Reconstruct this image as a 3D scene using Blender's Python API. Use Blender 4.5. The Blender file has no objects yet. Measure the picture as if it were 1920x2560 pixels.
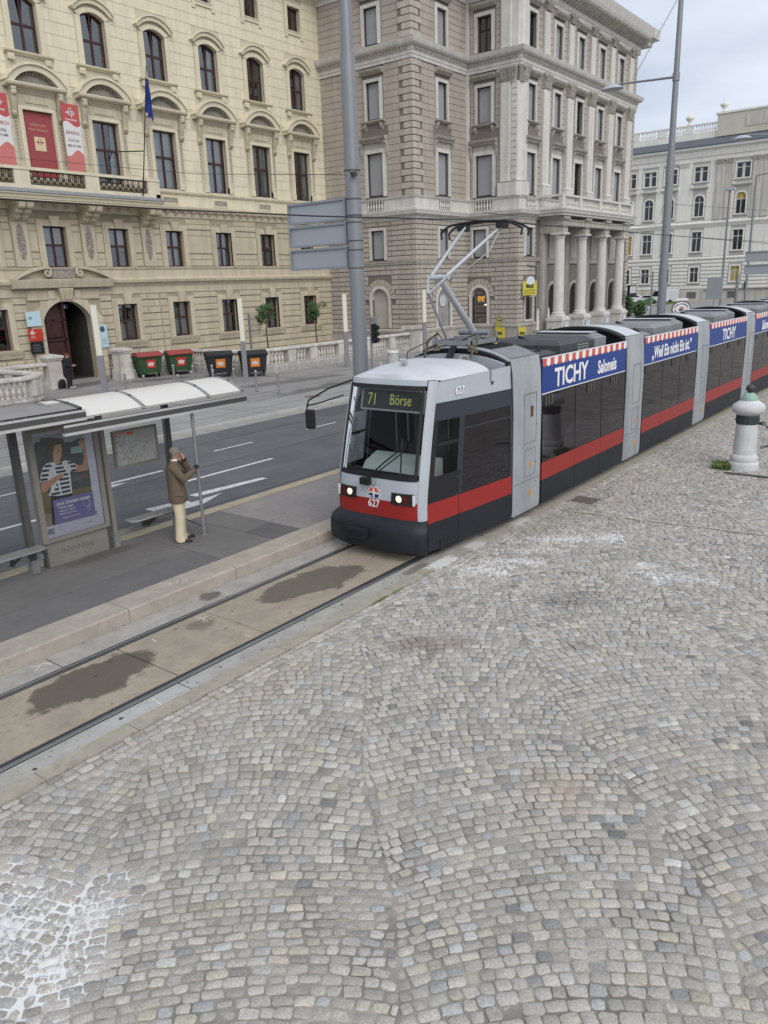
import bpy, math, random
import numpy as np
from mathutils import Vector, Matrix
D = bpy.data
SC = bpy.context.scene
COL = SC.collection
random.seed(11)
R = math.radians
PI = math.pi

# ---------------------------------------------------------------- camera
cam = D.cameras.new('camera')
camo = D.objects.new('camera', cam)
COL.objects.link(camo)
SC.camera = camo
yaw, pitch, roll = 0.664776, 0.286091, -0.036010
fw = Vector((math.cos(yaw) * math.cos(pitch), math.sin(yaw) * math.cos(pitch), -math.sin(pitch)))
rt0 = Vector((math.sin(yaw), -math.cos(yaw), 0))
up0 = rt0.cross(fw)
rt = rt0 * math.cos(roll) + up0 * math.sin(roll)
up = -rt0 * math.sin(roll) + up0 * math.cos(roll)
m = Matrix((rt, up, -fw)).transposed().to_4x4()
m.translation = Vector((0, 0, 4.5448))
camo.matrix_world = m
cam.sensor_fit = 'HORIZONTAL'
cam.sensor_width = 36
cam.lens = 36 * 1926.865 / 1920
cam.clip_start = 0.1
cam.clip_end = 2000

# ---------------------------------------------------------------- world, sun, exposure
SUN_EL, SUN_AZ = 40, 240          # direction towards the sun, azimuth from +X counter-clockwise
W = D.worlds.new('World')
SC.world = W
W.use_nodes = True
nt = W.node_tree
nt.nodes.clear()
def nd(t, typ, **k):
    n = t.nodes.new(typ)
    for a, b in k.items():
        setattr(n, a, b)
    return n
out = nd(nt, 'ShaderNodeOutputWorld')
bg = nd(nt, 'ShaderNodeBackground')
bg.inputs['Strength'].default_value = 0.10
sky = nd(nt, 'ShaderNodeTexSky', sky_type='NISHITA', sun_disc=False)
sky.sun_elevation = R(SUN_EL)
sky.sun_rotation = R(90 - SUN_AZ)
sky.air_density = 1.0
sky.dust_density = 2.0
tc = nd(nt, 'ShaderNodeTexCoord')
sx = nd(nt, 'ShaderNodeSeparateXYZ')
nt.links.new(tc.outputs['Generated'], sx.inputs[0])
mz = nd(nt, 'ShaderNodeMath', operation='MAXIMUM'); mz.inputs[1].default_value = 0.0
nt.links.new(sx.outputs['Z'], mz.inputs[0])
az = nd(nt, 'ShaderNodeMath', operation='ADD'); az.inputs[1].default_value = 0.16
nt.links.new(mz.outputs[0], az.inputs[0])
dv = nd(nt, 'ShaderNodeVectorMath', operation='DIVIDE')
cb = nd(nt, 'ShaderNodeCombineXYZ')
for i in range(3):
    nt.links.new(az.outputs[0], cb.inputs[i])
nt.links.new(tc.outputs['Generated'], dv.inputs[0])
nt.links.new(cb.outputs[0], dv.inputs[1])
n1 = nd(nt, 'ShaderNodeTexNoise'); n1.inputs['Scale'].default_value = 0.75; n1.inputs['Detail'].default_value = 6; n1.inputs['Roughness'].default_value = 0.52
n2 = nd(nt, 'ShaderNodeTexNoise'); n2.inputs['Scale'].default_value = 1.15; n2.inputs['Detail'].default_value = 4; n2.inputs['Roughness'].default_value = 0.5
for n in (n1, n2):
    nt.links.new(dv.outputs[0], n.inputs['Vector'])
cov = nd(nt, 'ShaderNodeValToRGB')
cov.color_ramp.elements[0].position = 0.36; cov.color_ramp.elements[0].color = (0.80, 0.80, 0.80, 1)
cov.color_ramp.elements[1].position = 0.56; cov.color_ramp.elements[1].color = (1, 1, 1, 1)
nt.links.new(n1.outputs['Fac'], cov.inputs[0])
shade = nd(nt, 'ShaderNodeValToRGB')
shade.color_ramp.elements[0].position = 0.36; shade.color_ramp.elements[0].color = (4.1, 4.65, 5.7, 1)
shade.color_ramp.elements[1].position = 0.62; shade.color_ramp.elements[1].color = (6.1, 6.6, 7.4, 1)
nt.links.new(n2.outputs['Fac'], shade.inputs[0])
mixs = nd(nt, 'ShaderNodeMix', data_type='RGBA')
nt.links.new(cov.outputs[0], mixs.inputs['Factor'])
nt.links.new(sky.outputs[0], mixs.inputs['A'])
nt.links.new(shade.outputs[0], mixs.inputs['B'])
nt.links.new(mixs.outputs['Result'], bg.inputs['Color'])
nt.links.new(bg.outputs[0], out.inputs[0])
sun = D.lights.new('sun', 'SUN')
sun.energy = 1.5
sun.angle = R(50)
sun.color = (1.0, 0.965, 0.91)
suno = D.objects.new('sun', sun)
COL.objects.link(suno)
sd = Vector((math.cos(R(SUN_AZ)) * math.cos(R(SUN_EL)), math.sin(R(SUN_AZ)) * math.cos(R(SUN_EL)), math.sin(R(SUN_EL))))
suno.rotation_euler = sd.to_track_quat('Z', 'Y').to_euler()
suno.location = sd * 60
vs = SC.view_settings
vs.view_transform = 'Standard'
vs.look = 'None'
vs.exposure = 0.42
vs.gamma = 1.0
vs.use_curve_mapping = False
SC.cycles.use_denoising = True
SC.cycles.max_bounces = 5
SC.cycles.diffuse_bounces = 3
SC.cycles.glossy_bounces = 3
SC.cycles.transparent_max_bounces = 8

# ---------------------------------------------------------------- materials
MATS = {}
def mat(name, col, rough=0.7, var=0.10, scale=3.0, bump=0.0, bscale=40.0, metal=0.0, spec=0.4, tint=None, streak=0.0, emit=None, grime=0.0):
    """Principled material with world-space noise: var = brightness spread, tint = second colour in large patches,
    streak = vertical dirt streaks, grime = fine dark specks."""
    if name in MATS:
        return MATS[name]
    mt = D.materials.new(name)
    mt.use_nodes = True
    t = mt.node_tree
    b = t.nodes['Principled BSDF']
    L = t.links.new
    b.inputs['Roughness'].default_value = rough
    b.inputs['Metallic'].default_value = metal
    b.inputs['Specular IOR Level'].default_value = spec
    g = nd(t, 'ShaderNodeNewGeometry')
    c4 = (*col, 1)
    if var or tint or streak or grime:
        n = nd(t, 'ShaderNodeTexNoise'); n.inputs['Scale'].default_value = scale; n.inputs['Detail'].default_value = 5; n.inputs['Roughness'].default_value = 0.6
        L(g.outputs['Position'], n.inputs['Vector'])
        rp = nd(t, 'ShaderNodeValToRGB')
        rp.color_ramp.elements[0].position = 0.3; rp.color_ramp.elements[1].position = 0.7
        a = tint if tint else tuple(x * (1 - var) for x in col)
        bb = tuple(x * (1 + var) for x in col)
        rp.color_ramp.elements[0].color = (*a, 1); rp.color_ramp.elements[1].color = (*bb, 1)
        L(n.outputs['Fac'], rp.inputs[0])
        cur = rp.outputs[0]
        if streak:
            mp = nd(t, 'ShaderNodeMapping'); mp.inputs['Scale'].default_value = (1.6, 1.6, 0.13)
            L(g.outputs['Position'], mp.inputs[0])
            n3 = nd(t, 'ShaderNodeTexNoise'); n3.inputs['Scale'].default_value = 1.6; n3.inputs['Detail'].default_value = 6
            L(mp.outputs[0], n3.inputs['Vector'])
            r3 = nd(t, 'ShaderNodeValToRGB'); r3.color_ramp.elements[0].position = 0.42; r3.color_ramp.elements[0].color = (1 - streak,) * 3 + (1,); r3.color_ramp.elements[1].position = 0.6
            L(n3.outputs['Fac'], r3.inputs[0])
            mx = nd(t, 'ShaderNodeMix', data_type='RGBA', blend_type='MULTIPLY'); mx.inputs['Factor'].default_value = 1
            L(cur, mx.inputs['A']); L(r3.outputs[0], mx.inputs['B'])
            cur = mx.outputs['Result']
        if grime:
            n4 = nd(t, 'ShaderNodeTexNoise'); n4.inputs['Scale'].default_value = 9; n4.inputs['Detail'].default_value = 8; n4.inputs['Roughness'].default_value = 0.75
            L(g.outputs['Position'], n4.inputs['Vector'])
            r4 = nd(t, 'ShaderNodeValToRGB'); r4.color_ramp.elements[0].position = 0.30; r4.color_ramp.elements[0].color = (1 - grime,) * 3 + (1,); r4.color_ramp.elements[1].position = 0.5
            L(n4.outputs['Fac'], r4.inputs[0])
            mx = nd(t, 'ShaderNodeMix', data_type='RGBA', blend_type='MULTIPLY'); mx.inputs['Factor'].default_value = 1
            L(cur, mx.inputs['A']); L(r4.outputs[0], mx.inputs['B'])
            cur = mx.outputs['Result']
        L(cur, b.inputs['Base Color'])
    else:
        b.inputs['Base Color'].default_value = c4
    if bump:
        nb = nd(t, 'ShaderNodeTexNoise'); nb.inputs['Scale'].default_value = bscale; nb.inputs['Detail'].default_value = 4
        L(g.outputs['Position'], nb.inputs['Vector'])
        bp = nd(t, 'ShaderNodeBump'); bp.inputs['Strength'].default_value = bump; bp.inputs['Distance'].default_value = 0.02
        L(nb.outputs['Fac'], bp.inputs['Height'])
        L(bp.outputs[0], b.inputs['Normal'])
    if emit:
        b.inputs['Emission Color'].default_value = (*emit[0], 1)
        b.inputs['Emission Strength'].default_value = emit[1]
    MATS[name] = mt
    return mt

def glassmat(name, tint=(0.8, 0.85, 0.88), refl=1.45, gloss=0.02, wob=0.0, base=0.0):
    mt = D.materials.new(name)
    mt.use_nodes = True
    t = mt.node_tree
    t.nodes.clear()
    L = t.links.new
    o = nd(t, 'ShaderNodeOutputMaterial')
    tr = nd(t, 'ShaderNodeBsdfTransparent'); tr.inputs[0].default_value = (*tint, 1)
    gl = nd(t, 'ShaderNodeBsdfGlossy'); gl.inputs['Roughness'].default_value = gloss
    fr = nd(t, 'ShaderNodeFresnel'); fr.inputs[0].default_value = refl
    mx = nd(t, 'ShaderNodeMixShader')
    fac = fr.outputs[0]
    if base:
        ad = nd(t, 'ShaderNodeMath', operation='ADD', use_clamp=True); ad.inputs[1].default_value = base
        L(fac, ad.inputs[0]); fac = ad.outputs[0]
    L(fac, mx.inputs[0]); L(tr.outputs[0], mx.inputs[1]); L(gl.outputs[0], mx.inputs[2]); L(mx.outputs[0], o.inputs[0])
    if wob:
        g = nd(t, 'ShaderNodeNewGeometry')
        n = nd(t, 'ShaderNodeTexNoise'); n.inputs['Scale'].default_value = 0.8; n.inputs['Detail'].default_value = 2
        L(g.outputs['Position'], n.inputs['Vector'])
        bp = nd(t, 'ShaderNodeBump'); bp.inputs['Strength'].default_value = wob; bp.inputs['Distance'].default_value = 0.1
        L(n.outputs['Fac'], bp.inputs['Height']); L(bp.outputs[0], gl.inputs['Normal']); L(bp.outputs[0], fr.inputs['Normal'])
    MATS[name] = mt
    return mt

def colmat(name, rough=0.8, bump=0.25, bscale=60, stains=()):
    """stone coloured by the mesh attribute 'tone'"""
    mt = D.materials.new(name)
    mt.use_nodes = True
    t = mt.node_tree
    L = t.links.new
    b = t.nodes['Principled BSDF']
    b.inputs['Roughness'].default_value = rough
    b.inputs['Specular IOR Level'].default_value = 0.35
    at = nd(t, 'ShaderNodeAttribute', attribute_name='tone')
    g = nd(t, 'ShaderNodeNewGeometry')
    n = nd(t, 'ShaderNodeTexNoise'); n.inputs['Scale'].default_value = 55; n.inputs['Detail'].default_value = 6; n.inputs['Roughness'].default_value = 0.7
    L(g.outputs['Position'], n.inputs['Vector'])
    rp = nd(t, 'ShaderNodeValToRGB'); rp.color_ramp.elements[0].position = 0.32; rp.color_ramp.elements[0].color = (0.70, 0.69, 0.68, 1); rp.color_ramp.elements[1].position = 0.68; rp.color_ramp.elements[1].color = (1.22, 1.22, 1.2, 1)
    L(n.outputs['Fac'], rp.inputs[0])
    mx = nd(t, 'ShaderNodeMix', data_type='RGBA', blend_type='MULTIPLY'); mx.inputs['Factor'].default_value = 1
    L(at.outputs['Color'], mx.inputs['A']); L(rp.outputs[0], mx.inputs['B'])
    cur = mx.outputs['Result']
    cur = stain_nodes(t, g, cur, stains)
    L(cur, b.inputs['Base Color'])
    bp = nd(t, 'ShaderNodeBump'); bp.inputs['Strength'].default_value = bump; bp.inputs['Distance'].default_value = 0.01
    nb = nd(t, 'ShaderNodeTexNoise'); nb.inputs['Scale'].default_value = bscale; nb.inputs['Detail'].default_value = 3
    L(g.outputs['Position'], nb.inputs['Vector'])
    L(nb.outputs['Fac'], bp.inputs['Height']); L(bp.outputs[0], b.inputs['Normal'])
    MATS[name] = mt
    return mt

def stain_nodes(t, g, cur, stains):
    """stains: (cx, cy, rx, ry, angle, colour, opacity, hardness, noise scale) ellipses with ragged edges in world space"""
    L = t.links.new
    for (cx, cy, rx, ry, ang, col, op, hard, ns) in stains:
        mp = nd(t, 'ShaderNodeMapping', vector_type='TEXTURE')
        mp.inputs['Location'].default_value = (cx, cy, 0)
        mp.inputs['Rotation'].default_value = (0, 0, R(ang))
        mp.inputs['Scale'].default_value = (rx, ry, 1000)
        L(g.outputs['Position'], mp.inputs[0])
        ln = nd(t, 'ShaderNodeVectorMath', operation='LENGTH')
        L(mp.outputs[0], ln.inputs[0])
        n = nd(t, 'ShaderNodeTexNoise'); n.inputs['Scale'].default_value = ns; n.inputs['Detail'].default_value = 5; n.inputs['Roughness'].default_value = 0.65
        L(g.outputs['Position'], n.inputs['Vector'])
        ma = nd(t, 'ShaderNodeMath', operation='MULTIPLY_ADD'); ma.inputs[1].default_value = 1.6 if ns < 10 else 5.5; ma.inputs[2].default_value = -0.8 if ns < 10 else -2.15
        L(n.outputs['Fac'], ma.inputs[0])
        ad = nd(t, 'ShaderNodeMath', operation='ADD')
        L(ln.outputs['Value'], ad.inputs[0]); L(ma.outputs[0], ad.inputs[1])
        mr = nd(t, 'ShaderNodeMapRange'); mr.inputs['From Min'].default_value = 1.0; mr.inputs['From Max'].default_value = 1.0 - hard; mr.inputs['To Min'].default_value = 0; mr.inputs['To Max'].default_value = op
        L(ad.outputs[0], mr.inputs['Value'])
        mx = nd(t, 'ShaderNodeMix', data_type='RGBA')
        mx.inputs['B'].default_value = (*col, 1)
        L(mr.outputs[0], mx.inputs['Factor']); L(cur, mx.inputs['A'])
        cur = mx.outputs['Result']
    return cur

def add_stains(mt, stains):
    t = mt.node_tree
    b = t.nodes['Principled BSDF']
    g = nd(t, 'ShaderNodeNewGeometry')
    lk = b.inputs['Base Color'].links[0]
    src = lk.from_socket
    t.links.remove(lk)
    t.links.new(stain_nodes(t, g, src, stains), b.inputs['Base Color'])
    return mt

# ---------------------------------------------------------------- mesh helpers
class MB:
    def __init__(s):
        s.v = []; s.f = []
    def add(s, vs, fs, M=None):
        o = len(s.v)
        if M is not None:
            vs = [M @ Vector(q) for q in vs]
        s.v += [tuple(q) for q in vs]
        s.f += [tuple(i + o for i in q) for q in fs]
        return s
    def box(s, x0, x1, y0, y1, z0, z1, M=None):
        return s.add([(x0, y0, z0), (x1, y0, z0), (x1, y1, z0), (x0, y1, z0), (x0, y0, z1), (x1, y0, z1), (x1, y1, z1), (x0, y1, z1)],
                     [(0, 3, 2, 1), (4, 5, 6, 7), (0, 1, 5, 4), (1, 2, 6, 5), (2, 3, 7, 6), (3, 0, 4, 7)], M)
    def block(s, x0, x1, z0, z1, y0, y1, c):
        """facade stone: back plane y1, face y0 (<y1, towards the viewer), chamfer c"""
        return s.add([(x0, y1, z0), (x1, y1, z0), (x1, y1, z1), (x0, y1, z1),
                      (x0, y0 + c, z0), (x1, y0 + c, z0), (x1, y0 + c, z1), (x0, y0 + c, z1),
                      (x0 + c, y0, z0 + c), (x1 - c, y0, z0 + c), (x1 - c, y0, z1 - c), (x0 + c, y0, z1 - c)],
                     [(8, 9, 10, 11), (4, 5, 9, 8), (5, 6, 10, 9), (6, 7, 11, 10), (7, 4, 8, 11), (0, 1, 5, 4), (1, 2, 6, 5), (2, 3, 7, 6), (3, 0, 4, 7)])
    def prism(s, pts, a0, a1, ax='y', M=None):
        """polygon pts extruded along an axis from a0 to a1; pts are (x,z) for y, (y,z) for x, (x,y) for z"""
        n = len(pts)
        def P(p, a):
            return (p[0], a, p[1]) if ax == 'y' else ((a, p[0], p[1]) if ax == 'x' else (p[0], p[1], a))
        vs = [P(p, a0) for p in pts] + [P(p, a1) for p in pts]
        fs = [tuple(range(n)), tuple(range(2 * n - 1, n - 1, -1))] + [((i + 1) % n, i, n + i, n + (i + 1) % n) for i in range(n)]
        return s.add(vs, fs, M)
    def tube(s, p0, p1, r0, r1=None, n=8, cap=True, M=None):
        p0 = Vector(p0); p1 = Vector(p1)
        r1 = r0 if r1 is None else r1
        d = (p1 - p0).normalized()
        a = d.orthogonal().normalized(); b = d.cross(a)
        vs = []
        for p, r in ((p0, r0), (p1, r1)):
            for i in range(n):
                t = 2 * PI * i / n
                vs.append(p + a * (r * math.cos(t)) + b * (r * math.sin(t)))
        fs = [(i, (i + 1) % n, n + (i + 1) % n, n + i) for i in range(n)]
        if cap:
            fs += [tuple(range(n - 1, -1, -1)), tuple(range(n, 2 * n))]
        return s.add(vs, fs, M)
    def path(s, pts, r, n=6, M=None, closed=False):
        pts = [Vector(p) for p in pts]
        rs = r if isinstance(r, (list, tuple)) else [r] * len(pts)
        vs = []
        a = None
        for i, p in enumerate(pts):
            d = (pts[min(i + 1, len(pts) - 1)] - pts[max(i - 1, 0)]).normalized()
            if a is None:
                a = d.orthogonal().normalized()
            else:
                a = (a - d * a.dot(d)).normalized()
            b = d.cross(a)
            for k in range(n):
                t = 2 * PI * k / n
                vs.append(p + a * (rs[i] * math.cos(t)) + b * (rs[i] * math.sin(t)))
        fs = []
        for i in range(len(pts) - 1):
            for k in range(n):
                fs.append((i * n + k, i * n + (k + 1) % n, (i + 1) * n + (k + 1) % n, (i + 1) * n + k))
        fs += [tuple(range(n - 1, -1, -1)), tuple(range((len(pts) - 1) * n, len(pts) * n))]
        return s.add(vs, fs, M)
    def lathe(s, prof, cx=0, cy=0, n=16, z0=0, M=None):
        vs = []
        for r, z in prof:
            for i in range(n):
                t = 2 * PI * i / n
                vs.append((cx + r * math.cos(t), cy + r * math.sin(t), z0 + z))
        fs = []
        for j in range(len(prof) - 1):
            for i in range(n):
                fs.append((j * n + i, j * n + (i + 1) % n, (j + 1) * n + (i + 1) % n, (j + 1) * n + i))
        fs += [tuple(range(n - 1, -1, -1)), tuple(range((len(prof) - 1) * n, len(prof) * n))]
        return s.add(vs, fs, M)
    def grid(s, rows, closed=False):
        """rows: list of equal-length point lists, skinned"""
        n = len(rows[0])
        vs = [p for r in rows for p in r]
        fs = []
        for j in range(len(rows) - 1):
            for i in range(n - 1 + (1 if closed else 0)):
                k = (i + 1) % n
                fs.append((j * n + i, j * n + k, (j + 1) * n + k, (j + 1) * n + i))
        return s.add(vs, fs)
    def mesh(s, name, mt, smooth=None, M=None):
        me = D.meshes.new(name)
        me.from_pydata(s.v, [], s.f)
        if M is not None:
            me.transform(M)
        if mt is not None:
            me.materials.append(mt)
        if smooth is not None:
            me.polygons.foreach_set('use_smooth', [True] * len(me.polygons))
            me.set_sharp_from_angle(angle=R(smooth))
        me.update()
        return me
    def build(s, name, mt, parent=None, smooth=None, label=None, M=None):
        o = D.objects.new(name, s.mesh(name, mt, smooth, M))
        COL.objects.link(o)
        par(o, parent)
        if label:
            o['label'] = label
        return o

def par(o, parent):
    if parent is not None:
        o.parent = parent
        if parent.type == 'EMPTY':
            o.matrix_parent_inverse = Matrix.Translation(-parent.location)
    return o

def thing(name, loc, label, cat, group=None):
    o = D.objects.new(name, None)
    o.empty_display_size = 0.2
    o.location = loc
    COL.objects.link(o)
    return tag(o, label, cat, group)

def tag(o, label, cat, group=None):
    o['label'] = label
    o['category'] = cat
    if group:
        o['group'] = group
    return o

def struct(o):
    o['kind'] = 'structure'
    return o

def stuff(o):
    o['kind'] = 'stuff'
    return o

def copy_tree(o, M=None, parent=None):
    c = o.copy()
    COL.objects.link(c)
    if parent is not None:
        c.parent = parent
    if M is not None:
        c.matrix_basis = M
    for ch in o.children:
        copy_tree(ch, None, c)
    return c

def text(s, size, mt, parent, M, name='lettering', bold=0.0, ext=0.002, align='CENTER', sx=1.0, sh=0.0):
    cu = D.curves.new('t', 'FONT')
    cu.body = s
    cu.size = size
    cu.extrude = ext
    cu.offset = bold * size
    cu.align_x = align
    cu.align_y = 'CENTER'
    cu.resolution_u = 3
    cu.shear = sh
    tmp = D.objects.new('t', cu)
    me = D.meshes.new_from_object(tmp)
    D.objects.remove(tmp)
    D.curves.remove(cu)
    me.materials.clear()
    me.materials.append(mt)
    me.transform(M @ Matrix.Diagonal((sx, 1, 1, 1)))
    me.name = name
    o = D.objects.new(name, me)
    COL.objects.link(o)
    return par(o, parent)

RX = Matrix.Rotation(PI / 2, 4, 'X')                       # text standing up, facing -Y
RXB = Matrix.Rotation(-PI / 2, 4, 'Z') @ RX                # text standing up, facing -X
T = Matrix.Translation
def FA(c): return T((0, c, 0))                             # facade frame facing -Y at Y=c: local x=X, -y outwards
def FB(c): return Matrix.Translation((c, 0, 0)) @ Matrix.Rotation(-PI / 2, 4, 'Z')   # facing -X at X=c: local x=-Y
# ================================================================ GROUND
WET = (0.085, 0.07, 0.055)
asphalt_far = mat('asphalt_far', (0.27, 0.258, 0.25), 0.9, 0.16, 0.7, 0.3, 90, grime=0.12)
add_stains(asphalt_far, [(22.5, 37.2, 2.6, 0.9, 25, (0.1, 0.095, 0.09), 0.8, 0.35, 1.2), (25.8, 35.2, 2.2, 0.8, -20, (0.1, 0.095, 0.09), 0.8, 0.3, 1.3),
                         (28, 27.5, 4.5, 0.7, -8, (0.12, 0.115, 0.11), 0.75, 0.35, 0.9), (27, 24.3, 4.2, 0.8, 5, (0.115, 0.11, 0.105), 0.8, 0.4, 0.9),
                         (22, 22.6, 3.5, 0.5, 0, (0.13, 0.125, 0.12), 0.7, 0.4, 1.0), (30.5, 33, 1.6, 0.6, 60, (0.11, 0.105, 0.1), 0.8, 0.3, 1.3)])
def sheet(name, x0, x1, y0, y1, z, mt, parent=None, n=1):
    b = MB()
    b.add([(x0, y0, z), (x1, y0, z), (x1, y1, z), (x0, y1, z)], [(0, 1, 2, 3)])
    return b.build(name, mt, parent)
grd = struct(sheet('ground', -400, 900, -500, 900, -0.25, mat('ground_asphalt', (0.2, 0.195, 0.19), 0.9, 0.15, 0.4, 0.2, 30)))

# --- cobbled square
SALT = [(10.35, 6.1, 0.6, 0.26, -65, 0.9), (10.95, 5.85, 0.75, 0.16, -60, 0.75), (11.6, 5.9, 0.7, 0.13, -55, 0.6), (12.4, 5.7, 0.95, 0.22, -54, 0.8), (12.95, 5.0, 0.35, 0.22, -50, 0.9), (11.6, 3.35, 0.6, 0.16, -70, 0.7), (11.95, 3.9, 0.3, 0.12, -60, 0.5), (1.9, 5.25, 0.55, 0.3, 70, 0.8), (2.3, 4.85, 0.4, 0.18, 20, 0.6), (1.9, 4.6, 0.3, 0.2, 70, 0.7)]
SALT = [(a, b2, c * 1.15, d * 1.5, e, o) for a, b2, c, d, e, o in SALT]
WHITE = (0.70, 0.70, 0.69)
DIRT = [(7.6, 5.3, 0.75, 0.3, -50, (0.16, 0.10, 0.075), 0.45, 0.6, 5.0), (9.9, 4.35, 0.7, 0.45, -50, (0.13, 0.13, 0.13), 0.45, 0.7, 4.0),
        (5.75, 2.55, 0.5, 0.4, 20, (0.38, 0.26, 0.14), 0.25, 0.8, 4.0), (5.5, 6.35, 2.8, 0.5, 0, (0.36, 0.31, 0.245), 0.35, 0.8, 2.0), (14, 6.3, 4, 0.5, 0, (0.25, 0.22, 0.18), 0.4, 0.8, 2.0),
        (3.6, 5.6, 1.2, 0.8, 30, (0.33, 0.30, 0.25), 0.35, 0.9, 1.5), (8.0, 2.4, 1.6, 1.0, -30, (0.36, 0.35, 0.33), 0.3, 0.9, 1.2)]
STAIN = DIRT + [(a, b2, c, d, e, WHITE, o * 0.95, 0.22, 19.0) for a, b2, c, d, e, o in SALT]
cob_mat = colmat('cobble_granite', 0.78, 0.35, 70, STAIN)
joint_mat = mat('cobble_joint', (0.37, 0.34, 0.295), 0.95, 0.25, 2.0, 0.6, 120, tint=(0.15, 0.14, 0.12))
add_stains(joint_mat, DIRT + [(a, b2, c * 1.5, d * 1.5, e, (0.80, 0.80, 0.79), min(1, o * 1.4), 0.35, 5.0) for a, b2, c, d, e, o in SALT] + [(8.5, 1.0, 3.5, 2.2, 20, (0.46, 0.41, 0.37), 0.6, 0.6, 1.4)])
sq = struct(sheet('cobbled_square', -40, 260, -200, 6.72, -0.0125, joint_mat))
def tone():
    r = random.random()
    g = min(0.50, max(0.25, random.gauss(0.385, 0.05)))
    if r < 0.66: c = (g * 1.02, g * 0.965, g * 0.89)
    elif r < 0.86: c = (g * 1.05, g * 0.965, g * 0.85)
    elif r < 0.93: c = (g * 0.93, g * 0.935, g * 0.92)
    elif r < 0.955: c = (g * 1.16, g * 1.07, g * 0.88)
    elif r < 0.975: c = (g * 0.66, g * 0.65, g * 0.64)
    else: c = (g * 1.2, g * 1.18, g * 1.1)
    return c
STONES = []
SW, DC, SAG = 2.3, 0.106, 0.20
PA = R(-50)                                  # the courses run across the line of sight, in shallow arcs
CA, SA = math.cos(PA), math.sin(PA)
def arc(u, v):
    t = u / SW
    return v + SAG * 4 * t * (1 - t)
def warp(x, y):
    return (x + 0.20 * math.sin(y * 0.7 + 0.3 * x) + 0.05 * math.sin(y * 1.9 + 1.0 + x * .5), y + 0.17 * math.sin(x * 0.62 + 1.3 + y * .2) + 0.05 * math.sin(x * 1.7 + y * 1.1))
def smap(i, u, v):
    a, b2 = i * SW + u, arc(u, v)
    return Vector(warp(a * CA - b2 * SA, a * SA + b2 * CA))
def inview(x, y):
    lim = 0.49 + (x - 4.35) * 0.2
    return -1.0 < x < 40 and -3.2 < y and y > lim - 1.6 and y > -1.45 * (x - 1.0) + 1.6
for i in range(-7, 15):
    for j in range(-20, 390):
        v = j * DC
        q0 = smap(i, SW / 2, v)
        if q0.y > 8.5 or q0.x > 42 or q0.x < -3 or q0.y < -4: continue
        u = random.uniform(-0.08, 0.0)
        while u < SW - 0.03:
            w = random.uniform(0.09, 0.15)
            u0, u1 = max(u, 0.0), min(u + w, SW)
            u += w
            if u1 - u0 < 0.05: continue
            uc = (u0 + u1) / 2
            p0 = smap(i, uc, v); x, y = p0
            if y > 6.44 or not inview(x, y): continue
            tu = (smap(i, uc + 0.01, v) - p0) / 0.01; tv = (smap(i, uc, v + 0.01) - p0) / 0.01
            th = math.atan2(tu.y, tu.x)
            hw = (u1 - u0) / 2 * tu.length
            hh = DC * abs(tu.x * tv.y - tu.y * tv.x) / tu.length / 2
            if uc < 0.07 or uc > SW - 0.07: hw *= 0.93
            STONES.append((math.hypot(x, y), x, y, th, hw, hh))
for k, y in enumerate((6.465, 6.575, 6.67)):     # rows laid along the kerb
    x = -1.0 + 0.05 * k
    while x < 40:
        w = random.uniform(0.10, 0.17)
        STONES.append((math.hypot(x + w / 2, y), x + w / 2, y, 0.0, w / 2, 0.053 if k < 2 else 0.042)); x += w
STONES.sort()
def stone(mb, x, y, th, hw, hh, near):
    g = random.uniform(0.0025, 0.0075)
    z = random.gauss(0, 0.0045)
    tx, ty = random.gauss(0, 0.035), random.gauss(0, 0.035)
    th += random.gauss(0, 0.07)
    c, s = math.cos(th), math.sin(th)
    k = random.uniform(0.008, 0.016)
    A, B = hw - g, hh - g
    j = lambda: random.uniform(-0.007, 0.007)
    if near:
        cc = [random.uniform(0.006, 0.022) for _ in range(4)]
        ol = [(-A + cc[0], -B + j()), (A - cc[1], -B + j()), (A + j(), -B + cc[1]), (A + j(), B - cc[2]), (A - cc[2], B + j()), (-A + cc[3], B + j()), (-A + j(), B - cc[3]), (-A + j(), -B + cc[0])]
    else:
        ol = [(-A + j(), -B + j()), (A + j(), -B + j()), (A + j(), B + j()), (-A + j(), B + j())]
    n = len(ol)
    vs = []
    def put(p, q, zz):
        vs.append((x + p * c - q * s, min(y + p * s + q * c, 6.705), zz + p * tx + q * ty))
    for p, q in ol: put(p, q, -0.03)
    for p, q in ol: put(p, q, z - 0.009)
    for p, q in ol: put(p * (1 - k / A), q * (1 - k / B), z)
    fs = [tuple(range(2 * n, 3 * n))]
    for a in range(n):
        b2 = (a + 1) % n
        fs.append((n + a, n + b2, 2 * n + b2, 2 * n + a)); fs.append((a, b2, n + b2, n + a))
    mb.add(vs, fs)
    return len(fs)
def paint(me, cols, counts):
    at = me.color_attributes.new('tone', 'FLOAT_COLOR', 'CORNER')
    arr = np.zeros((len(me.loops), 4), dtype=np.float32)
    i = 0
    tot = np.empty(len(me.polygons), dtype=np.int32)
    me.polygons.foreach_get('loop_total', tot)
    fc = np.repeat(np.array([(*c, 1) for c in cols], dtype=np.float32), counts, axis=0)
    arr = np.repeat(fc, tot, axis=0)
    at.data.foreach_set('color', arr.ravel())
rest = MB(); rc = []; rn = []
sep = 0
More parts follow.
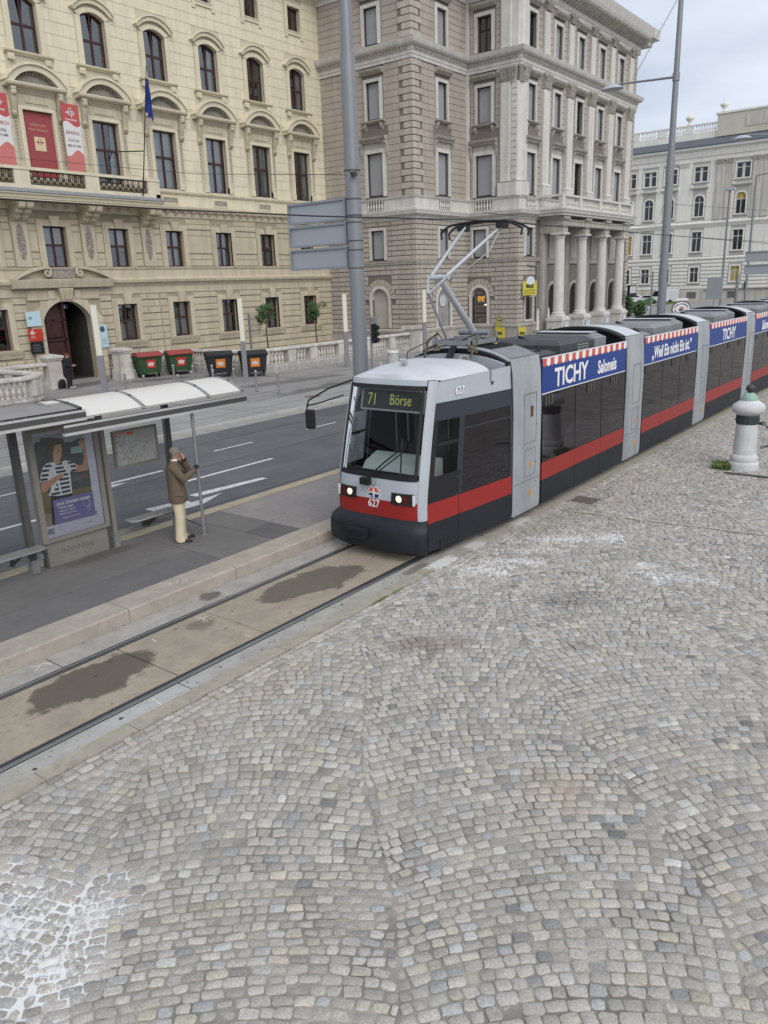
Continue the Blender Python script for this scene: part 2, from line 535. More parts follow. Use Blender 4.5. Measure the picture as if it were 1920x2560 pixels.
for q, (d, x, y, th, hw, hh) in enumerate(STONES):
    cz = Vector((x, y, -4.5448)); dz_ = cz.dot(fw)
    seen = dz_ > 0 and abs(cz.dot(rt) / dz_) < 0.49 and abs(cz.dot(up) / dz_) < 0.655
    if seen and sep < 300:
        b = MB(); n = stone(b, x, y, th, hw, hh, True)
        o = b.build('cobblestone', cob_mat, sq, 40)
        paint(o.data, [tone()], [n]); sep += 1
    else:
        n = stone(rest, x, y, th, hw, hh, d < 9)
        rc.append(tone()); rn.append(n)
o = stuff(rest.build('cobblestones', cob_mat, sq, 40))
paint(o.data, rc, rn)
# thin painted line and drain cover in the square
wear_white = mat('worn_white_paint', (0.40, 0.37, 0.31), 0.8, 0.3, 6, 0.2, 60)
steel_cover = mat('steel_cover', (0.14, 0.12, 0.105), 0.6, 0.2, 10, 0.4, 90)
dr = MB(); dr.box(14.85, 15.3, 6.1, 6.62, -0.03, 0.012)
for k in range(6): dr.box(14.87, 15.28, 6.14 + k * 0.08, 6.17 + k * 0.08, 0.012, 0.018)
tag(dr.build('drain_cover', steel_cover), 'dark square drain cover set in the cobbles beside the tram', 'drain cover')
pl = MB()
pl.add([(14.1 + 0.07 * (i % 2) + 0.1 * (i // 2) + random.uniform(-0.012, 0.012), 6.5 - (i // 2), 0.0095) for i in range(12)], [(2 * i, 2 * i + 1, 2 * i + 3, 2 * i + 2) for i in range(5)])
tag(pl.build('painted_line', wear_white), 'worn pale painted line running across the cobbles beside the tram', 'line')

# --- edge stones between square and track
kerb_mat = mat('granite_kerb', (0.36, 0.325, 0.265), 0.8, 0.14, 5, 0.4, 80, grime=0.25)
add_stains(kerb_mat, [(10.25, 6.8, 0.45, 0.3, 0, (0.75, 0.75, 0.74), 0.8, 0.4, 6), (11.3, 6.8, 0.3, 0.3, 0, (0.7, 0.7, 0.7), 0.6, 0.5, 6), (13, 6.8, 0.35, 0.3, 0, (0.66, 0.66, 0.65), 0.6, 0.5, 6)])
ek = struct(MB().box(-40, 120, 6.71, 6.95, -0.2, -0.03).build('edge_kerb', mat('bedding', (0.2, 0.18, 0.16), 0.9, 0.1), None))
x = -3.0
while x < 44:
    l = random.uniform(0.85, 1.25)
    b = MB(); jz = random.uniform(-0.004, 0.004)
    b.add([(x, 6.715, -0.06), (x + l - 0.008, 6.715, -0.06), (x + l - 0.008, 6.945, -0.06), (x, 6.945, -0.06), (x, 6.715, 0.01 + jz), (x + l - 0.008, 6.715, 0.01 + jz), (x + l - 0.008, 6.945, 0.006), (x, 6.945, 0.006)],
          [(4, 5, 6, 7), (0, 1, 5, 4), (1, 2, 6, 5), (2, 3, 7, 6), (3, 0, 4, 7)])
    b.build('kerb_stone', kerb_mat, ek)
    x += l
# --- track bed of concrete slabs
conc_tan = mat('track_concrete', (0.345, 0.295, 0.225), 0.85, 0.1, 2.2, 0.35, 70, tint=(0.285, 0.245, 0.19), grime=0.25)
add_stains(conc_tan, [(4.5, 8.15, 0.92, 0.50, 0, WET, 0.85, 0.13, 1.6), (8.45, 8.1, 1.02, 0.46, -6, (0.095, 0.08, 0.066), 0.82, 0.12, 1.5), (6.35, 8.35, 0.3, 0.22, 20, (0.12, 0.10, 0.08), 0.6, 0.4, 3)])
conc_grey = mat('edge_concrete', (0.37, 0.355, 0.32), 0.88, 0.1, 2.5, 0.35, 70, tint=(0.30, 0.285, 0.26), grime=0.25)
add_stains(conc_grey, [(4.4, 7.06, 1.6, 0.22, 2, (0.48, 0.49, 0.485), 0.5, 0.7, 1.8), (7.1, 9.06, 0.22, 0.16, 10, (0.10, 0.08, 0.06), 0.8, 0.3, 4), (9.8, 7.0, 0.35, 0.16, 0, (0.12, 0.11, 0.10), 0.7, 0.3, 3)])
rubber = mat('rail_seal', (0.025, 0.023, 0.022), 0.8, 0)
tb = struct(MB().box(-40, 220, 6.951, 9.30, -0.22, -0.085).build('track_bed', rubber, None))
YT = 8.02
NR, FR = YT - 0.7175, YT + 0.7175          # gauge faces
def slabs(xs, y0, y1, mt):
    for a, b2 in zip(xs[:-1], xs[1:]):
        b = MB()
        c = 0.012
        b.add([(a + 0.009, y0, -0.08), (b2 - 0.009, y0, -0.08), (b2 - 0.009, y1, -0.08), (a + 0.009, y1, -0.08),
               (a + 0.009, y0, -c), (b2 - 0.009, y0, -c), (b2 - 0.009, y1, -c), (a + 0.009, y1, -c),
               (a + 0.009 + c, y0 + c, 0), (b2 - 0.009 - c, y0 + c, 0), (b2 - 0.009 - c, y1 - c, 0), (a + 0.009 + c, y1 - c, 0)],
              [(8, 9, 10, 11), (4, 5, 9, 8), (5, 6, 10, 9), (6, 7, 11, 10), (7, 4, 8, 11), (0, 1, 5, 4), (1, 2, 6, 5), (2, 3, 7, 6), (3, 0, 4, 7)])
        b.build('concrete_slab', mt, tb)
def xs_of(first, step, lo, hi):
    k = first
    while k > lo: k -= step
    o = []
    while k < hi:
        o.append(k); k += step
    return o
mids = [-6.0, -2.4, 1.2, 5.17, 6.65, 9.40, 12.2, 15.0, 17.8, 20.6, 23.4, 26.2, 29, 31.8, 34.6, 37.4, 40.2, 43, 60, 90, 120, 180]
slabs(mids, NR + 0.072, FR - 0.072, conc_tan)
slabs(xs_of(5.05, 2.77, -6, 44) + [70, 110, 180], 6.952, NR - 0.078, conc_grey)
slabs(xs_of(7.24, 2.77, -6, 44) + [70, 110, 180], FR + 0.078, 9.262, conc_grey)
rail_mat = mat('rail_steel', (0.30, 0.30, 0.31), 0.34, 0.12, 3, 0.1, 30, metal=0.85)
rail_dark = mat('rail_side', (0.035, 0.032, 0.03), 0.6, 0.2, 9)
for gf, sg, nm in ((NR, -1, 'near'), (FR, 1, 'far')):
    b = MB()
    # profile in (offset away from track centre, z)
    prof = [(-0.062, -0.07), (-0.062, 0.004), (-0.044, 0.004), (-0.040, -0.045), (-0.006, -0.045), (0.0, 0.001), (0.006, 0.006), (0.056, 0.006), (0.062, 0.0), (0.062, -0.07)]
    rows = []
    for x in (-40, 0, 40, 220):
        rows.append([(x, gf + sg * p, z) for p, z in prof])
    b.grid(rows)
    r = struct(b.build('rail', rail_mat, None))
    g = MB(); g.box(-40, 220, min(gf + sg * -0.040, gf + sg * -0.004), max(gf + sg * -0.040, gf + sg * -0.004), -0.044, -0.030)
    g.build('groove_fill', rail_dark, r)  # dark strip along the bottom of the rail groove
    for pl2 in (-0.0645, 0.0645):
        pass
# --- litter, gum spots and leaf bits on track and platform
spot = mat('gum_spot', (0.06, 0.055, 0.05), 0.85, 0.2, 20)
gs = MB()
for k in range(300):
    x = random.uniform(2.2, 13); zone = random.random()
    if zone < 0.45: y = random.uniform(6.98, 7.2); z = 0.0015
    elif zone < 0.65: y = random.uniform(7.4, 8.6); z = 0.0015
    elif zone < 0.85: y = random.uniform(8.85, 9.25); z = 0.0015
    else: y = random.uniform(9.4, 12); z = 0.2035
    r = random.choice((0.006, 0.008, 0.010, 0.014, 0.03)) * random.uniform(0.5, 1.15)
    n = 7; a0 = random.uniform(0, 6)
    el = random.uniform(0.35, 1)
    gs.add([(x + r * math.cos(a0 + 2 * PI * i / n) * random.uniform(0.6, 1.2), y + r * el * math.sin(a0 + 2 * PI * i / n) * random.uniform(0.6, 1.2), z) for i in range(n)], [tuple(range(n))])
o = tag(stuff(gs.build('gum_spots', spot)), 'dark gum spots and bits of dirt scattered over track and platform', 'litter')
chalk = mat('chalk_mark', (0.72, 0.68, 0.55), 0.9, 0.1)
def scribble(pts_list, z, w, label):
    b = MB()
    for pts in pts_list:
        for (x0, y0), (x1, y1) in zip(pts[:-1], pts[1:]):
            dx, dy = x1 - x0, y1 - y0; l = math.hypot(dx, dy); nx, ny = -dy / l * w, dx / l * w
            b.add([(x0 - nx, y0 - ny, z), (x1 - nx, y1 - ny, z), (x1 + nx, y1 + ny, z), (x0 + nx, y0 + ny, z)], [(0, 1, 2, 3)])
    return tag(b.build('paint_mark', chalk), label, 'paint mark', 'survey marks sprayed along the track')
scribble([[(5.62, 8.52), (5.60, 8.40)]], 0.002, 0.006, 'short pale dash sprayed just inside the far rail')
scribble([[(6.43, 7.42), (6.42, 7.53)]], 0.002, 0.007, 'short pale dash sprayed just inside the near rail')
scribble([[(4.62, 7.17), (4.60, 6.96)]], 0.002, 0.007, 'long white dash sprayed beside the near rail by the cobbles')
scribble([[(6.42, 8.58), (6.5, 8.47), (6.42, 8.42), (6.54, 8.36)], [(6.36, 8.5), (6.56, 8.47)], [(6.38, 8.4), (6.44, 8.33)]], 0.002, 0.006, 'pale sprayed squiggle beside the dark joint between the rails')
scribble([[(4.22, 9.18), (4.3, 9.08), (4.2, 9.02), (4.32, 8.95)], [(4.26, 9.1), (4.38, 9.12), (4.42, 9.0)]], 0.002, 0.007, 'white sprayed squiggle between far rail and platform kerb')
scribble([[(6.72, 9.52), (6.78, 9.62), (6.85, 9.5), (6.9, 9.62), (6.98, 9.5), (7.02, 9.64)], [(6.62, 9.6), (6.7, 9.56)], [(6.86, 9.46), (7.0, 9.44), (7.04, 9.56)]], 0.2035, 0.005, 'yellowish scrawl sprayed on the top of the granite platform kerb')

# --- platform
plat_asph = mat('platform_asphalt', (0.165, 0.158, 0.152), 0.9, 0.1, 1.2, 0.4, 110, grime=0.16)
add_stains(plat_asph, [(7.0, 11.75, 1.0, 0.25, 0, (0.09, 0.085, 0.08), 0.7, 0.6, 3), (8.4, 11.15, 0.6, 0.3, 20, (0.11, 0.105, 0.1), 0.5, 0.7, 3), (5.4, 10.8, 1.0, 0.5, 0, (0.12, 0.115, 0.11), 0.5, 0.8, 2)])  # darker soft patches by the advert case, the man's feet and the left shelter
pf = struct(MB().box(-40, 200, 9.75, 12.13, -0.22, 0.196).build('platform', rubber, None))
def patch(x0, x1, y0, y1, z, mt, name='asphalt_panel', parent=pf):
    return MB().box(x0 + 0.006, x1 - 0.006, y0 + 0.006, y1 - 0.006, 0.1, z).build(name, mt, parent)
plat_b = mat('platform_asphalt_b', (0.15, 0.146, 0.142), 0.9, 0.1, 1.5, 0.4, 110, grime=0.16)
patch(-40, 7.97, 9.79, 10.63, 0.2, plat_b)
patch(-40, 7.97, 10.63, 12.1, 0.2, plat_asph)
patch(7.97, 9.22, 9.79, 12.1, 0.2, plat_asph)
patch(9.22, 9.93, 9.79, 10.58, 0.2, mat('platform_asphalt_c', (0.12, 0.117, 0.113), 0.9, 0.1, 2, 0.4, 110))
patch(9.22, 9.93, 10.58, 12.1, 0.2, plat_asph)
patch(9.93, 200, 9.79, 12.1, 0.2, mat('platform_asphalt_d', (0.27, 0.25, 0.238), 0.9, 0.1, 1.2, 0.4, 110, grime=0.16))
pk = struct(MB().box(-40, 200, 9.29, 9.77, -0.22, 0.15).build('platform_kerb', rubber, None))
kerb_big = mat('granite_platform_edge', (0.39, 0.345, 0.29), 0.82, 0.12, 3, 0.5, 90, grime=0.2)
kx = [-8, -4.2, -0.2, 3.79, 5.79, 7.83, 9.79, 11.8, 13.8] + [15.8 + 2 * k for k in range(16)] + [80, 120, 190]
for a, b2 in zip(kx[:-1], kx[1:]):
    b = MB(); c = 0.02
    ys = [(9.262, -0.1), (9.262, 0.2 - c), (9.262 + c, 0.2), (9.775, 0.202), (9.785, 0.19), (9.785, 0)]
    rows = [[(x, y, z) for y, z in ys] for x in (a + 0.006, b2 - 0.006)]
    b.grid(rows)
    b.add(rows[0], [tuple(range(6))]); b.add(rows[1], [tuple(range(5, -1, -1))])
    b.build('kerb_stone', kerb_big, pk)
rk = struct(MB().box(-40, 200, 12.12, 12.40, -0.22, 0.1).build('road_kerb', rubber, None))
kerb_y = mat('granite_road_kerb', (0.44, 0.37, 0.26), 0.82, 0.14, 3, 0.5, 90, grime=0.15)
x = -6.0
while x < 70:
    l = random.uniform(0.9, 1.3)
    MB().box(x, x + l - 0.01, 12.115, 12.41, -0.05, 0.203).build('kerb_stone', kerb_y, rk)
    x += l
# --- road
road_mat = mat('road_asphalt', (0.118, 0.119, 0.126), 0.88, 0.14, 0.9, 0.3, 120, grime=0.12)
add_stains(road_mat, [(14, 16.5, 9, 0.35, 0, (0.15, 0.15, 0.155), 0.5, 0.8, 0.8), (14, 14.6, 12, 0.3, 0, (0.145, 0.145, 0.15), 0.5, 0.8, 0.8)])
rd = struct(sheet('road', -60, 140, 12.40, 20.85, 0.0, road_mat))
gut = struct(sheet('gutter', -60, 140, 20.3, 20.85, 0.004, mat('gutter_stone', (0.3, 0.29, 0.27), 0.85, 0.2, 3, 0.3, 60)))
white_paint = mat('road_paint', (0.70, 0.70, 0.68), 0.7, 0.05, 9, 0.2, 60, tint=(0.5, 0.5, 0.49), grime=0.3)
def mark(pts, label, group=None, z=0.008):
    b = MB(); b.add([(x, y, z) for x, y in pts], [tuple(range(len(pts)))])
    return tag(b.build('road_marking', white_paint, None), label, 'road marking', group)
def dash(x0, x1, y, w, label, g=None): return mark([(x0, y - w / 2), (x1, y - w / 2), (x1, y + w / 2), (x0, y + w / 2)], label, g)
GD = 'white lane lines on the road'
dash(14.6, 16.15, 17.75, 0.09, 'short white dash on the far lane right of the waiting man', GD)
dash(8.2, 9.0, 18.3, 0.09, 'short white dash on the far lane seen left of the poster', GD)
dash(18.6, 20.1, 17.75, 0.09, 'white dash on the far lane close to the tram mirror', GD)
dash(11.75, 14.75, 15.45, 0.13, 'long white line between the lanes right of the waiting man', GD)
dash(-20, 7.85, 15.55, 0.13, 'white lane line passing behind the left bench', GD)
dash(10.3, 12.2, 17.0, 0.15, 'tail of the white turn arrow seen through the shelter glass', GD)
for (y, a, c) in ((13.1, -30, 60), (18.95, -30, 60), (16.35, 5, 60)):
    struct(sheet('tar_seam', a, c, y, y + 0.035, 0.0035, mat('tar', (0.05, 0.05, 0.052), 0.7, 0.2, 6)))
for (x0, x1, y0, y1) in ((17.2, 19.0, 13.2, 15.0), (5.5, 6.6, 17.2, 18.8), (21, 27, 18.98, 20.2)):
    struct(sheet('asphalt_patch', x0, x1, y0, y1, 0.003, mat('asphalt_patch', (0.095, 0.095, 0.1), 0.9, 0.12, 2, 0.3, 100)))
mark([(9.6, 16.4), (10.9, 16.72), (10.3, 16.95), (9.6, 16.95)], 'white turn arrow head seen through the shelter glass under the map', 'white arrows on the road')
mark([(10.9, 14.02), (13.0, 13.86), (13.0, 14.06), (10.9, 14.32)], 'long slanted white stroke of the arrow in the near lane', GD)
mark([(9.6, 13.45), (10.6, 13.40), (11.45, 13.78), (10.5, 13.72), (10.6, 14.05), (9.6, 14.2)], 'white arrow head painted in the near lane behind the man', 'white arrows on the road')
# --- far pavement
fk = struct(MB().box(-60, 140, 20.85, 21.1, -0.22, 0.10).build('far_kerb', mat('far_kerb_granite', (0.42, 0.41, 0.385), 0.85, 0.15, 2, 0.3, 50), None))
fp = struct(MB().box(-60, 140, 21.1, 41, -0.22, 0.09).build('far_pavement', asphalt_far, None))
seam = mat('pavement_seam', (0.10, 0.098, 0.095), 0.9, 0.1)
for (y, w) in ((22.4, 0.05), (23.9, 0.06), (25.6, 0.05), (28.3, 0.05)):
    struct(sheet('pavement_seam', -40, 60, y - w / 2, y + w / 2, 0.094, seam))
for k in range(3):
    x = 20 + k * 9
    struct(sheet('pavement_seam', x, x + 0.05, 21.2, 31, 0.094, seam))
cyc = struct(sheet('cycle_lane', -60, 70, 21.15, 23.85, 0.0935, mat('cycle_lane_asphalt', (0.30, 0.295, 0.28), 0.9, 0.13, 0.8, 0.3, 90, grime=0.14)))
mh = MB().lathe([(0.35, 0), (0.35, 0.006), (0.3, 0.008)], 24.2, 22.6, 20, 0.094)
tag(mh.build('manhole_cover', steel_cover), 'dark round manhole cover in the pale lane below the first bollards', 'manhole cover')
tag(MB().box(32.9, 33.5, 26.3, 26.6, 0.09, 0.1).build('drain_grate', steel_cover), 'small dark drain grate in the far pavement beside the big lamp pole', 'drain grate')
# ================================================================ FACADE TOOLS
CAMP = Vector((0, 0, 4.5448))
def wall_grid(b, u0, u1, z0, z1, ops, y=0.0, rev=0.3):
    us = sorted({u0, u1, *[o[0] for o in ops], *[o[1] for o in ops]}); us = [u for u in us if u0 <= u <= u1]
    zs = sorted({z0, z1, *[o[2] for o in ops], *[o[3] for o in ops]}); zs = [z for z in zs if z0 <= z <= z1]
    for a, c in zip(us[:-1], us[1:]):
        for d, e in zip(zs[:-1], zs[1:]):
            mu, mz2 = (a + c) / 2, (d + e) / 2
            if any(o[0] < mu < o[1] and o[2] < mz2 < o[3] for o in ops): continue
            b.add([(a, y, d), (c, y, d), (c, y, e), (a, y, e)], [(0, 1, 2, 3)])
    for o in ops:
        if o[0] < u0 or o[1] > u1: continue
        a, c, d, e = o[:4]
        b.add([(a, y, d), (c, y, d), (c, y, e), (a, y, e), (a, y + rev, d), (c, y + rev, d), (c, y + rev, e), (a, y + rev, e)], [(0, 4, 5, 1), (1, 5, 6, 2), (2, 6, 7, 3), (3, 7, 4, 0)])
def courses(u0, u1, zs, excl, blen, gap=0.012, bond=True, minl=0.12):
    """list of stones (u0,u1,z0,z1,row); zs = course boundaries; excl = rectangles (u0,u1,z0,z1) left free"""
    out = []
    for r, (a, c) in enumerate(zip(zs[:-1], zs[1:])):
        iv = [(u0, u1)]
        for e in excl:
            if e[2] < c - 0.02 and e[3] > a + 0.02:
                nv = []
                for (p, q) in iv:
                    if e[1] <= p or e[0] >= q: nv.append((p, q)); continue
                    if e[0] > p: nv.append((p, e[0]))
                    if e[1] < q: nv.append((e[1], q))
                iv = nv
        for (p, q) in iv:
            if q - p < minl: continue
            off = (blen / 2 if (r % 2 and bond) else 0)
            js = [p]
            k = math.ceil((p - off) / blen)
            x = k * blen + off
            while x < q:
                if x - p > blen * 0.3 and q - x > blen * 0.3: js.append(x)
                x += blen
            js.append(q)
            for s, t in zip(js[:-1], js[1:]):
                out.append((s + gap / 2, t - gap / 2, a + gap / 2, c - gap / 2, r))
    return out
class Stones:
    """collects the stones of one building; the 300 that show largest become parts, the rest one part"""
    def __init__(s): s.l = []
    def add(s, lst, M, mt, face, ch, back=0.0):
        for q in lst:
            c = M @ Vector(((q[0] + q[1]) / 2, 0, (q[2] + q[3]) / 2))
            d = (c - CAMP)
            vis = 1.0
            f = d.normalized()
            if abs(d.dot(rt) / max(d.dot(fw), .1)) > 0.52 or abs(d.dot(up) / max(d.dot(fw), .1)) > 0.69: vis = 0.01
            nrm = abs((M.to_3x3() @ Vector((0, 1, 0))).dot(f))
            fc = face(q) if callable(face) else face
            s.l.append((-(q[1] - q[0]) * (q[3] - q[2]) * nrm * vis / d.length_squared, len(s.l), q, M, mt, fc, ch, back))
    def build(s, parent, name='stone_block', lim=300):
        s.l.sort(key=lambda k: k[:2])
        rest = {}
        for i, (_, _, q, M, mt, fc, ch, back) in enumerate(s.l):
            if i < lim:
                MB().block(q[0], q[1], q[2], q[3], -fc, back, min(ch, fc * 0.9)).build(name, mt, parent, M=M)
            else:
                b = rest.setdefault(mt.name, (MB(), mt))[0]
                t = MB().block(q[0], q[1], q[2], q[3], -fc, back, min(ch, fc * 0.9))
                b.add([M @ Vector(v) for v in t.v], t.f)
        for k, (b, mt) in rest.items():
            stuff(b.build('stone_blocks', mt, parent))
def mould(b, u0, u1, prof, e0=True, e1=True):
    """horizontal moulding: prof = list of (out, z) from bottom to top, running u0..u1"""
    n = len(prof)
    rows = [[(u, -o, z) for o, z in prof] for u in (u0, u1)]
    b.grid([rows[1], rows[0]])
    if e0: b.add([(u0, 0, prof[0][1])] + rows[0] + [(u0, 0, prof[-1][1])], [tuple(range(n + 2))])
    if e1: b.add([(u1, 0, prof[0][1])] + rows[1] + [(u1, 0, prof[-1][1])], [tuple(range(n + 1, -1, -1))])
def frame_ring(b, w, h, t, y0, y1, bot=True, z0=0.0):
    """rectangular architrave of width t round an opening w x h"""
    b.box(-w / 2 - t, -w / 2, y0, y1, z0 - (t if bot else 0), z0 + h + t)
    b.box(w / 2, w / 2 + t, y0, y1, z0 - (t if bot else 0), z0 + h + t)
    b.box(-w / 2, w / 2, y0, y1, z0 + h, z0 + h + t)
    if bot: b.box(-w / 2, w / 2, y0, y1, z0 - t, z0)
def arcpts(w, sag, n=10, z=0.0):
    """points of a segmental arch of chord w and rise sag from left to right"""
    r = (w * w / 4 + sag * sag) / (2 * sag)
    a = math.asin(min(1, w / 2 / r)) if sag <= w / 2 else PI - math.asin(min(1, w / 2 / r))
    return [(r * math.sin(-a + 2 * a * i / n), z + sag - r + r * math.cos(-a + 2 * a * i / n)) for i in range(n + 1)]
def arch_band(b, w, sag, z, t, y0, y1, n=12):
    """curved band of thickness t above a segmental arch"""
    i = arcpts(w, sag, n, z)
    k = (w + 2 * t) / w
    o = [(x * k, z + (zz - z) * k + (t * 0.35 if sag < w * 0.4 else 0)) for x, zz in i]
    for p in range(n):
        b.prism([i[p], i[p + 1], o[p + 1], o[p]], y0, y1)
pane_m = glassmat('window_glass', (0.72, 0.76, 0.78), 1.6, 0.015, 0.05, 0.17)
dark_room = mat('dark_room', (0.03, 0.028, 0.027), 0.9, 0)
curtain_m = mat('net_curtain', (0.55, 0.56, 0.55), 0.9, 0.08, 6)
wood = mat('window_wood', (0.055, 0.022, 0.02), 0.5, 0.2, 9)
def casement(win, w, h, y, bars_z, sag=0.0, wm=None, curtain=None, t=0.07, mul=True, tilt=None):
    """frame + panes + interior as sub-parts of a window; opening bottom centre is the origin"""
    wm = wm or wood
    b = MB()
    b.box(-w / 2, -w / 2 + t, y, y + 0.06, 0, h); b.box(w / 2 - t, w / 2, y, y + 0.06, 0, h)
    b.box(-w / 2 + t, w / 2 - t, y, y + 0.06, 0, t)
    if not sag: b.box(-w / 2 + t, w / 2 - t, y, y + 0.06, h - t, h)
    for z in bars_z: b.box(-w / 2 + t, w / 2 - t, y - 0.02, y + 0.07, z - 0.06, z + 0.06)
    edges = [t] + [q for z in bars_z for q in (z - 0.06, z + 0.06)] + [h - (0 if sag else t)]
    for a, c in zip(edges[0::2], edges[1::2]):
        if mul: b.box(-0.05, 0.05, y - 0.015, y + 0.065, a, c + (sag if c == edges[-1] else 0))
    if sag:
        i = arcpts(w, sag, 8, h); o = arcpts(w - 2 * t, sag, 8, h - t)
        for p in range(8): b.prism([o[p], o[p + 1], i[p + 1], i[p]], y, y + 0.06)
    b.build('frame', wm, win)
    for a, c in zip(edges[0::2], edges[1::2]):
        for s in ((-1, 1) if mul else (0,)):
            if s: x0, x1 = (-w / 2 + t, -0.05) if s < 0 else (0.05, w / 2 - t)
            else: x0, x1 = -w / 2 + t, w / 2 - t
            b = MB()
            dy = random.uniform(-0.012, 0.012); dz = random.uniform(-0.012, 0.012)
            top = c
            if sag and c == edges[-1]:
                pts = [(x0, a), (x1, a)] + [q for q in reversed(arcpts(w - 2 * t, sag, 8, h - t)) if x0 - 0.02 <= q[0] <= x1 + 0.02]
                b.add([(q[0], y + 0.03, q[1]) for q in pts], [tuple(range(len(pts)))])
            else:
                b.add([(x0, y + 0.03 - dy, a), (x1, y + 0.03 + dy, a), (x1, y + 0.03 + dy + dz, c), (x0, y + 0.03 - dy + dz, c)], [(0, 1, 2, 3)])
            b.build('pane', pane_m, win)
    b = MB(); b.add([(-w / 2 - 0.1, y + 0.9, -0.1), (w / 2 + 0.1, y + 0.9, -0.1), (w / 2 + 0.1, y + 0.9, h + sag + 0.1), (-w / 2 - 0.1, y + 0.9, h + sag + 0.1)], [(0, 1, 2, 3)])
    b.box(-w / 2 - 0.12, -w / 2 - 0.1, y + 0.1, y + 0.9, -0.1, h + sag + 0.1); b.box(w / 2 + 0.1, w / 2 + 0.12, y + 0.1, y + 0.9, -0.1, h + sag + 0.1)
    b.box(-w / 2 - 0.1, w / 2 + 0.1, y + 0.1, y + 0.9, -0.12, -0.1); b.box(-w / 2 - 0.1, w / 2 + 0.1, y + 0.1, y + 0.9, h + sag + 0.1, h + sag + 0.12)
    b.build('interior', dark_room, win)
    if curtain:
        for (a, c, z0, z1) in curtain:
            b = MB(); n = 18
            rows = [[(a + (c - a) * i / n, y + 0.16 + 0.025 * math.sin(i * 1.9) + 0.012 * math.sin(i * 4.1 + k), z) for i in range(n + 1)] for k, z in enumerate((z0, (z0 + z1) / 2, z1))]
            b.grid(rows); b.build('curtain', curtain_m, win, 60)
def lathe_baluster(h, r): return [(r * .75, 0), (r * .75, h * .08), (r * .45, h * .12), (r * .95, h * .32), (r * .8, h * .45), (r * .38, h * .68), (r * .34, h * .82), (r * .6, h * .88), (r * .7, h * .92), (r * .7, h)]

# ================================================================ YELLOW BUILDING (facade Y=40)
YF = 40.0
yb = thing('yellow_building', (30, 44, 0), 'cream yellow palace with arched windows, balcony and banners behind the bus shelter', 'building')
FYM = FA(YF)
cream = mat('cream_stucco', (0.70, 0.635, 0.475), 0.88, 0.05, 1.2, 0.25, 50, streak=0.07)
ochre = mat('ochre_stucco', (0.50, 0.44, 0.325), 0.88, 0.08, 1.4, 0.3, 50, streak=0.12)
creamd = mat('cream_wall_joint', (0.52, 0.475, 0.37), 0.9, 0.06, 1.0)
ochred = mat('ochre_wall_joint', (0.34, 0.295, 0.215), 0.9, 0.08, 1.0)
trim_y = mat('cream_trim', (0.66, 0.60, 0.45), 0.86, 0.06, 1.6, 0.2, 50, streak=0.08)
trim_o = mat('ochre_trim', (0.52, 0.46, 0.345), 0.86, 0.08, 1.6, 0.2, 50, streak=0.12)
relief = mat('relief_panel', (0.30, 0.27, 0.235), 0.9, 0.3, 7, 1.0, 22)
lead = mat('lead_sheet', (0.22, 0.235, 0.25), 0.6, 0.15, 3, 0.1, 20)
CX = [19.83 + 3.873 * k for k in range(-1, 7)]         # window axes, index 1 = first fully in view minus one
YL, YR = 12.0, 45.5
P_W, P_H, P_Z = 1.62, 3.12, 10.46
Q_W, Q_H, Q_Z, Q_S = 1.46, 2.30, 16.22, 0.26
R_W, R_H, R_Z = 1.2, 1.42, 21.0
G_W, G_H, G_Z = 1.3, 2.05, 1.96
M_W, M_H, M_Z = 1.32, 2.06, 6.06
DX = CX[2]                                                 # door axis
ops = []
for i, x in enumerate(CX):
    for w, h, z in ((P_W, P_H, P_Z), (Q_W, Q_H + Q_S, Q_Z), (R_W, R_H, R_Z), (M_W, M_H, M_Z)):
        ops.append((x - w / 2, x + w / 2, z, z + h))
    if i != 2: ops.append((x - G_W / 2, x + G_W / 2, G_Z, G_Z + G_H))
ops.append((DX - 1.4, DX + 1.4, 0.0, 4.33))
b = MB(); wall_grid(b, YL, YR, 9.6, 24.5, [o for o in ops if o[2] > 9], 0.0, 0.34); b.build('upper_wall', creamd, yb, M=FYM)
b = MB(); wall_grid(b, YL, YR, -0.3, 9.6, [o for o in ops if o[2] < 9], 0.0, 0.34)
b.box(YL, YR, 0.4, 16, -0.3, 24.0)
b2 = MB(); b2.v = b.v[:-8]; b2.f = b.f[:-6]
b2.build('lower_wall', ochred, yb, M=FYM)
# body behind (side and back walls, roof)
b = MB()
b.add([(YL, 1.6, -0.3), (YL, 18, -0.3), (YL, 18, 24), (YL, 1.6, 24), (YR, 1.6, -0.3), (YR, 18, -0.3), (YR, 18, 24), (YR, 1.6, 24)], [(0, 3, 2, 1), (4, 5, 6, 7), (1, 2, 6, 5)])
b.build('side_wall', creamd, yb, M=FYM)
b = MB(); b.prism([(0.0, 24.2), (18, 24.2), (18, 26.2), (7, 28.5), (1.0, 25.2)], YL, YR, 'x'); b.build('roof', lead, yb, M=FYM)
b = MB(); mould(b, YL, YR, [(0.05, 22.95), (0.1, 23.1), (0.35, 23.25), (0.75, 23.4), (0.9, 23.65), (0.95, 24.2)]); b.box(YL, YR, -0.95, 0.5, 24.2, 24.3); b.build('main_cornice', trim_y, yb, M=FYM)
st = Stones()
# exclusion rectangles for ashlar
ex = []
for i, x in enumerate(CX):
    ex += [(x - 1.32, x + 1.32, 10.3, 14.35), (x - 1.75, x + 1.75, 14.3, 15.0), (x - 1.25, x + 1.25, 15.0, 15.62), (x - 1.05, x + 1.05, 15.62, 19.1), (x - 0.8, x + 0.8, 19.1, 19.4), (x - 0.9, x + 0.9, 20.75, 22.7)]
zs = [10.42 + 0.575 * k for k in range(23)]
st.add(courses(YL, YR, zs, ex, 1.29, 0.016), FYM, cream, 0.024, 0.008)
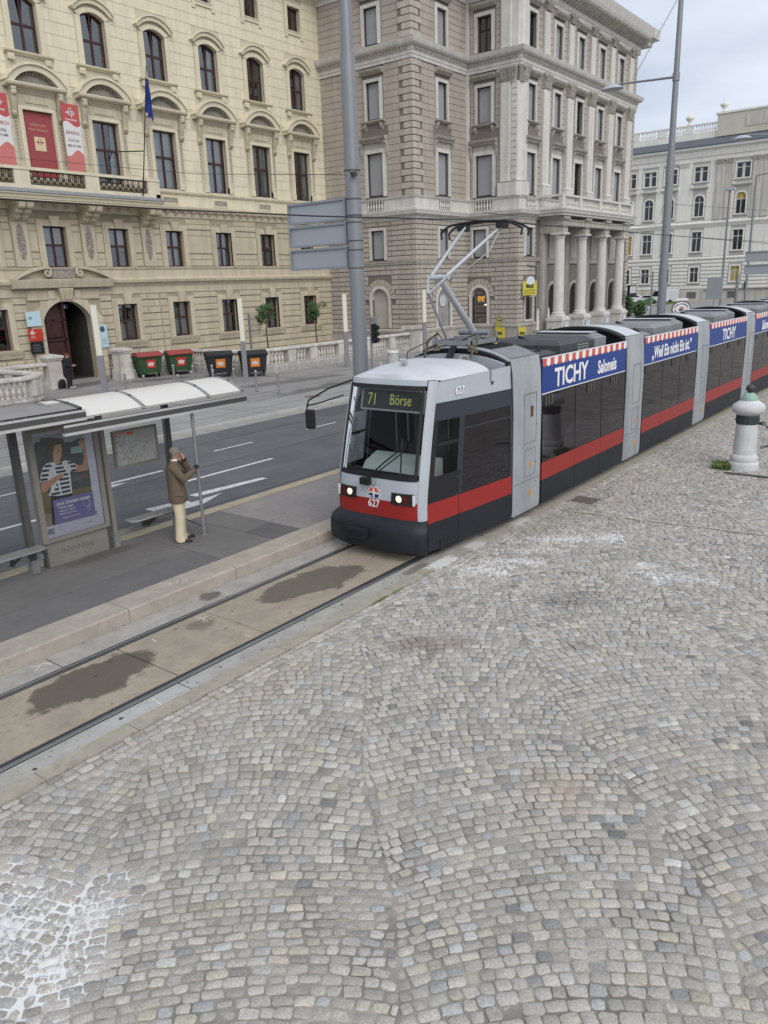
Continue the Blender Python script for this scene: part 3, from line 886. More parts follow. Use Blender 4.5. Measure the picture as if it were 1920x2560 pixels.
# mezzanine and ground rustication
exm = []
for i, x in enumerate(CX):
    exm += [(x - 0.98, x + 0.98, 5.9, 8.95)]
    if i < 4: exm += [(x + 1.94 - 0.45, x + 1.94 + 0.45, 5.9, 8.95)]
zm = [6.06, 6.45, 6.8, 7.85, 8.2, 8.52, 8.86]
st.add(courses(YL, YR, zm, exm, 8.0, 0.05), FYM, ochre, lambda q: 0.07 if q[4] % 2 == 0 else 0.025, 0.03)
exg = [(DX - 2.15, DX + 2.15, -1, 4.9)]
for i, x in enumerate(CX):
    if i != 2: exg += [(x - 0.96, x + 0.96, 1.6, 4.9)]
zg = [0.1, 0.62, 1.05, 1.42, 1.86, 2.22, 2.64, 3.0, 3.42, 3.78, 4.2, 4.55]
st.add(courses(YL, CX[2] + 6.2, zg, exg, 1.0, 0.05), FYM, ochre, lambda q: 0.075 if q[4] % 2 == 0 else 0.03, 0.03)
st.add(courses(CX[2] + 6.25, YR, zg, exg, 8.0, 0.05), FYM, ochre, lambda q: 0.075 if q[4] % 2 == 0 else 0.03, 0.03)
# framed inset panels between mezzanine windows
for i, x in enumerate(CX[5:7]):
    b = MB(); c = x + 1.94
    frame = [(c - 0.78, c + 0.78, 6.92, 7.74)]
    b.block(c - 0.72, c + 0.72, 7.0, 7.66, -0.055, 0, 0.03); b.build('wall_panel', ochre, yb, M=FYM)
st.build(yb)
# string courses
def run(name, u0, u1, prof, mt, M=FYM, par_=yb):
    b = MB(); mould(b, u0, u1, prof); return b.build(name, mt, par_, M=M)
run('frieze', YL, YR, [(0.04, 4.58), (0.05, 5.0), (0.1, 5.02), (0.14, 5.12), (0.3, 5.2), (0.34, 5.34), (0.1, 5.42), (0.06, 5.46), (0.06, 5.92), (0.12, 5.95), (0.14, 6.04), (0.02, 6.06)], trim_o)
run('cornice', YL, YR, [(0.05, 8.88), (0.1, 9.0), (0.12, 9.2), (0.34, 9.24), (0.4, 9.36), (0.44, 9.46), (0.1, 9.52)], trim_y)
run('parapet_band', YL, YR, [(0.06, 9.5), (0.06, 10.14), (0.12, 10.18), (0.2, 10.26), (0.22, 10.36), (0.03, 10.43)], trim_y)
run('dado', YL, DX - 2.2, [(0.14, -0.3), (0.14, 0.5), (0.08, 0.56)], trim_o)
run('dado', DX + 2.2, YR, [(0.14, -0.3), (0.14, 0.5), (0.08, 0.56)], trim_o)
mb_ = MB(); mb_.prism([(0.0, 9.24), (-0.30, 9.24), (-0.30, 9.17), (-0.2, 9.1), (-0.12, 8.98), (0.0, 8.96)], -0.1, 0.1, 'x')
mme = mb_.mesh('corbel', trim_o)
x = YL + 0.3
while x < YR - 0.2:
    if not (14 < x < 30.2 and 0):
        o = D.objects.new('corbel', mme); COL.objects.link(o); par(o, yb); o.matrix_basis = FYM @ T((x, 0, 0))
    x += 0.645
# relief panels under first-floor windows
pm = MB(); frame_ring(pm, 1.05, 0.3, 0.07, -0.10, -0.06); pm_me = pm.mesh('panel_frame', trim_y)
rm = MB(); rm.box(-0.525, 0.525, -0.085, -0.06, 0, 0.3); rm_me = rm.mesh('relief', relief)
for x in CX[4:]:
    o = D.objects.new('panel_frame', pm_me); COL.objects.link(o); par(o, yb); o.matrix_basis = FYM @ T((x, 0, 9.68))
    p = D.objects.new('relief', rm_me); COL.objects.link(p); p.parent = o

# --- window prototypes (local: origin bottom centre of the opening)
def proto_P(curt):
    b = MB()
    frame_ring(b, P_W, P_H, 0.2, -0.09, 0.05, False)
    frame_ring(b, P_W, P_H, 0.07, -0.13, -0.09, False)
    for s in (-1, 1):
        b.box(s * 0.81 if s > 0 else -1.14, 1.14 if s > 0 else -0.81, -0.16, 0, -0.02, 0.34)
    w = b.build('window', trim_y, None)
    b = MB()     # lintel panel with dentils
    b.box(-1.08, 1.08, -0.1, 0, P_H + 0.2, P_H + 0.92)
    b.block(-0.62, 0.62, P_H + 0.3, P_H + 0.62, -0.14, -0.1, 0.02)
    b.box(-1.05, 1.05, -0.2, -0.1, P_H + 0.84, P_H + 0.92)
    for k in range(19): b.box(-1.0 + k * 0.11, -0.94 + k * 0.11, -0.17, -0.1, P_H + 0.72, P_H + 0.84)
    b.build('lintel', trim_o, w)
    # segmental pediment
    b = MB()
    zb = P_H + 0.92
    mould(b, -1.62, 1.62, [(0.12, zb), (0.3, zb + 0.03), (0.46, zb + 0.1), (0.5, zb + 0.2), (0.46, zb + 0.24)])
    i = arcpts(2.35, 0.60, 14, zb + 0.24); o_ = arcpts(3.35, 0.98, 14, zb + 0.24); o2 = arcpts(3.2, 0.86, 14, zb + 0.24)
    for p in range(14):
        b.prism([i[p], i[p + 1], o2[p + 1], o2[p]], -0.42, 0)
        b.prism([o2[p], o2[p + 1], o_[p + 1], o_[p]], -0.52, 0)
    b.build('pediment', trim_y, w)
    b = MB(); b.prism(i, -0.1, 0)
    for p in range(1, 13): 
        c = i[p]; b.box(c[0] * 0.93 - 0.04, c[0] * 0.93 + 0.04, -0.2, -0.1, zb + 0.24 + (c[1] - zb - 0.24) * 0.72, zb + 0.24 + (c[1] - zb - 0.24) * 0.9)
    b.build('tympanum', relief, w)
    for s in (-1, 1):     # scroll consoles with drop
        b = MB()
        pr_ = [(0, zb), (-0.40, zb), (-0.42, zb - 0.12), (-0.30, zb - 0.2), (-0.34, zb - 0.42), (-0.24, zb - 0.75), (-0.14, zb - 1.1), (-0.2, zb - 1.22), (-0.1, zb - 1.34), (0, zb - 1.4)]
        b.prism(pr_, s * 1.25 - 0.13, s * 1.25 + 0.13, 'x')
        for k in range(4):
            a = k * PI / 4
        b.lathe([(0.0, -0.15), (0.15, -0.1), (0.17, 0), (0.15, 0.1), (0, 0.15)], 0, 0, 10, 0, T((s * 1.25, -0.3, zb - 0.26)) @ Matrix.Rotation(PI / 2, 4, 'Y'))
        b.lathe([(0.0, -0.15), (0.09, -0.1), (0.10, 0), (0.09, 0.1), (0, 0.15)], 0, 0, 8, 0, T((s * 1.25, -0.13, zb - 1.15)) @ Matrix.Rotation(PI / 2, 4, 'Y'))
        for k in range(12): b.lathe([(0.01, -.07), (0.06 - k * 0.0025, 0), (0.01, .07)], s * 1.2, -0.07, 6, zb - 1.5 - k * 0.155)
        b.build('console', trim_o, w, 40)
    casement(w, P_W, P_H, 0.2, [1.72], curtain=curt)
    return w
def proto_Q(curt):
    b = MB(); t = 0.3
    b.box(-Q_W / 2 - t, -Q_W / 2, -0.1, 0.05, 0, Q_H); b.box(Q_W / 2, Q_W / 2 + t, -0.1, 0.05, 0, Q_H)
    b.box(-Q_W / 2 - t - 0.06, -Q_W / 2 - t + 0.06, -0.13, 0, 0, 0.5); b.box(Q_W / 2 + t - 0.06, Q_W / 2 + t + 0.06, -0.13, 0, 0, 0.5)
    arch_band(b, Q_W, Q_S, Q_H, t, -0.1, 0.05)
    i = arcpts(Q_W, Q_S, 8, Q_H)                       # spandrels of the rectangular wall opening
    for p in range(8): b.prism([i[p], i[p + 1], (i[p + 1][0], Q_H + Q_S + 0.02), (i[p][0], Q_H + Q_S + 0.02)], -0.05, 0.3)
    w = b.build('window', trim_y, None)
    b = MB(); i = arcpts(2.1, 0.46, 12, Q_H + 0.18); o = arcpts(2.46, 0.62, 12, Q_H + 0.24); o3 = arcpts(2.62, 0.66, 12, Q_H + 0.28)
    for p in range(12):
        b.prism([i[p], i[p + 1], o[p + 1], o[p]], -0.2, 0); b.prism([o[p], o[p + 1], o3[p + 1], o3[p]], -0.3, 0)
    b.build('hood', trim_y, w)
    b = MB(); mould(b, -1.3, 1.3, [(0.05, -0.2), (0.1, -0.14), (0.22, -0.1), (0.24, -0.02), (0.04, 0.0)])
    b.build('sill', trim_y, w)
    for s in (-1, 1):
        b = MB(); b.box(s * 0.98 - 0.16, s * 0.98 + 0.16, -0.17, 0, -0.44, -0.2)
        for k in range(3): b.tube((s * 0.98 - 0.1 + k * 0.1, -0.19, -0.48), (s * 0.98 - 0.1 + k * 0.1, -0.19, -0.3), 0.045, n=6)
        b.build('bracket', trim_y, w)
    casement(w, Q_W, Q_H, 0.2, [1.25], sag=Q_S, curtain=curt)
    return w
def proto_R():
    b = MB(); frame_ring(b, R_W, R_H, 0.24, -0.1, 0.04); frame_ring(b, R_W, R_H, 0.06, -0.13, -0.1)
    for s in (-1, 1): b.box(s * 0.75 - 0.12, s * 0.75 + 0.12, -0.1, 0, -0.42, -0.24)
    w = b.build('window', trim_y, None)
    casement(w, R_W, R_H, 0.2, [], curtain=None)
    return w
def proto_G(curt, keyh=0.62, sill=True):
    b = MB(); frame_ring(b, G_W, G_H, 0.2, -0.1, 0.05, False); frame_ring(b, G_W, G_H, 0.33, -0.07, 0.03, False)
    for s in (-1, 1): b.box(s * 0.82 - 0.14, s * 0.82 + 0.14, -0.12, 0, 0, 0.25)
    w = b.build('window', trim_o, None)
    b = MB(); b.add([(-0.2, -0.2, G_H), (0.2, -0.2, G_H), (0.3, -0.24, G_H + keyh), (-0.3, -0.24, G_H + keyh), (-0.2, 0, G_H), (0.2, 0, G_H), (0.3, 0, G_H + keyh), (-0.3, 0, G_H + keyh)], [(0, 1, 2, 3), (4, 0, 3, 7), (1, 5, 6, 2), (3, 2, 6, 7), (0, 4, 5, 1)])
    b.build('keystone', trim_o, w)
    if sill:
        b = MB(); mould(b, -1.1, 1.1, [(0.08, -0.42), (0.12, -0.3), (0.2, -0.14), (0.24, -0.02), (0.03, 0.0)]); b.build('sill', trim_o, w)
    casement(w, G_W, G_H, 0.22, [1.12], curtain=curt)
    return w
def place(proto, M, parent, first=[None]):
    c = copy_tree(proto)
    par(c, parent); c.matrix_basis = M
    return c
full = lambda w, h: [(-w / 2 + .08, -0.06, 0.1, h - .1), (0.06, w / 2 - .08, 0.1, h - .1)]
pP = [proto_P(full(P_W, P_H)), proto_P([(-0.75, -0.35, 0.1, 3.0), (0.4, 0.75, 0.1, 3.0)])]
pQ = [proto_Q(None), proto_Q([(-0.65, -0.25, 0.1, 2.3), (0.3, 0.65, 0.1, 2.3)])]
pR = proto_R()
pG = [proto_G(full(G_W, G_H)), proto_G([(-0.6, -0.1, 0.1, 1.9)])]
pM = [proto_G(full(M_W, M_H), 0.5, False), proto_G([(-0.6, -0.05, 1.1, 1.95), (0.08, 0.6, 1.1, 1.95)], 0.5, False)]
for i, x in enumerate(CX):
    place(pP[0 if i in (4, 5, 6) else 1], FYM @ T((x, 0, P_Z)), yb)
    place(pQ[i % 2 if i > 4 else 0], FYM @ T((x, 0, Q_Z)), yb)
    place(pR, FYM @ T((x, 0, R_Z)), yb)
    place(pM[1 if i in (2, 3) else 0], FYM @ T((x, 0, M_Z)), yb)
    if i != 2: place(pG[i % 2], FYM @ T((x, 0, G_Z)), yb)
def drop(o):
    for c in list(o.children): drop(c)
    D.objects.remove(o)
for o in pP + pQ + [pR] + pG + pM: drop(o)
# carved pilaster panels between mezzanine windows, under the balcony consoles
for x in (CX[1] + 1.94, CX[2] + 1.94, CX[3] + 1.94):
    b = MB(); b.box(x - 0.42, x + 0.42, -0.12, 0, 6.08, 8.5)
    for k in range(3): pass
    p = b.build('pilaster', trim_o, yb, M=FYM)
    b = MB(); n = 14
    prof = []
    for k in range(60):
        a = random.uniform(0, 2 * PI); rr = math.sqrt(random.random())
        u = x + 0.19 * rr * math.cos(a); z = 7.3 + 0.82 * rr * math.sin(a); s = random.uniform(0.03, 0.07)
        b.lathe([(0.005, -s), (s * .8, -s * .3), (s * .8, s * .3), (0.005, s)], u, -0.13, 6, z)
    b.prism([(x + 0.23 * math.cos(t * PI / 8), 7.3 + 0.9 * math.sin(t * PI / 8)) for t in range(16)], -0.125, -0.11)
    b.build('relief', relief, p, M=FYM)
# grand doorway
b = MB()
i = arcpts(2.8, 0.95, 16, 3.38)
pts = [(-1.4, 3.38)] + i[1:-1] + [(1.4, 3.38)]
b = MB()
for p in range(16): b.prism([i[p], i[p + 1], (i[p + 1][0], 4.36), (i[p][0], 4.36)], -0.06, 0.34, M=T((DX, 0, 0)))
b.box(DX - 2.1, DX - 1.4, -0.16, 0.02, 0.05, 3.38); b.box(DX + 1.4, DX + 2.1, -0.16, 0.02, 0.05, 3.38)
o_ = arcpts(4.2, 1.2, 16, 3.38)
for p in range(16): b.prism([i[p], i[p + 1], o_[p + 1], o_[p]], -0.16, 0.0, M=T((DX, 0, 0)))
b.box(DX - 2.1, DX + 2.1, -0.1, 0.0, 4.4, 4.95)
dw = b.build('doorway', trim_o, yb, M=FYM)
for k in range(9):
    for u in (DX - 2.12, DX + 1.42): MB().block(u, u + 0.7, 0.1 + k * 0.37, 0.44 + k * 0.37, -0.2, -0.16, 0.02).build('quoin', trim_o, dw, M=FYM)
b = MB(); b.add([(DX - 0.28, -0.34, 4.3), (DX + 0.28, -0.34, 4.3), (DX + 0.42, -0.42, 4.98), (DX - 0.42, -0.42, 4.98), (DX - 0.28, 0, 4.3), (DX + 0.28, 0, 4.3), (DX + 0.42, 0, 4.98), (DX - 0.42, 0, 4.98)], [(0, 1, 2, 3), (4, 0, 3, 7), (1, 5, 6, 2), (3, 2, 6, 7), (0, 4, 5, 1)])
for k in range(5): b.tube((DX - 0.22 + k * 0.11, -0.38, 4.4), (DX - 0.3 + k * 0.15, -0.43, 4.9), 0.05, n=6)
b.build('keystone', trim_o, dw, M=FYM)
b = MB(); b.block(DX - 0.95, DX - 0.55, 4.42, 4.9, -0.2, 0, 0.03); b.block(DX + 0.55, DX + 0.95, 4.42, 4.9, -0.2, 0, 0.03); b.build('block', trim_o, dw, M=FYM)
door_wood = mat('door_wood', (0.045, 0.014, 0.013), 0.5, 0.3, 6, 0.3, 30)
b = MB()
b.box(DX - 1.4, DX - 0.08, 0.3, 0.4, 0.09, 4.3)
for (u0, u1, z0, z1) in ((-1.28, -0.2, 0.3, 1.0), (-1.28, -0.2, 1.12, 2.2), (-1.28, -0.2, 2.4, 3.2)): b.block(DX + u0, DX + u1, z0, z1, 0.22, 0.3, 0.05)
b.lathe([(0.5, 0), (0.5, 0.06), (0.38, 0.08), (0.1, 0.1)], 0, 0, 16, 0, T((DX - 0.72, 0.3, 3.4)) @ Matrix.Rotation(PI / 2, 4, 'X'))
b.box(DX - 1.4, DX + 0.0, 0.2, 0.34, 3.28, 3.36); b.box(DX - 1.4, DX, 0.2, 0.34, 2.24, 2.34); b.box(DX - 0.1, DX + 0.06, 0.2, 0.42, 0.09, 4.32)
dl = b.build('door_leaf', door_wood, dw, M=FYM)
b = MB(); b.box(DX - 1.5, DX + 1.5, 5.0, 5.1, 0, 4.5); b.box(DX - 1.5, DX - 1.42, 0.4, 5, 0, 4.5); b.box(DX + 1.42, DX + 1.5, 0.4, 5, 0, 4.5); b.box(DX - 1.5, DX + 1.5, 0.34, 5, 4.36, 4.5); b.box(DX - 1.5, DX + 1.5, 0.3, 5, 0.0, 0.092)
b.build('passage', mat('passage_dark', (0.05, 0.045, 0.04), 0.9, 0.2, 2), dw, M=FYM)
# broken pediment over the door
b = MB()
mould(b, DX - 2.9, DX + 2.9, [(0.3, 4.98), (0.42, 5.02), (0.46, 5.16), (0.52, 5.3), (0.54, 5.42), (0.2, 5.48)])
for s in (-1, 1):
    arcp = [(DX + s * (2.85 - 2.0 * t), 5.48 + 0.62 * math.sin(t * PI / 2) ** 0.9) for t in [k / 10 for k in range(11)]]
    for p in range(10):
        q0, q1 = arcp[p], arcp[p + 1]
        b.prism([(q0[0], q0[1] - 0.14), (q1[0], q1[1] - 0.14), q1, q0], -0.5, 0)
    sp = [(DX + s * (0.95 + 0.24 * (1 - t) * math.cos(t * 9 + 1.5) * 1), 5.78 + 0.27 * (1 - t) * math.sin(t * 9 + 1.5)) for t in [k / 24 for k in range(24)]]
    b.path([(u, -0.4, z) for u, z in sp], 0.07, 6)
    b.prism([(DX + s * 2.8, 5.46), (DX + s * 0.9, 5.46), (DX + s * 0.9, 5.9), (DX + s * 1.4, 5.98), (DX + s * 2.2, 5.76)], -0.16, 0)
b.build('door_pediment', trim_o, dw, 40, M=FYM)
b = MB(); b.box(DX - 0.72, DX + 0.72, -0.2, 0, 5.5, 6.02); frame_ring(b, 1.3, 0.34, 0.07, -0.24, -0.2, True, 5.58)
b2 = MB(); b2.add([(v[0] + (DX if abs(v[0]) < 3 else 0), v[1], v[2]) for v in b.v], b.f)
b2.build('cartouche', relief, dw, M=FYM)
# house number sign and lantern over the door
b = MB(); b.box(DX - 0.16, DX + 0.22, 0.12, 0.16, 3.9, 4.14); nb = b.build('number_sign', mat('enamel_black', (0.02, 0.02, 0.022), 0.4, 0), dw, M=FYM)
text('2', 0.2, mat('white_print', (0.75, 0.75, 0.73), 0.6, 0), nb, FYM @ T((DX + 0.03, 0.115, 4.02)) @ RX)
# balcony
BX0, BX1 = CX[0] + 1.0, CX[3] + 2.35
b = MB()
mould(b, BX0, BX1, [(1.15, 9.22), (1.3, 9.28), (1.34, 9.42), (1.42, 9.46), (1.44, 9.52)]); b.box(BX0, BX1, -1.3, 0.0, 9.2, 9.24); b.box(BX0, BX1, -1.2, 0, 9.52, 9.68)
bal = b.build('balcony', trim_y, yb, M=FYM)
b = MB(); mould(b, BX0 - 0.02, BX1 + 0.02, [(1.43, 9.53), (1.47, 9.55), (1.2, 9.74), (1.16, 9.75)]); b.box(BX1 - 0.01, BX1 + 0.015, -1.2, 0, 9.53, 9.74); b.build('lead_flashing', lead, bal, M=FYM)
b = MB(); b.box(BX0, BX1, -1.16, -0.86, 9.7, 9.93); b.box(BX0, BX1, -1.2, -0.82, 10.6, 10.74)
b.box(BX1 - 0.3, BX1, -1.16, 0, 9.7, 9.93); b.box(BX1 - 0.34, BX1 + 0.04, -0.82, 0, 10.6, 10.74); b.build('balcony_rail', trim_y, bal, M=FYM)
piers = [CX[1] + 1.94, CX[2] + 1.94, CX[3] + 1.94, CX[0] + 1.94]
for x in piers:
    b = MB(); b.box(x - 0.4, x + 0.4, -1.16, -0.84, 9.93, 10.6); b.build('pier', trim_y, bal, M=FYM)
iron = mat('wrought_iron', (0.012, 0.012, 0.013), 0.5, 0)
for a, c in zip(sorted(piers)[:-1], sorted(piers)[1:]):
    b = MB(); u0, u1 = a + 0.4, c - 0.4
    b.box(u0, u1, -1.03, -1.0, 9.93, 9.97); b.box(u0, u1, -1.03, -1.0, 10.55, 10.6)
    n = 9; w = (u1 - u0) / n
    for k in range(n + 1): b.tube((u0 + k * w, -1.015, 9.95), (u0 + k * w, -1.015, 10.58), 0.014, n=4)
    for k in range(n):
        c0 = u0 + (k + .5) * w
        for s in (-1, 1):
            pts = [(c0 + s * (0.02 + 0.15 * (1 - t) * abs(math.sin(t * 6))) , -1.015, 9.97 + 0.58 * t) for t in [q / 10 for q in range(11)]]
            b.path(pts, 0.021, 4)
            sp = [(c0 + s * 0.09 * (1 - t) * math.cos(t * 8), -1.015, 10.26 + 0.13 * (1 - t) * math.sin(t * 8)) for t in [q / 12 for q in range(12)]]
            b.path(sp, 0.02, 4)
    b.build('iron_railing', iron, bal, M=FYM)
for x in piers:
    for s in (-0.21, 0.21):
        b = MB()
        pr_ = [(0, 9.2), (-1.15, 9.2), (-1.18, 9.02), (-1.05, 8.86), (-0.86, 8.9), (-0.8, 8.7), (-0.6, 8.62), (-0.45, 8.4), (-0.2, 8.3), (0, 8.25)]
        b.prism(pr_, x + s - 0.18, x + s + 0.18, 'x')
        for (yy, zz, r) in ((-1.0, 8.98, 0.16), (-0.72, 8.76, 0.14), (-0.42, 8.52, 0.12)):
            b.lathe([(0.02, -0.2), (r, -0.17), (r * 1.1, 0), (r, 0.17), (0.02, 0.2)], 0, 0, 10, 0, T((x + s, yy, zz)) @ Matrix.Rotation(PI / 2, 4, 'Y'))
        b.build('console', trim_o, bal, 35, M=FYM)
    b = MB(); b.box(x - 0.42, x + 0.42, -1.1, 0, 9.05, 9.21); b.build('console_cap', trim_y, bal, M=FYM)
# ================================================================ GREY-BEIGE CORNER BUILDING
gb = thing('corner_building', (60, 36, 0), 'grey beige corner palace with pilasters, column porch and grey roller blinds behind the tram', 'building')
taupe = mat('taupe_stucco', (0.43, 0.38, 0.325), 0.88, 0.06, 1.2, 0.3, 50, streak=0.10, tint=(0.39, 0.34, 0.295))
tjoint = mat('taupe_joint', (0.19, 0.17, 0.15), 0.9, 0.1, 1)
rust = mat('rusticated_stone', (0.44, 0.395, 0.34), 0.88, 0.08, 1.5, 0.35, 45, streak=0.12)
quoin_m = mat('quoin_stone', (0.48, 0.43, 0.37), 0.88, 0.08, 1.5, 0.3, 45, streak=0.15)
trim_g = mat('grey_trim', (0.62, 0.60, 0.56), 0.85, 0.08, 1.8, 0.25, 45, streak=0.12)
trim_d = mat('weathered_trim', (0.43, 0.40, 0.355), 0.88, 0.12, 2.2, 0.3, 45, streak=0.16)
blind_m = mat('roller_blind', (0.30, 0.31, 0.325), 0.6, 0.04, 2)
XB1, YA1, XB2, YA2, XE = 45.5, 32.1, 52.24, 27.9, 73.6
F1, F2, F3, F4 = FB(XB1), FA(YA1), FB(XB2), FA(YA2)
faces = {
    'B1': (F1, -40.6, -YA1, [-35.3]), 'A1': (F2, XB1, XB2, [48.97]), 'B2': (F3, -YA1, -YA2, [-30.65]),
    'A2': (F4, XB2, XE, [53.9, 58.0, 61.9, 65.9, 69.95])}
W1 = (1.36, 2.78, 10.42); W2 = (1.14, 2.33, 15.25); W3 = (1.14, 2.2, 19.76); WM = (1.16, 2.0, 6.22)
sg = Stones()
ZU = [10.3 + 0.41 * k for k in range(32)]
ZG = [1.5 + 0.336 * k for k in range(14)]
ZMZ = [6.12 + 0.336 * k for k in range(9)]
for key, (M, u0, u1, ws) in faces.items():
    ops = []; ex = []
    for x in ws:
        for w, h, z in (W1, W2, W3):
            ops.append((x - w / 2, x + w / 2, z, z + h)); ex.append((x - w / 2 - 0.3, x + w / 2 + 0.3, z - 0.35, z + h + 0.32))
        ex.append((x - 1.15, x + 1.15, 13.5, 14.45)); ex.append((x - 0.9, x + 0.9, 17.7, 18.6))
    first = ws[:1]
    for x in first:
        xm = x + (0.0 if key != 'B2' else -0.36)
        w, h, z = WM
        ops.append((xm - w / 2, xm + w / 2, z, z + h)); ex.append((xm - w / 2 - 0.22, xm + w / 2 + 0.22, z - 0.1, z + h + 0.22))
    gx = {'B1': -35.28, 'A1': 48.86, 'B2': -31.05, 'A2': 54.0}[key]
    gw, gz0, gz1 = {'B1': (1.5, 1.55, 4.3), 'A1': (1.7, 0.1, 4.15), 'B2': (1.34, 0.1, 4.13), 'A2': (1.2, 1.7, 3.9)}[key]
    ops.append((gx - gw / 2, gx + gw / 2, gz0, gz1)); ex.append((gx - gw / 2 - 0.26, gx + gw / 2 + 0.26, gz0 - 0.1, gz1 + 0.24))
    ex.append((gx - gw / 2 - 0.62, gx + gw / 2 + 0.62, gz1 - gw / 2 - 0.1, gz1 - gw / 2 + 0.5)); ex.append((gx - gw * .5 - 0.3, gx + gw * .5 + 0.3, gz1 - 0.4, gz1 + 0.66))
    if key == 'A2':
        ops_p = [(x - 0.85, x + 0.85, 0.1, 4.2) for x in ws[1:]]
        ops += ops_p; ex += [(55.0, 73.0, 0, 9.2)]
        for p in (56.0, 60.0, 63.95, 67.95, 72.1): ex.append((p - 0.55, p + 0.55, 10.2, 23.2))
        ex.append((XB2, 53.05, 10.2, 23.2))
    if key == 'B2': ex.append((-29.25, -YA2, 10.2, 23.2)); ex.append((-32.1, -31.8, 10.2, 23.2))
    b = MB(); wall_grid(b, u0, u1, -0.3, 24.0, ops, 0, 0.32); b.build('wall', tjoint, gb, M=M)
    q0 = u0 + (0.02 if key != 'A1' else 0.0)
    # upper courses (quoins at the outer corner of B1/A1 are separate)
    exu = list(ex)
    if key == 'B1': exu.append((-32.1 - 1.05, -32.1, 10.3, 24))
    if key == 'A1': exu.append((45.5, 46.55, 10.3, 24))
    sg.add(courses(u0, u1, ZU, exu, 1e6, 0.024), M, taupe, 0.03, 0.01)
    if key in ('B1', 'A1'):
        for k, (a, c) in enumerate(zip(ZU[:-1], ZU[1:])):
            l = 1.02 if k % 2 else 0.72
            q = (-YA1 - l, -YA1 + 0.06, a + 0.025, c - 0.025, k) if key == 'B1' else (XB1 - 0.055, XB1 + l, a + 0.025, c - 0.025, k)
            if not (18.6 < a < 19.6): sg.add([q], M, quoin_m, 0.075, 0.02)
    sg.add(courses(u0, u1, ZG, ex, 1.12, 0.05), M, rust, 0.055, 0.025)
    sg.add(courses(u0, u1, ZMZ, ex, 1.12, 0.05), M, rust, 0.055, 0.025)
    # mouldings
    e0, e1 = u0, u1
    if key in ('B1', 'B2'): e1 = u1 + 0.0
    def mm(name, prof, mt, mext):
        b = MB()
        # mitred ends at convex corners, plain at concave ones
        n = len(prof)
        def off(o, side):
            if key == 'B1': return (0, o)[side]
            if key == 'A1': return (-o, 0)[side] if side == 0 else -0.0
            if key == 'B2': return (0, o)[side]
            return (-o, o)[side]
        rows = [[(u0 + off(o, 0), -o, z) for o, z in prof], [(u1 + off(o, 1), -o, z) for o, z in prof]]
        b.grid([rows[1], rows[0]])
        if key == 'A2': b.add(rows[1] + [(u1, 0, prof[-1][1]), (u1, 0, prof[0][1])], [tuple(range(n + 2))])
        return b.build(name, mt, gb, M=M)
    mm('plinth', [(0.16, -0.3), (0.16, 1.2), (0.22, 1.24), (0.24, 1.4), (0.06, 1.5)], trim_d, 1)
    mm('string_course', [(0.07, 5.86), (0.12, 5.9), (0.12, 5.98), (0.16, 6.02), (0.18, 6.1), (0.03, 6.13)], trim_d, 1)
    mm('lower_cornice', [(0.08, 8.8), (0.10, 8.95), (0.16, 9.0), (0.3, 9.06), (0.42, 9.12), (0.46, 9.26), (0.5, 9.34), (0.2, 9.4)], trim_g, 1)
    mm('balustrade_band', [(0.18, 9.38), (0.2, 9.5), (0.16, 9.52), (0.16, 10.14), (0.24, 10.18), (0.28, 10.28), (0.04, 10.32)], trim_g, 1)
    mm('entablature', [(0.10, 18.5), (0.12, 18.7), (0.16, 18.72), (0.16, 18.9), (0.2, 18.92), (0.2, 19.12), (0.42, 19.22), (0.5, 19.3), (0.56, 19.44), (0.6, 19.56), (0.05, 19.68)], trim_g, 1)
    mm('main_cornice', [(0.10, 22.9), (0.14, 23.15), (0.2, 23.2), (0.24, 23.5), (0.5, 23.6), (1.1, 23.92), (1.2, 24.1), (1.34, 24.5), (1.4, 24.7), (0.2, 24.8)], trim_g, 1)
    b = MB(); u = u0 + 0.3
    while u < u1 - 0.05:
        b.prism([(0, 24.0), (-1.02, 23.98), (-1.06, 23.8), (-0.8, 23.66), (-0.4, 23.5), (0, 23.44)], u - 0.12, u + 0.12, 'x'); u += 0.56
    stuff(b.build('modillions', trim_d, gb, M=M))
    b = MB(); u = u0 + 0.1
    while u < u1 - 0.05:
        b.box(u - 0.05, u + 0.05, -0.3, -0.2, 18.98, 19.12); u += 0.19
    stuff(b.build('dentils', trim_d, gb, M=M))
sg.build(gb)
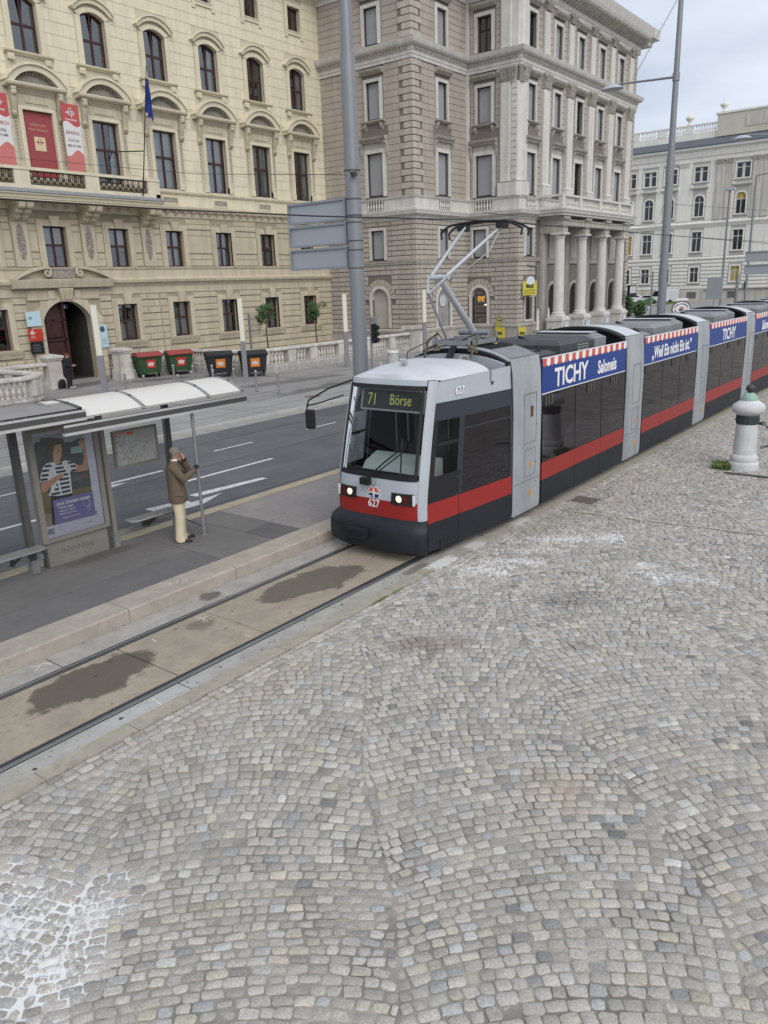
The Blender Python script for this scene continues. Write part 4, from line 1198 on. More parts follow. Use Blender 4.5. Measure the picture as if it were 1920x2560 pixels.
# windows of the upper floors
def win_surround(w, h, t, parent, M, hood, sillz, wide, dark, name='window'):
    b = MB(); frame_ring(b, w, h, t, -0.08, 0.04, False); frame_ring(b, w, h, 0.07, -0.12, -0.08, False)
    win = b.build(name, trim_g, None)
    if hood:
        z = h + t + hood
        b = MB()
        if hood > 0.3:
            b.box(-w / 2 - t, w / 2 + t, -0.07, 0, h + t, z)
        mould(b, -wide, wide, [(0.1, z), (0.16, z + 0.05), (0.34, z + 0.14), (0.4, z + 0.2), (0.44, z + 0.3), (0.05, z + 0.36)])
        if hood > 0.3:
            k = -wide + 0.12
            while k < wide - 0.05: b.box(k - 0.045, k + 0.045, -0.26, -0.1, z - 0.02, z + 0.08); k += 0.2
        b.build('hood', trim_d, win)
        if hood > 0.3:
            for s in (-1, 1):
                b = MB(); x = s * (w / 2 + t + 0.12)
                b.prism([(0, z), (-0.32, z), (-0.32, z - 0.12), (-0.2, z - 0.3), (-0.16, z - 0.7), (-0.06, z - 0.95), (0, z - 1.0)], x - 0.09, x + 0.09, 'x')
                b.build('console', trim_d, win)
    if sillz:
        b = MB(); mould(b, -w / 2 - 0.42, w / 2 + 0.42, [(0.06, -0.2), (0.14, -0.14), (0.28, -0.1), (0.3, -0.02), (0.03, 0.0)]); b.build('sill', trim_d, win)
        for s in (-1, 1):
            b = MB(); x = s * (w / 2 + 0.12)
            b.prism([(0, -0.2), (-0.2, -0.2), (-0.2, -0.34), (-0.1, -0.5), (0, -0.62)], x - 0.1, x + 0.1, 'x'); b.build('bracket', trim_d, win)
    if dark:
        casement(win, w, h, 0.2, [h * 0.62], wm=mat('dark_frame', (0.02, 0.02, 0.022), 0.5, 0))
    else:
        b = MB(); b.box(-w / 2, w / 2, 0.16, 0.19, 0.12, h)
        b.build('blind', blind_m, win)
        b = MB(); b.box(-w / 2, w / 2, 0.13, 0.3, 0, 0.12); b.box(-w / 2, -w / 2 + 0.05, 0.12, 0.2, 0.12, h); b.box(w / 2 - 0.05, w / 2, 0.12, 0.2, 0.12, h); b.box(-w / 2 + 0.05, w / 2 - 0.05, 0.1, 0.155, h - 0.05, h)
        b.build('frame', mat('dark_frame', (0.02, 0.02, 0.022), 0.5, 0), win)
    return win
pr1 = win_surround(W1[0], W1[1], 0.26, None, None, 0.42, 0, 1.1, False); pr1d = win_surround(W1[0], W1[1], 0.26, None, None, 0.42, 0, 1.1, True)
pr2 = win_surround(W2[0], W2[1], 0.22, None, None, 0.22, 1, 0.92, False); pr2d = win_surround(W2[0], W2[1], 0.22, None, None, 0.22, 1, 0.92, True)
pr3 = win_surround(W3[0], W3[1], 0.24, None, None, 0.2, 0, 0.9, False); pr3d = win_surround(W3[0], W3[1], 0.24, None, None, 0.2, 0, 0.9, True)
prm = win_surround(WM[0], WM[1], 0.2, None, None, 0, 0, 0, False)
for key, (M, u0, u1, ws) in faces.items():
    for i, x in enumerate(ws):
        place(pr1d if (key == 'A2' and i == 2) else pr1, M @ T((x, 0, W1[2])), gb)
        place(pr2d if (key == 'A2' and i == 2) else pr2, M @ T((x, 0, W2[2])), gb)
        place(pr3d if (key == 'B2' or (key == 'A2' and i == 0)) else pr3, M @ T((x, 0, W3[2])), gb)
    place(prm, M @ T((ws[0] + (0.0 if key != 'B2' else -0.36), 0, WM[2])), gb)
for o in (pr1, pr1d, pr2, pr2d, pr3, pr3d, prm): drop(o)
# balusters in the band under first-floor windows
bal_me = MB().lathe(lathe_baluster(0.62, 0.09), 0, 0, 8).mesh('baluster', trim_g, 50)
shade_mat = mat('baluster_shade', (0.2, 0.185, 0.17), 0.9, 0.1)  # flat dark panels: shade between the balusters painted as a colour
for key, (M, u0, u1, ws) in faces.items():
    for x in (ws if key != 'A2' else ws[:1] + ws[4:]):
        MB().box(x - 0.72, x + 0.72, -0.165, -0.1, 9.52, 10.14).build('shade_panel', shade_mat, gb, M=M)
        for k in range(6):
            o = D.objects.new('baluster', bal_me); COL.objects.link(o); par(o, gb); o.matrix_basis = M @ T((x - 0.6 + k * 0.24, -0.2, 9.52))
# pilasters
def capital(b, cx, y, z, w, h, M=None):
    """leafy capital: stacked flaring leaves"""
    b.box(cx - w / 2, cx + w / 2, y, 0, z, z + h * 0.2)
    b.add([(cx - w / 2, y, z + h * .2), (cx + w / 2, y, z + h * .2), (cx + w * .62, y - 0.16, z + h * .9), (cx - w * .62, y - 0.16, z + h * .9), (cx - w / 2, 0, z + h * .2), (cx + w / 2, 0, z + h * .2), (cx + w * .62, 0, z + h * .9), (cx - w * .62, 0, z + h * .9)], [(0, 1, 2, 3), (4, 0, 3, 7), (1, 5, 6, 2)])
    b.box(cx - w * .64, cx + w * .64, y - 0.2, 0, z + h * .9, z + h)
    for r, (zz, n) in enumerate(((0.12, 5), (0.38, 4), (0.62, 5))):
        for k in range(n):
            u = cx - w * .48 + w * .96 * (k + .5) / n
            yy = y - 0.03 - 0.05 * r
            s = 0.14 if r < 2 else 0.11
            b.add([(u - s * .6, yy, z + h * zz), (u + s * .6, yy, z + h * zz), (u + s * .7, yy - 0.05, z + h * (zz + .2)), (u, yy - 0.16, z + h * (zz + .3)), (u - s * .7, yy - 0.05, z + h * (zz + .2)), (u, yy - 0.03, z + h * (zz + 0.32))], [(0, 1, 2, 3, 4), (4, 3, 5), (3, 2, 5)])
    for s in (-1, 1):
        b.path([(cx + s * (w * .58 + 0.12 * (1 - t) * math.cos(t * 8)), y - 0.2, z + h * .78 + 0.14 * (1 - t) * math.sin(t * 8)) for t in [q / 10 for q in range(10)]], 0.05, 5)
def pilaster(M, cx, w, pr_, name='pilaster'):
    b = MB(); b.box(cx - w / 2, cx + w / 2, -pr_, 0, 11.27, 17.55)
    p = b.build(name, trim_g, gb, M=M)
    b = MB(); b.box(cx - w / 2 - 0.12, cx + w / 2 + 0.12, -pr_ - 0.12, 0, 10.3, 11.1); mould(b, cx - w / 2 - 0.14, cx + w / 2 + 0.14, [(pr_ + 0.14, 11.1), (pr_ + 0.14, 11.16), (pr_ + 0.06, 11.24), (pr_ + 0.02, 11.3)]); b.build('pedestal', trim_g, p, M=M)
    b = MB(); capital(b, cx, -pr_, 17.5, w, 1.0); b.build('capital', trim_d, p, 35, M=M)
    b = MB(); b.box(cx - w * .42, cx + w * .42, -pr_ * .8, 0, 19.68, 22.5); b.build('upper_shaft', trim_g, p, M=M)
    b = MB(); capital(b, cx, -pr_ * .8, 22.4, w * .8, 0.6); b.build('upper_capital', trim_d, p, 35, M=M)
    return p
for x in (56.0, 60.0, 63.95, 67.95, 72.1): pilaster(F4, x, 1.0, 0.2)
# big corner pilaster clasping both faces: a chamfered pier
b = MB()
pts = [(52.0, 29.25), (52.0, 28.55), (52.14, 28.5), (52.14, 28.0), (52.34, 27.8), (52.6, 27.72), (52.66, 27.66), (53.02, 27.66), (53.02, 29.25)]
b.prism(pts, 11.27, 17.55, 'z'); b.prism(pts, 19.68, 22.9, 'z')
p = b.build('corner_pilaster', trim_g, gb)
b = MB(); b.prism([(51.9, 29.4), (51.9, 27.9), (52.2, 27.6), (53.15, 27.55), (53.15, 29.4)], 10.3, 11.2, 'z'); b.build('pedestal', trim_g, p)
b = MB(); capital(b, -28.7, -0.2, 17.5, 1.1, 1.0); b.build('capital', trim_d, p, 35, M=F3)
b = MB(); capital(b, 52.6, -0.26, 17.5, 0.75, 1.0); b.build('capital', trim_d, p, 35, M=F4)
for k in range(15):
    MB().box(52.08, 52.24, 28.05, 28.42, 11.4 + k * 0.41, 11.76 + k * 0.41).build('corner_stone', trim_g, p)
# slim pier in the inner corner
MB().box(52.05, 52.24, 31.86, 32.09, 10.3, 22.9).build('corner_strip', trim_g, gb)
# ground floor openings
def voussoirs(M, cx, w, zc, n=11, r0=0.2, r1=0.62):
    for k in range(n):
        a0 = PI * (k + 0.06) / n; a1 = PI * (k + 0.94) / n
        ra, rb = w / 2 + r0, w / 2 + r1
        b = MB(); b.prism([(cx - ra * math.cos(a0), zc + ra * math.sin(a0)), (cx - ra * math.cos(a1), zc + ra * math.sin(a1)), (cx - rb * math.cos(a1), zc + rb * math.sin(a1)), (cx - rb * math.cos(a0), zc + rb * math.sin(a0))], -0.09, 0)
        b.build('voussoir', rust, gb, M=M)
def arch_open(M, cx, w, z0, z1, fill, name, inset=0.25):
    zc = z1 - w / 2
    b = MB(); i = arcpts(w, w / 2, 14, zc)
    for p in range(14): b.prism([i[p], i[p + 1], (i[p + 1][0], z1 + 0.02), (i[p][0], z1 + 0.02)], -0.04, 0.3, M=T((cx, 0, 0)))
    o = [(x * (w + .4) / w, zc + (z - zc) * (w + .4) / w) for x, z in i]
    for p in range(14): b.prism([i[p], i[p + 1], o[p + 1], o[p]], -0.1, 0, M=T((cx, 0, 0)))
    b.box(cx - w / 2 - 0.2, cx - w / 2, -0.1, 0, z0, zc); b.box(cx + w / 2, cx + w / 2 + 0.2, -0.1, 0, z0, zc)
    win = b.build(name, trim_g if name != 'blind_arch' else trim_g, gb, M=M)
    if fill is not None:
        b = MB(); pts = [(cx - w / 2, z0), (cx + w / 2, z0)] + [(cx + q[0], q[1]) for q in reversed(i)]
        b.prism(pts, inset, inset + 0.05); b.build('infill', fill, win, M=M)
    voussoirs(M, cx, w, zc)
    return win
pale_fill = mat('pale_infill', (0.45, 0.42, 0.37), 0.88, 0.06, 1.5)
arch_open(F1, -35.28, 1.5, 1.55, 4.3, pale_fill, 'blind_arch')
d1 = arch_open(F2, 48.86, 1.7, 0.1, 4.15, None, 'side_door')
steel_door = mat('steel_door', (0.30, 0.29, 0.275), 0.55, 0.08, 2)
b = MB(); b.box(48.02, 49.7, 0.1, 0.16, 0.1, 4.1); b.box(48.05, 48.8, 0.06, 0.1, 0.2, 2.5); b.box(48.9, 49.66, 0.06, 0.1, 0.2, 2.5); b.build('door_leaf', steel_door, d1, M=F2)
fr_g = mat('frosted_pane', (0.5, 0.53, 0.55), 0.3, 0.1, 3)
b = MB(); b.lathe([(0.42, 0), (0.42, 0.02)], 0, 0, 20, 0, F2 @ T((48.86, 0.06, 3.3)) @ RX); b.build('pane', fr_g, d1)
sw = arch_open(F3, -31.05, 1.34, 0.1, 4.13, None, 'shop_window')
shop_in = mat('shop_interior', (0.16, 0.075, 0.035), 0.8, 0.6, 3, tint=(0.05, 0.025, 0.015))
b = MB(); b.box(-31.8, -30.3, 1.6, 1.65, 0, 4.3); b.box(-31.8, -31.75, 0.3, 1.6, 0, 4.3); b.box(-30.35, -30.3, 0.3, 1.6, 0, 4.3); b.box(-31.8, -30.3, 0.3, 1.6, 0.0, 0.1); b.build('interior', shop_in, sw, M=F3)
b = MB(); b.box(-31.72, -31.66, 0.15, 0.24, 0.1, 3.5); b.box(-30.44, -30.38, 0.15, 0.24, 0.1, 3.5); b.box(-31.66, -30.44, 0.15, 0.24, 2.2, 2.3); b.box(-31.66, -30.44, 0.15, 0.24, 0.1, 0.25); b.build('frame', mat('dark_frame', (0.02, 0.02, 0.022), 0.5, 0), sw, M=F3)
for z0, z1 in ((0.25, 2.2), (2.3, 4.1)):
    b = MB(); b.box(-31.66, -30.44, 0.19, 0.2, z0, z1); b.build('pane', pane_m, sw, M=F3)
for k in range(10):
    b = MB(); u = random.uniform(-31.5, -30.6); z = random.choice((0.3, 0.9, 1.4)); s = random.uniform(0.08, 0.2)
    b.box(u - s, u + s, 0.7, 0.9, z, z + s * 2); b.build('display_box', mat('goods%d' % (k % 3), [(0.5, 0.38, 0.05), (0.4, 0.12, 0.05), (0.6, 0.55, 0.45)][k % 3], 0.6, 0.1), sw, M=F3)
neon = mat('neon_yellow', (0.9, 0.45, 0.03), 0.5, 0, emit=((1.0, 0.48, 0.04), 1.6))
b = MB()
for cx in (-31.22, -30.9):
    b.path([(cx + 0.13 * math.cos(t), 0.3, 3.3 + 0.17 * math.sin(t)) for t in [0.3 + q * 0.5 for q in range(11)]], 0.035, 6)
b.path([(-31.34, 0.3, 3.3), (-31.1, 0.3, 3.3)], 0.03, 6); b.path([(-31.02, 0.3, 3.3), (-30.78, 0.3, 3.3)], 0.03, 6)
b.build('neon_letters', neon, sw, M=F3, label='glowing yellow letters in the shop window')
b = MB(); b.lathe([(0.02, 0), (0.14, -0.02), (0.16, -0.1), (0.0, -0.12)], -31.0, 0.9, 10, 2.9); b.build('lamp', mat('lamp_glow', (0.9, 0.8, 0.6), 0.5, 0, emit=((1, 0.8, 0.5), 3.0)), sw, M=F3)
s2 = MB(); s2.box(53.3, 53.4, -0.1, 0, 1.7, 3.9); s2.box(54.6, 54.7, -0.1, 0, 1.7, 3.9); s2.box(53.3, 54.7, -0.12, 0, 1.55, 1.7)
for p in range(10):
    i = arcpts(1.2, 0.6, 10, 3.3); s2.prism([i[p], i[p + 1], (i[p + 1][0], 3.92), (i[p][0], 3.92)], -0.04, 0.3, M=T((54, 0, 0)))
sh2 = s2.build('shop_window', trim_g, gb, M=F4)
MB().box(53.4, 54.6, 0.2, 0.21, 1.7, 3.9).build('pane', pane_m, sh2, M=F4)
MB().box(53.3, 54.7, 0.9, 0.95, 1.5, 4).build('interior', dark_room, sh2, M=F4)
voussoirs(F4, 54.0, 1.2, 3.3)
# porch: columns, architrave, balcony
b = MB()
porch = MB().box(54.9, 69.0, 25.75, 27.88, 8.98, 9.14).build('porch', trim_g, gb)
b = MB()
pf_ = [(0, 9.14), (0.12, 9.16), (0.14, 9.26), (0.2, 9.36), (0.22, 9.42), (-0.2, 9.44)]
b.grid([[(54.9 - o, 27.88, z) for o, z in pf_], [(54.9 - o, 25.75 - o, z) for o, z in pf_], [(69.0 + o, 25.75 - o, z) for o, z in pf_], [(69.0 + o, 27.88, z) for o, z in pf_]])
b.box(54.9, 69.0, 25.75, 27.88, 9.15, 9.43)
b.build('porch_cornice', trim_g, porch)
for x in (56.0, 59.95, 63.9, 67.75):
    cx, cy = x, 26.4
    b = MB()
    n = 40; prof = [(0.40, 2.12), (0.395, 4.0), (0.37, 5.6), (0.335, 7.42)]
    rows = []
    for r, z in prof:
        rows.append([(cx + (r - (0.025 if k % 2 else 0)) * math.cos(2 * PI * k / n), cy + (r - (0.025 if k % 2 else 0)) * math.sin(2 * PI * k / n), z) for k in range(n)])
    b.grid(rows, True)
    c = b.build('column', trim_g, porch)
    b = MB(); b.lathe([(0.56, 1.82), (0.56, 1.92), (0.5, 1.96), (0.47, 2.02), (0.5, 2.06), (0.42, 2.12), (0.40, 2.14)], cx, cy, 24); b.box(cx - .6, cx + .6, cy - .6, cy + .6, 1.7, 1.83); b.build('base', trim_g, c, 30)
    b = MB(); b.lathe([(0.34, 7.38), (0.37, 7.42), (0.36, 7.52), (0.46, 7.62), (0.48, 7.68)], cx, cy, 24); b.box(cx - .52, cx + .52, cy - .52, cy + .52, 7.68, 7.8); b.build('capital', trim_g, c, 30)
    b = MB(); b.box(cx - .62, cx + .62, cy - .62, cy + .62, 0.0, 1.5); b.box(cx - .72, cx + .72, cy - .72, cy + .72, 0.0, 0.3); b.box(cx - .7, cx + .7, cy - .7, cy + .7, 1.5, 1.7); b.build('pedestal', trim_g, c)
    b = MB(); b.box(cx - .42, cx + .42, cy - .42, 27.88, 7.8, 8.3); b.box(cx - .46, cx + .46, cy - .46, 27.88, 8.3, 8.36); b.box(cx - .42, cx + .42, cy - .42, 27.88, 8.36, 8.75); b.box(cx - .52, cx + .52, cy - .55, 27.88, 8.75, 8.97); b.build('beam', trim_d, c)
    b = MB(); b.box(cx - 0.36, cx + 0.36, 27.55, 27.88, 0.1, 7.8); b.build('wall_pier', trim_d, c)
for a, c2 in ((56.46, 59.49), (60.41, 63.44), (64.36, 67.29)):
    MB().box(a, c2, 26.02, 26.8, 8.3, 8.75).build('architrave', trim_d, porch)
for x in (58.0, 61.9, 65.9, 69.95):
    b = MB(); i = arcpts(1.7, 0.85, 12, 3.35)
    for p in range(12): b.prism([i[p], i[p + 1], (i[p + 1][0], 4.22), (i[p][0], 4.22)], -0.04, 0.3, M=T((x, 0, 0)))
    o = [(u * 1.25, 3.35 + (z - 3.35) * 1.25) for u, z in i]
    for p in range(12): b.prism([i[p], i[p + 1], o[p + 1], o[p]], -0.1, 0, M=T((x, 0, 0)))
    b.box(x - 1.06, x - 0.85, -0.1, 0, 0.1, 3.35); b.box(x + 0.85, x + 1.06, -0.1, 0, 0.1, 3.35)
    dd = b.build('arched_door', trim_d, gb, M=F4)
    b = MB(); b.box(x - 0.85, x + 0.85, 0.25, 0.3, 0.1, 4.2); b.build('door_leaf', mat('dark_door', (0.035, 0.025, 0.02), 0.5, 0.2, 4), dd, M=F4)
    b = MB(); frame_ring(b, 1.2, 2.0, 0.2, -0.06, 0.02, True, 6.2); b2 = MB(); b2.add([(v[0] + x, v[1], v[2]) for v in b.v], b.f); b2.box(x - 0.6, x + 0.6, -0.02, 0.0, 6.2, 8.2); b2.build('wall_panel', trim_d, gb, M=F4)
    MB().box(x - 1.6, x + 1.6, -0.14, 0, 5.7, 5.95).build('wall_band', trim_d, gb, M=F4)
MB().box(55.0, 73.0, -0.01, 0.0, 0.1, 8.98).build('porch_wall', mat('porch_stucco', (0.36, 0.32, 0.28), 0.88, 0.1, 1.2, streak=0.15), gb, M=F4) if 0 else None
MB().box(56.5, 69.5, 25.2, 27.9, 0.0, 0.3).build('step', trim_d, porch)
# balcony balustrade on the porch
b = MB(); b.box(55.0, 68.9, 25.82, 26.08, 9.44, 9.6); b.box(54.95, 68.95, 25.78, 26.12, 10.25, 10.4); b.box(55.0, 55.26, 26.08, 27.6, 9.44, 9.6); b.box(54.95, 55.3, 26.12, 27.6, 10.25, 10.4)
br = b.build('balcony_rail', trim_g, porch)
for x in (55.25, 58.2, 61.95, 65.8, 68.65): MB().box(x - .25, x + .25, 25.8, 26.1, 9.6, 10.25).build('pier', trim_g, porch)
bme = MB().lathe(lathe_baluster(0.65, 0.1), 0, 0, 8).mesh('baluster', trim_g, 50)
x = 55.7
while x < 68.3:
    if min(abs(x - q) for q in (58.2, 61.95, 65.8)) > 0.36:
        o = D.objects.new('baluster', bme); COL.objects.link(o); par(o, gb); o.matrix_basis = T((x, 25.95, 9.6)); o.parent = porch; o.matrix_parent_inverse = Matrix.Identity(4)
    x += 0.26
# right end wall and roof
b = MB(); b.add([(73.6, 27.9, -0.3), (73.6, 60, -0.3), (73.6, 60, 24.2), (73.6, 27.9, 24.2)], [(0, 1, 2, 3)]); b.add([(45.5, 40.3, -0.3), (45.5, 60, -0.3), (45.5, 60, 24.2), (45.5, 40.3, 24.2)], [(0, 3, 2, 1)]); b.build('end_wall', taupe, gb)
b = MB(); pts = [(45.3, 60), (45.3, 31.9), (52.0, 31.9), (52.0, 27.7), (73.8, 27.7), (73.8, 60)]
b.prism(pts, 24.75, 24.9, 'z'); b.build('roof', lead, gb)
b = MB(); k = 0
for z0, z1, o in ((22.9, 23.5, 0.2), (23.5, 24.0, 0.9), (24.0, 24.75, 1.38)): b.box(73.6, 73.6 + o, 27.9 - o, 34, z0 + 0.003, z1 - 0.003)
b.build('end_cornice', trim_g, gb)
# notice boxes on the pedestals of the porch
poster_b = mat('poster_blue', (0.25, 0.38, 0.45), 0.4, 0.4, 9, tint=(0.6, 0.66, 0.68))
poster_w = mat('poster_white', (0.62, 0.66, 0.68), 0.4, 0.1, 9)
grey_alu = mat('grey_aluminium', (0.36, 0.37, 0.38), 0.45, 0.05, 4, metal=0.4)
nbx = [(60.0, 'notice box with blue picture on the porch pedestal second from the corner', 0.9, poster_b), (63.95, 'notice box with blue picture on the third porch pedestal', 0.9, poster_b)]
for x, lab, w, pm_ in nbx:
    t = thing('notice_box', (x, 25.76, 0.6), lab, 'notice box', 'notice boxes on the porch pedestals')
    MB().box(x - w / 2, x + w / 2, 25.68, 25.775, 0.5, 1.35).build('case', grey_alu, t)
    MB().box(x - w / 2 + 0.06, x + w / 2 - 0.06, 25.672, 25.679, 0.56, 1.29).build('picture', pm_, t)
for x, lab in ((56.0, 'small white notice on the porch pedestal nearest the corner shop'), (67.75, 'small white notice on the last porch pedestal')):
    t = thing('notice_box', (x, 25.76, 0.6), lab, 'notice box', 'notice boxes on the porch pedestals')
    MB().box(x - 0.3, x + 0.3, 25.70, 25.775, 0.55, 1.3).build('case', grey_alu, t)
    MB().box(x - 0.26, x + 0.26, 25.692, 25.699, 0.59, 1.26).build('picture', poster_w, t)
# ================================================================ WHITE BUILDING ACROSS THE CROSSING (facade X=150)
wb = thing('white_building', (158, 45, 0), 'long off-white building with balustrade and urns on the roof, at the far right', 'building')
F5 = FB(150.0)
white_s = mat('offwhite_stucco', (0.74, 0.72, 0.655), 0.88, 0.05, 0.4, 0.2, 20, streak=0.08)
white_d = mat('offwhite_joint', (0.42, 0.405, 0.37), 0.9, 0.05)
beige_s = mat('beige_stone_far', (0.53, 0.50, 0.435), 0.88, 0.08, 0.5, 0.2, 20, streak=0.2)
slate = mat('slate_roof', (0.13, 0.14, 0.16), 0.6, 0.1, 1)
yblind = mat('yellow_blind', (0.45, 0.31, 0.09), 0.7, 0.06)
wcols = [-60.6, -57.0, -53.3, -49.6, -44.4, -37.45, -30.5, -24.0]
rows5 = [(2.2, 2.45, 20.0, 'twin'), (1.62, 3.5, 14.25, 'arch'), (1.66, 3.36, 8.34, 'box'), (1.48, 2.58, 3.08, 'box')]
ops = [(x - w / 2, x + w / 2, z, z + h) for x in wcols for (w, h, z, k) in rows5]
b = MB(); wall_grid(b, -90, -12, -0.4, 25.5, ops, 0, 0.3); b.build('wall', white_d, wb, M=F5)
s5 = Stones()
ex5 = [(x - w / 2 - 0.35, x + w / 2 + 0.35, z - 0.3, z + h + 0.35) for x in wcols for (w, h, z, k) in rows5]
s5.add(courses(-90, -12, [1.85 + 0.63 * k for k in range(9)], ex5, 60, 0.14), F5, white_s, 0.12, 0.05)
s5.add(courses(-90, -12, [7.45, 12.4], ex5, 1.75, 0.02, minl=0.05), F5, white_s, 0.06, 0.01)
s5.add(courses(-90, -12, [13.6, 18.0, 19.6, 23.2], ex5, 1.75, 0.02, minl=0.05), F5, white_s, 0.06, 0.01)
s5.build(wb)
def run5(name, prof, mt, u0=-90, u1=-12): 
    b = MB(); mould(b, u0, u1, prof); return b.build(name, mt, wb, M=F5)
run5('plinth', [(0.2, -0.4), (0.2, 1.7), (0.1, 1.8)], beige_s)
run5('string_course', [(0.1, 6.9), (0.2, 7.0), (0.25, 7.2), (0.1, 7.4)], white_s)
run5('string_course', [(0.1, 12.4), (0.25, 12.7), (0.4, 12.95), (0.45, 13.1), (0.1, 13.3), (0.1, 13.55)], white_s)
run5('entablature', [(0.1, 23.2), (0.15, 23.9), (0.3, 24.0), (0.5, 24.9), (0.9, 25.2), (1.0, 25.5)], white_s)
run5('gutter_roof', [(1.0, 25.5), (1.05, 25.75), (0.4, 26.85), (0.3, 26.85)], slate)
run5('attic', [(0.3, 26.85), (0.3, 27.9)], white_s)
MB().box(-90, -12, 0.3, 12, 24, 27.0).build('roof', slate, wb, M=F5)
# parapet balustrade
parapet = run5('parapet', [(0.3, 29.05), (0.4, 29.1), (0.4, 29.3), (0.0, 29.32)], white_s, -90, -42.2)
for u in [-47.0 - 4.75 * k for k in range(9)]:
    MB().box(u - 0.7, u + 0.7, -0.35, 0.1, 27.9, 29.1).build('pier', white_s, wb, M=F5)
bm5 = MB().lathe(lathe_baluster(1.15, 0.2), 0, 0, 6).mesh('baluster', white_s, 50)
u = -42.6
while u > -62:
    if min(abs(u - (-47.0 - 4.75 * k)) for k in range(9)) > 0.85:
        o = D.objects.new('baluster', bm5); COL.objects.link(o); par(o, wb); o.matrix_basis = F5 @ T((u, -0.15, 27.9))
    u -= 0.45
attic_b = MB().box(-42.2, -20, -0.6, 1.2, 26.86, 30.3); attic_b.build('attic_block', mat('attic_stone', (0.50, 0.48, 0.40), 0.88, 0.06, 0.6), wb, M=F5)
MB().box(-42.5, -19.8, -0.75, 1.3, 30.3, 30.6).build('attic_cap', white_s, wb, M=F5)
MB().box(-37.6, -24, -0.68, -0.6, 27.9, 29.8).build('attic_panel', beige_s, wb, M=F5)
for u, z in ((-47.0, 29.3), (-41.4, 30.6)):
    b = MB(); b.lathe([(0.35, 0), (0.4, 0.15), (0.15, 0.4), (0.2, 0.5), (0.62, 0.95), (0.7, 1.2), (0.6, 1.35), (0.3, 1.5), (0.25, 1.65), (0.14, 1.8), (0.1, 2.0), (0.02, 2.2)], u, 0, 12, z); b.build('urn', white_s, wb, 50, M=F5)
# projecting bay on the right
for u0, u1 in ((-42.3, -12),):
    MB().box(u0, u1, -0.5, -0.122, 1.8, 1.86).build('bay_base', beige_s, wb, M=F5)
for u in (-41.2, -39.6, -35.3, -33.6):
    MB().box(u - 0.55, u + 0.55, -0.35, 0, 13.6, 22.3).build('pilaster', beige_s, wb, M=F5)
    b = MB(); capital(b, u, -0.35, 22.3, 1.1, 1.0); b.build('capital', beige_s, wb, 35, M=F5)
for u in (-47.2,):
    MB().box(u - 0.9, u + 0.9, -0.2, 0, 13.6, 22.3).build('pilaster', white_s, wb, M=F5)
    b = MB(); capital(b, u, -0.2, 22.3, 1.6, 1.0); b.build('capital', white_s, wb, 35, M=F5)
def proto5(w, h, k, blind=None):
    b = MB(); frame_ring(b, w, h if k != 'arch' else h - w / 2, 0.22, -0.16, 0.05, True) if k != 'arch' else None
    if k == 'arch':
        zc = h - w / 2
        b.box(-w / 2 - .22, -w / 2, -0.16, 0.05, 0, zc); b.box(w / 2, w / 2 + .22, -0.16, 0.05, 0, zc)
        i = arcpts(w, w / 2, 12, zc); o = arcpts(w + .44, w / 2 + .22, 12, zc)
        for p in range(12):
            b.prism([i[p], i[p + 1], o[p + 1], o[p]], -0.16, 0.05); b.prism([i[p], i[p + 1], (i[p + 1][0], h + .02), (i[p][0], h + .02)], -0.04, 0.25)
        mould(b, -w / 2 - 0.7, w / 2 + 0.7, [(0.1, h + 1.05), (0.5, h + 1.25), (0.55, h + 1.4), (0.1, h + 1.5)])
    mould(b, -w / 2 - .3, w / 2 + .3, [(0.1, -0.25), (0.3, -0.1), (0.05, 0)])
    win = b.build('window', white_s, None)
    wp = mat('white_frame', (0.55, 0.55, 0.53), 0.6, 0)
    b = MB(); t = 0.09
    b.box(-w / 2, -w / 2 + t, 0.15, 0.22, 0, h); b.box(w / 2 - t, w / 2, 0.15, 0.22, 0, h); b.box(-w / 2 + t, w / 2 - t, 0.15, 0.22, 0, t); b.box(-w / 2 + t, w / 2 - t, 0.15, 0.22, h - t, h)
    b.box(-0.06 if k != 'twin' else -0.22, 0.06 if k != 'twin' else 0.22, 0.14, 0.22, 0.1, h - 0.1); b.box(-w / 2, w / 2, 0.13, 0.149, h * .66, h * .66 + .12)
    b.build('frame', wp, win)
    far_glass = mat('far_glass', (0.025, 0.027, 0.03), 0.12, 0, spec=0.6)
    for (x0, x1) in ((-w / 2 + t, -0.06), (0.06, w / 2 - t)):
        for z0, z1 in ((t, h * .66), (h * .66 + .12, h - t)):
            m_ = yblind if (blind == 'top' and z0 > 1) or blind == 'all' else far_glass
            b = MB(); b.add([(x0, 0.19, z0), (x1, 0.19, z0), (x1, 0.19, z1), (x0, 0.19, z1)], [(0, 1, 2, 3)]); b.build('pane', m_, win)
    return win
protos = {(k, bl): proto5(w, h, k, bl) for (w, h, z, k) in rows5[:3] for bl in (None, 'top', 'all')}
protos.update({('low', bl): proto5(*rows5[3][:2], 'box', bl) for bl in (None, 'all')})
for i, x in enumerate(wcols):
    for r, (w, h, z, k) in enumerate(rows5):
        bl = None
        if r == 1 and i in (1, 5): bl = 'top'
        if r == 2 and i == 1: bl = 'all'
        if r == 3 and i == 5: bl = 'all'
        place(protos[('low' if r == 3 else k, bl)], F5 @ T((x, 0, z)), wb)
for o in protos.values(): drop(o)
for u in (-44.5, -37.5):
    b = MB(); b.box(u - 0.8, u + 0.8, -0.24, -0.19, 0.3, 1.4)
    gr_ = b.build('cellar_window', mat('cellar_dark', (0.05, 0.05, 0.05), 0.7, 0), wb, M=F5)
    b = MB()
    for k in range(7): b.box(u - 0.75 + k * 0.24, u - 0.69 + k * 0.24, -0.27, -0.24, 0.3, 1.4)
    b.build('grille', mat('grille_grey', (0.35, 0.35, 0.34), 0.6, 0), gr_, M=F5)
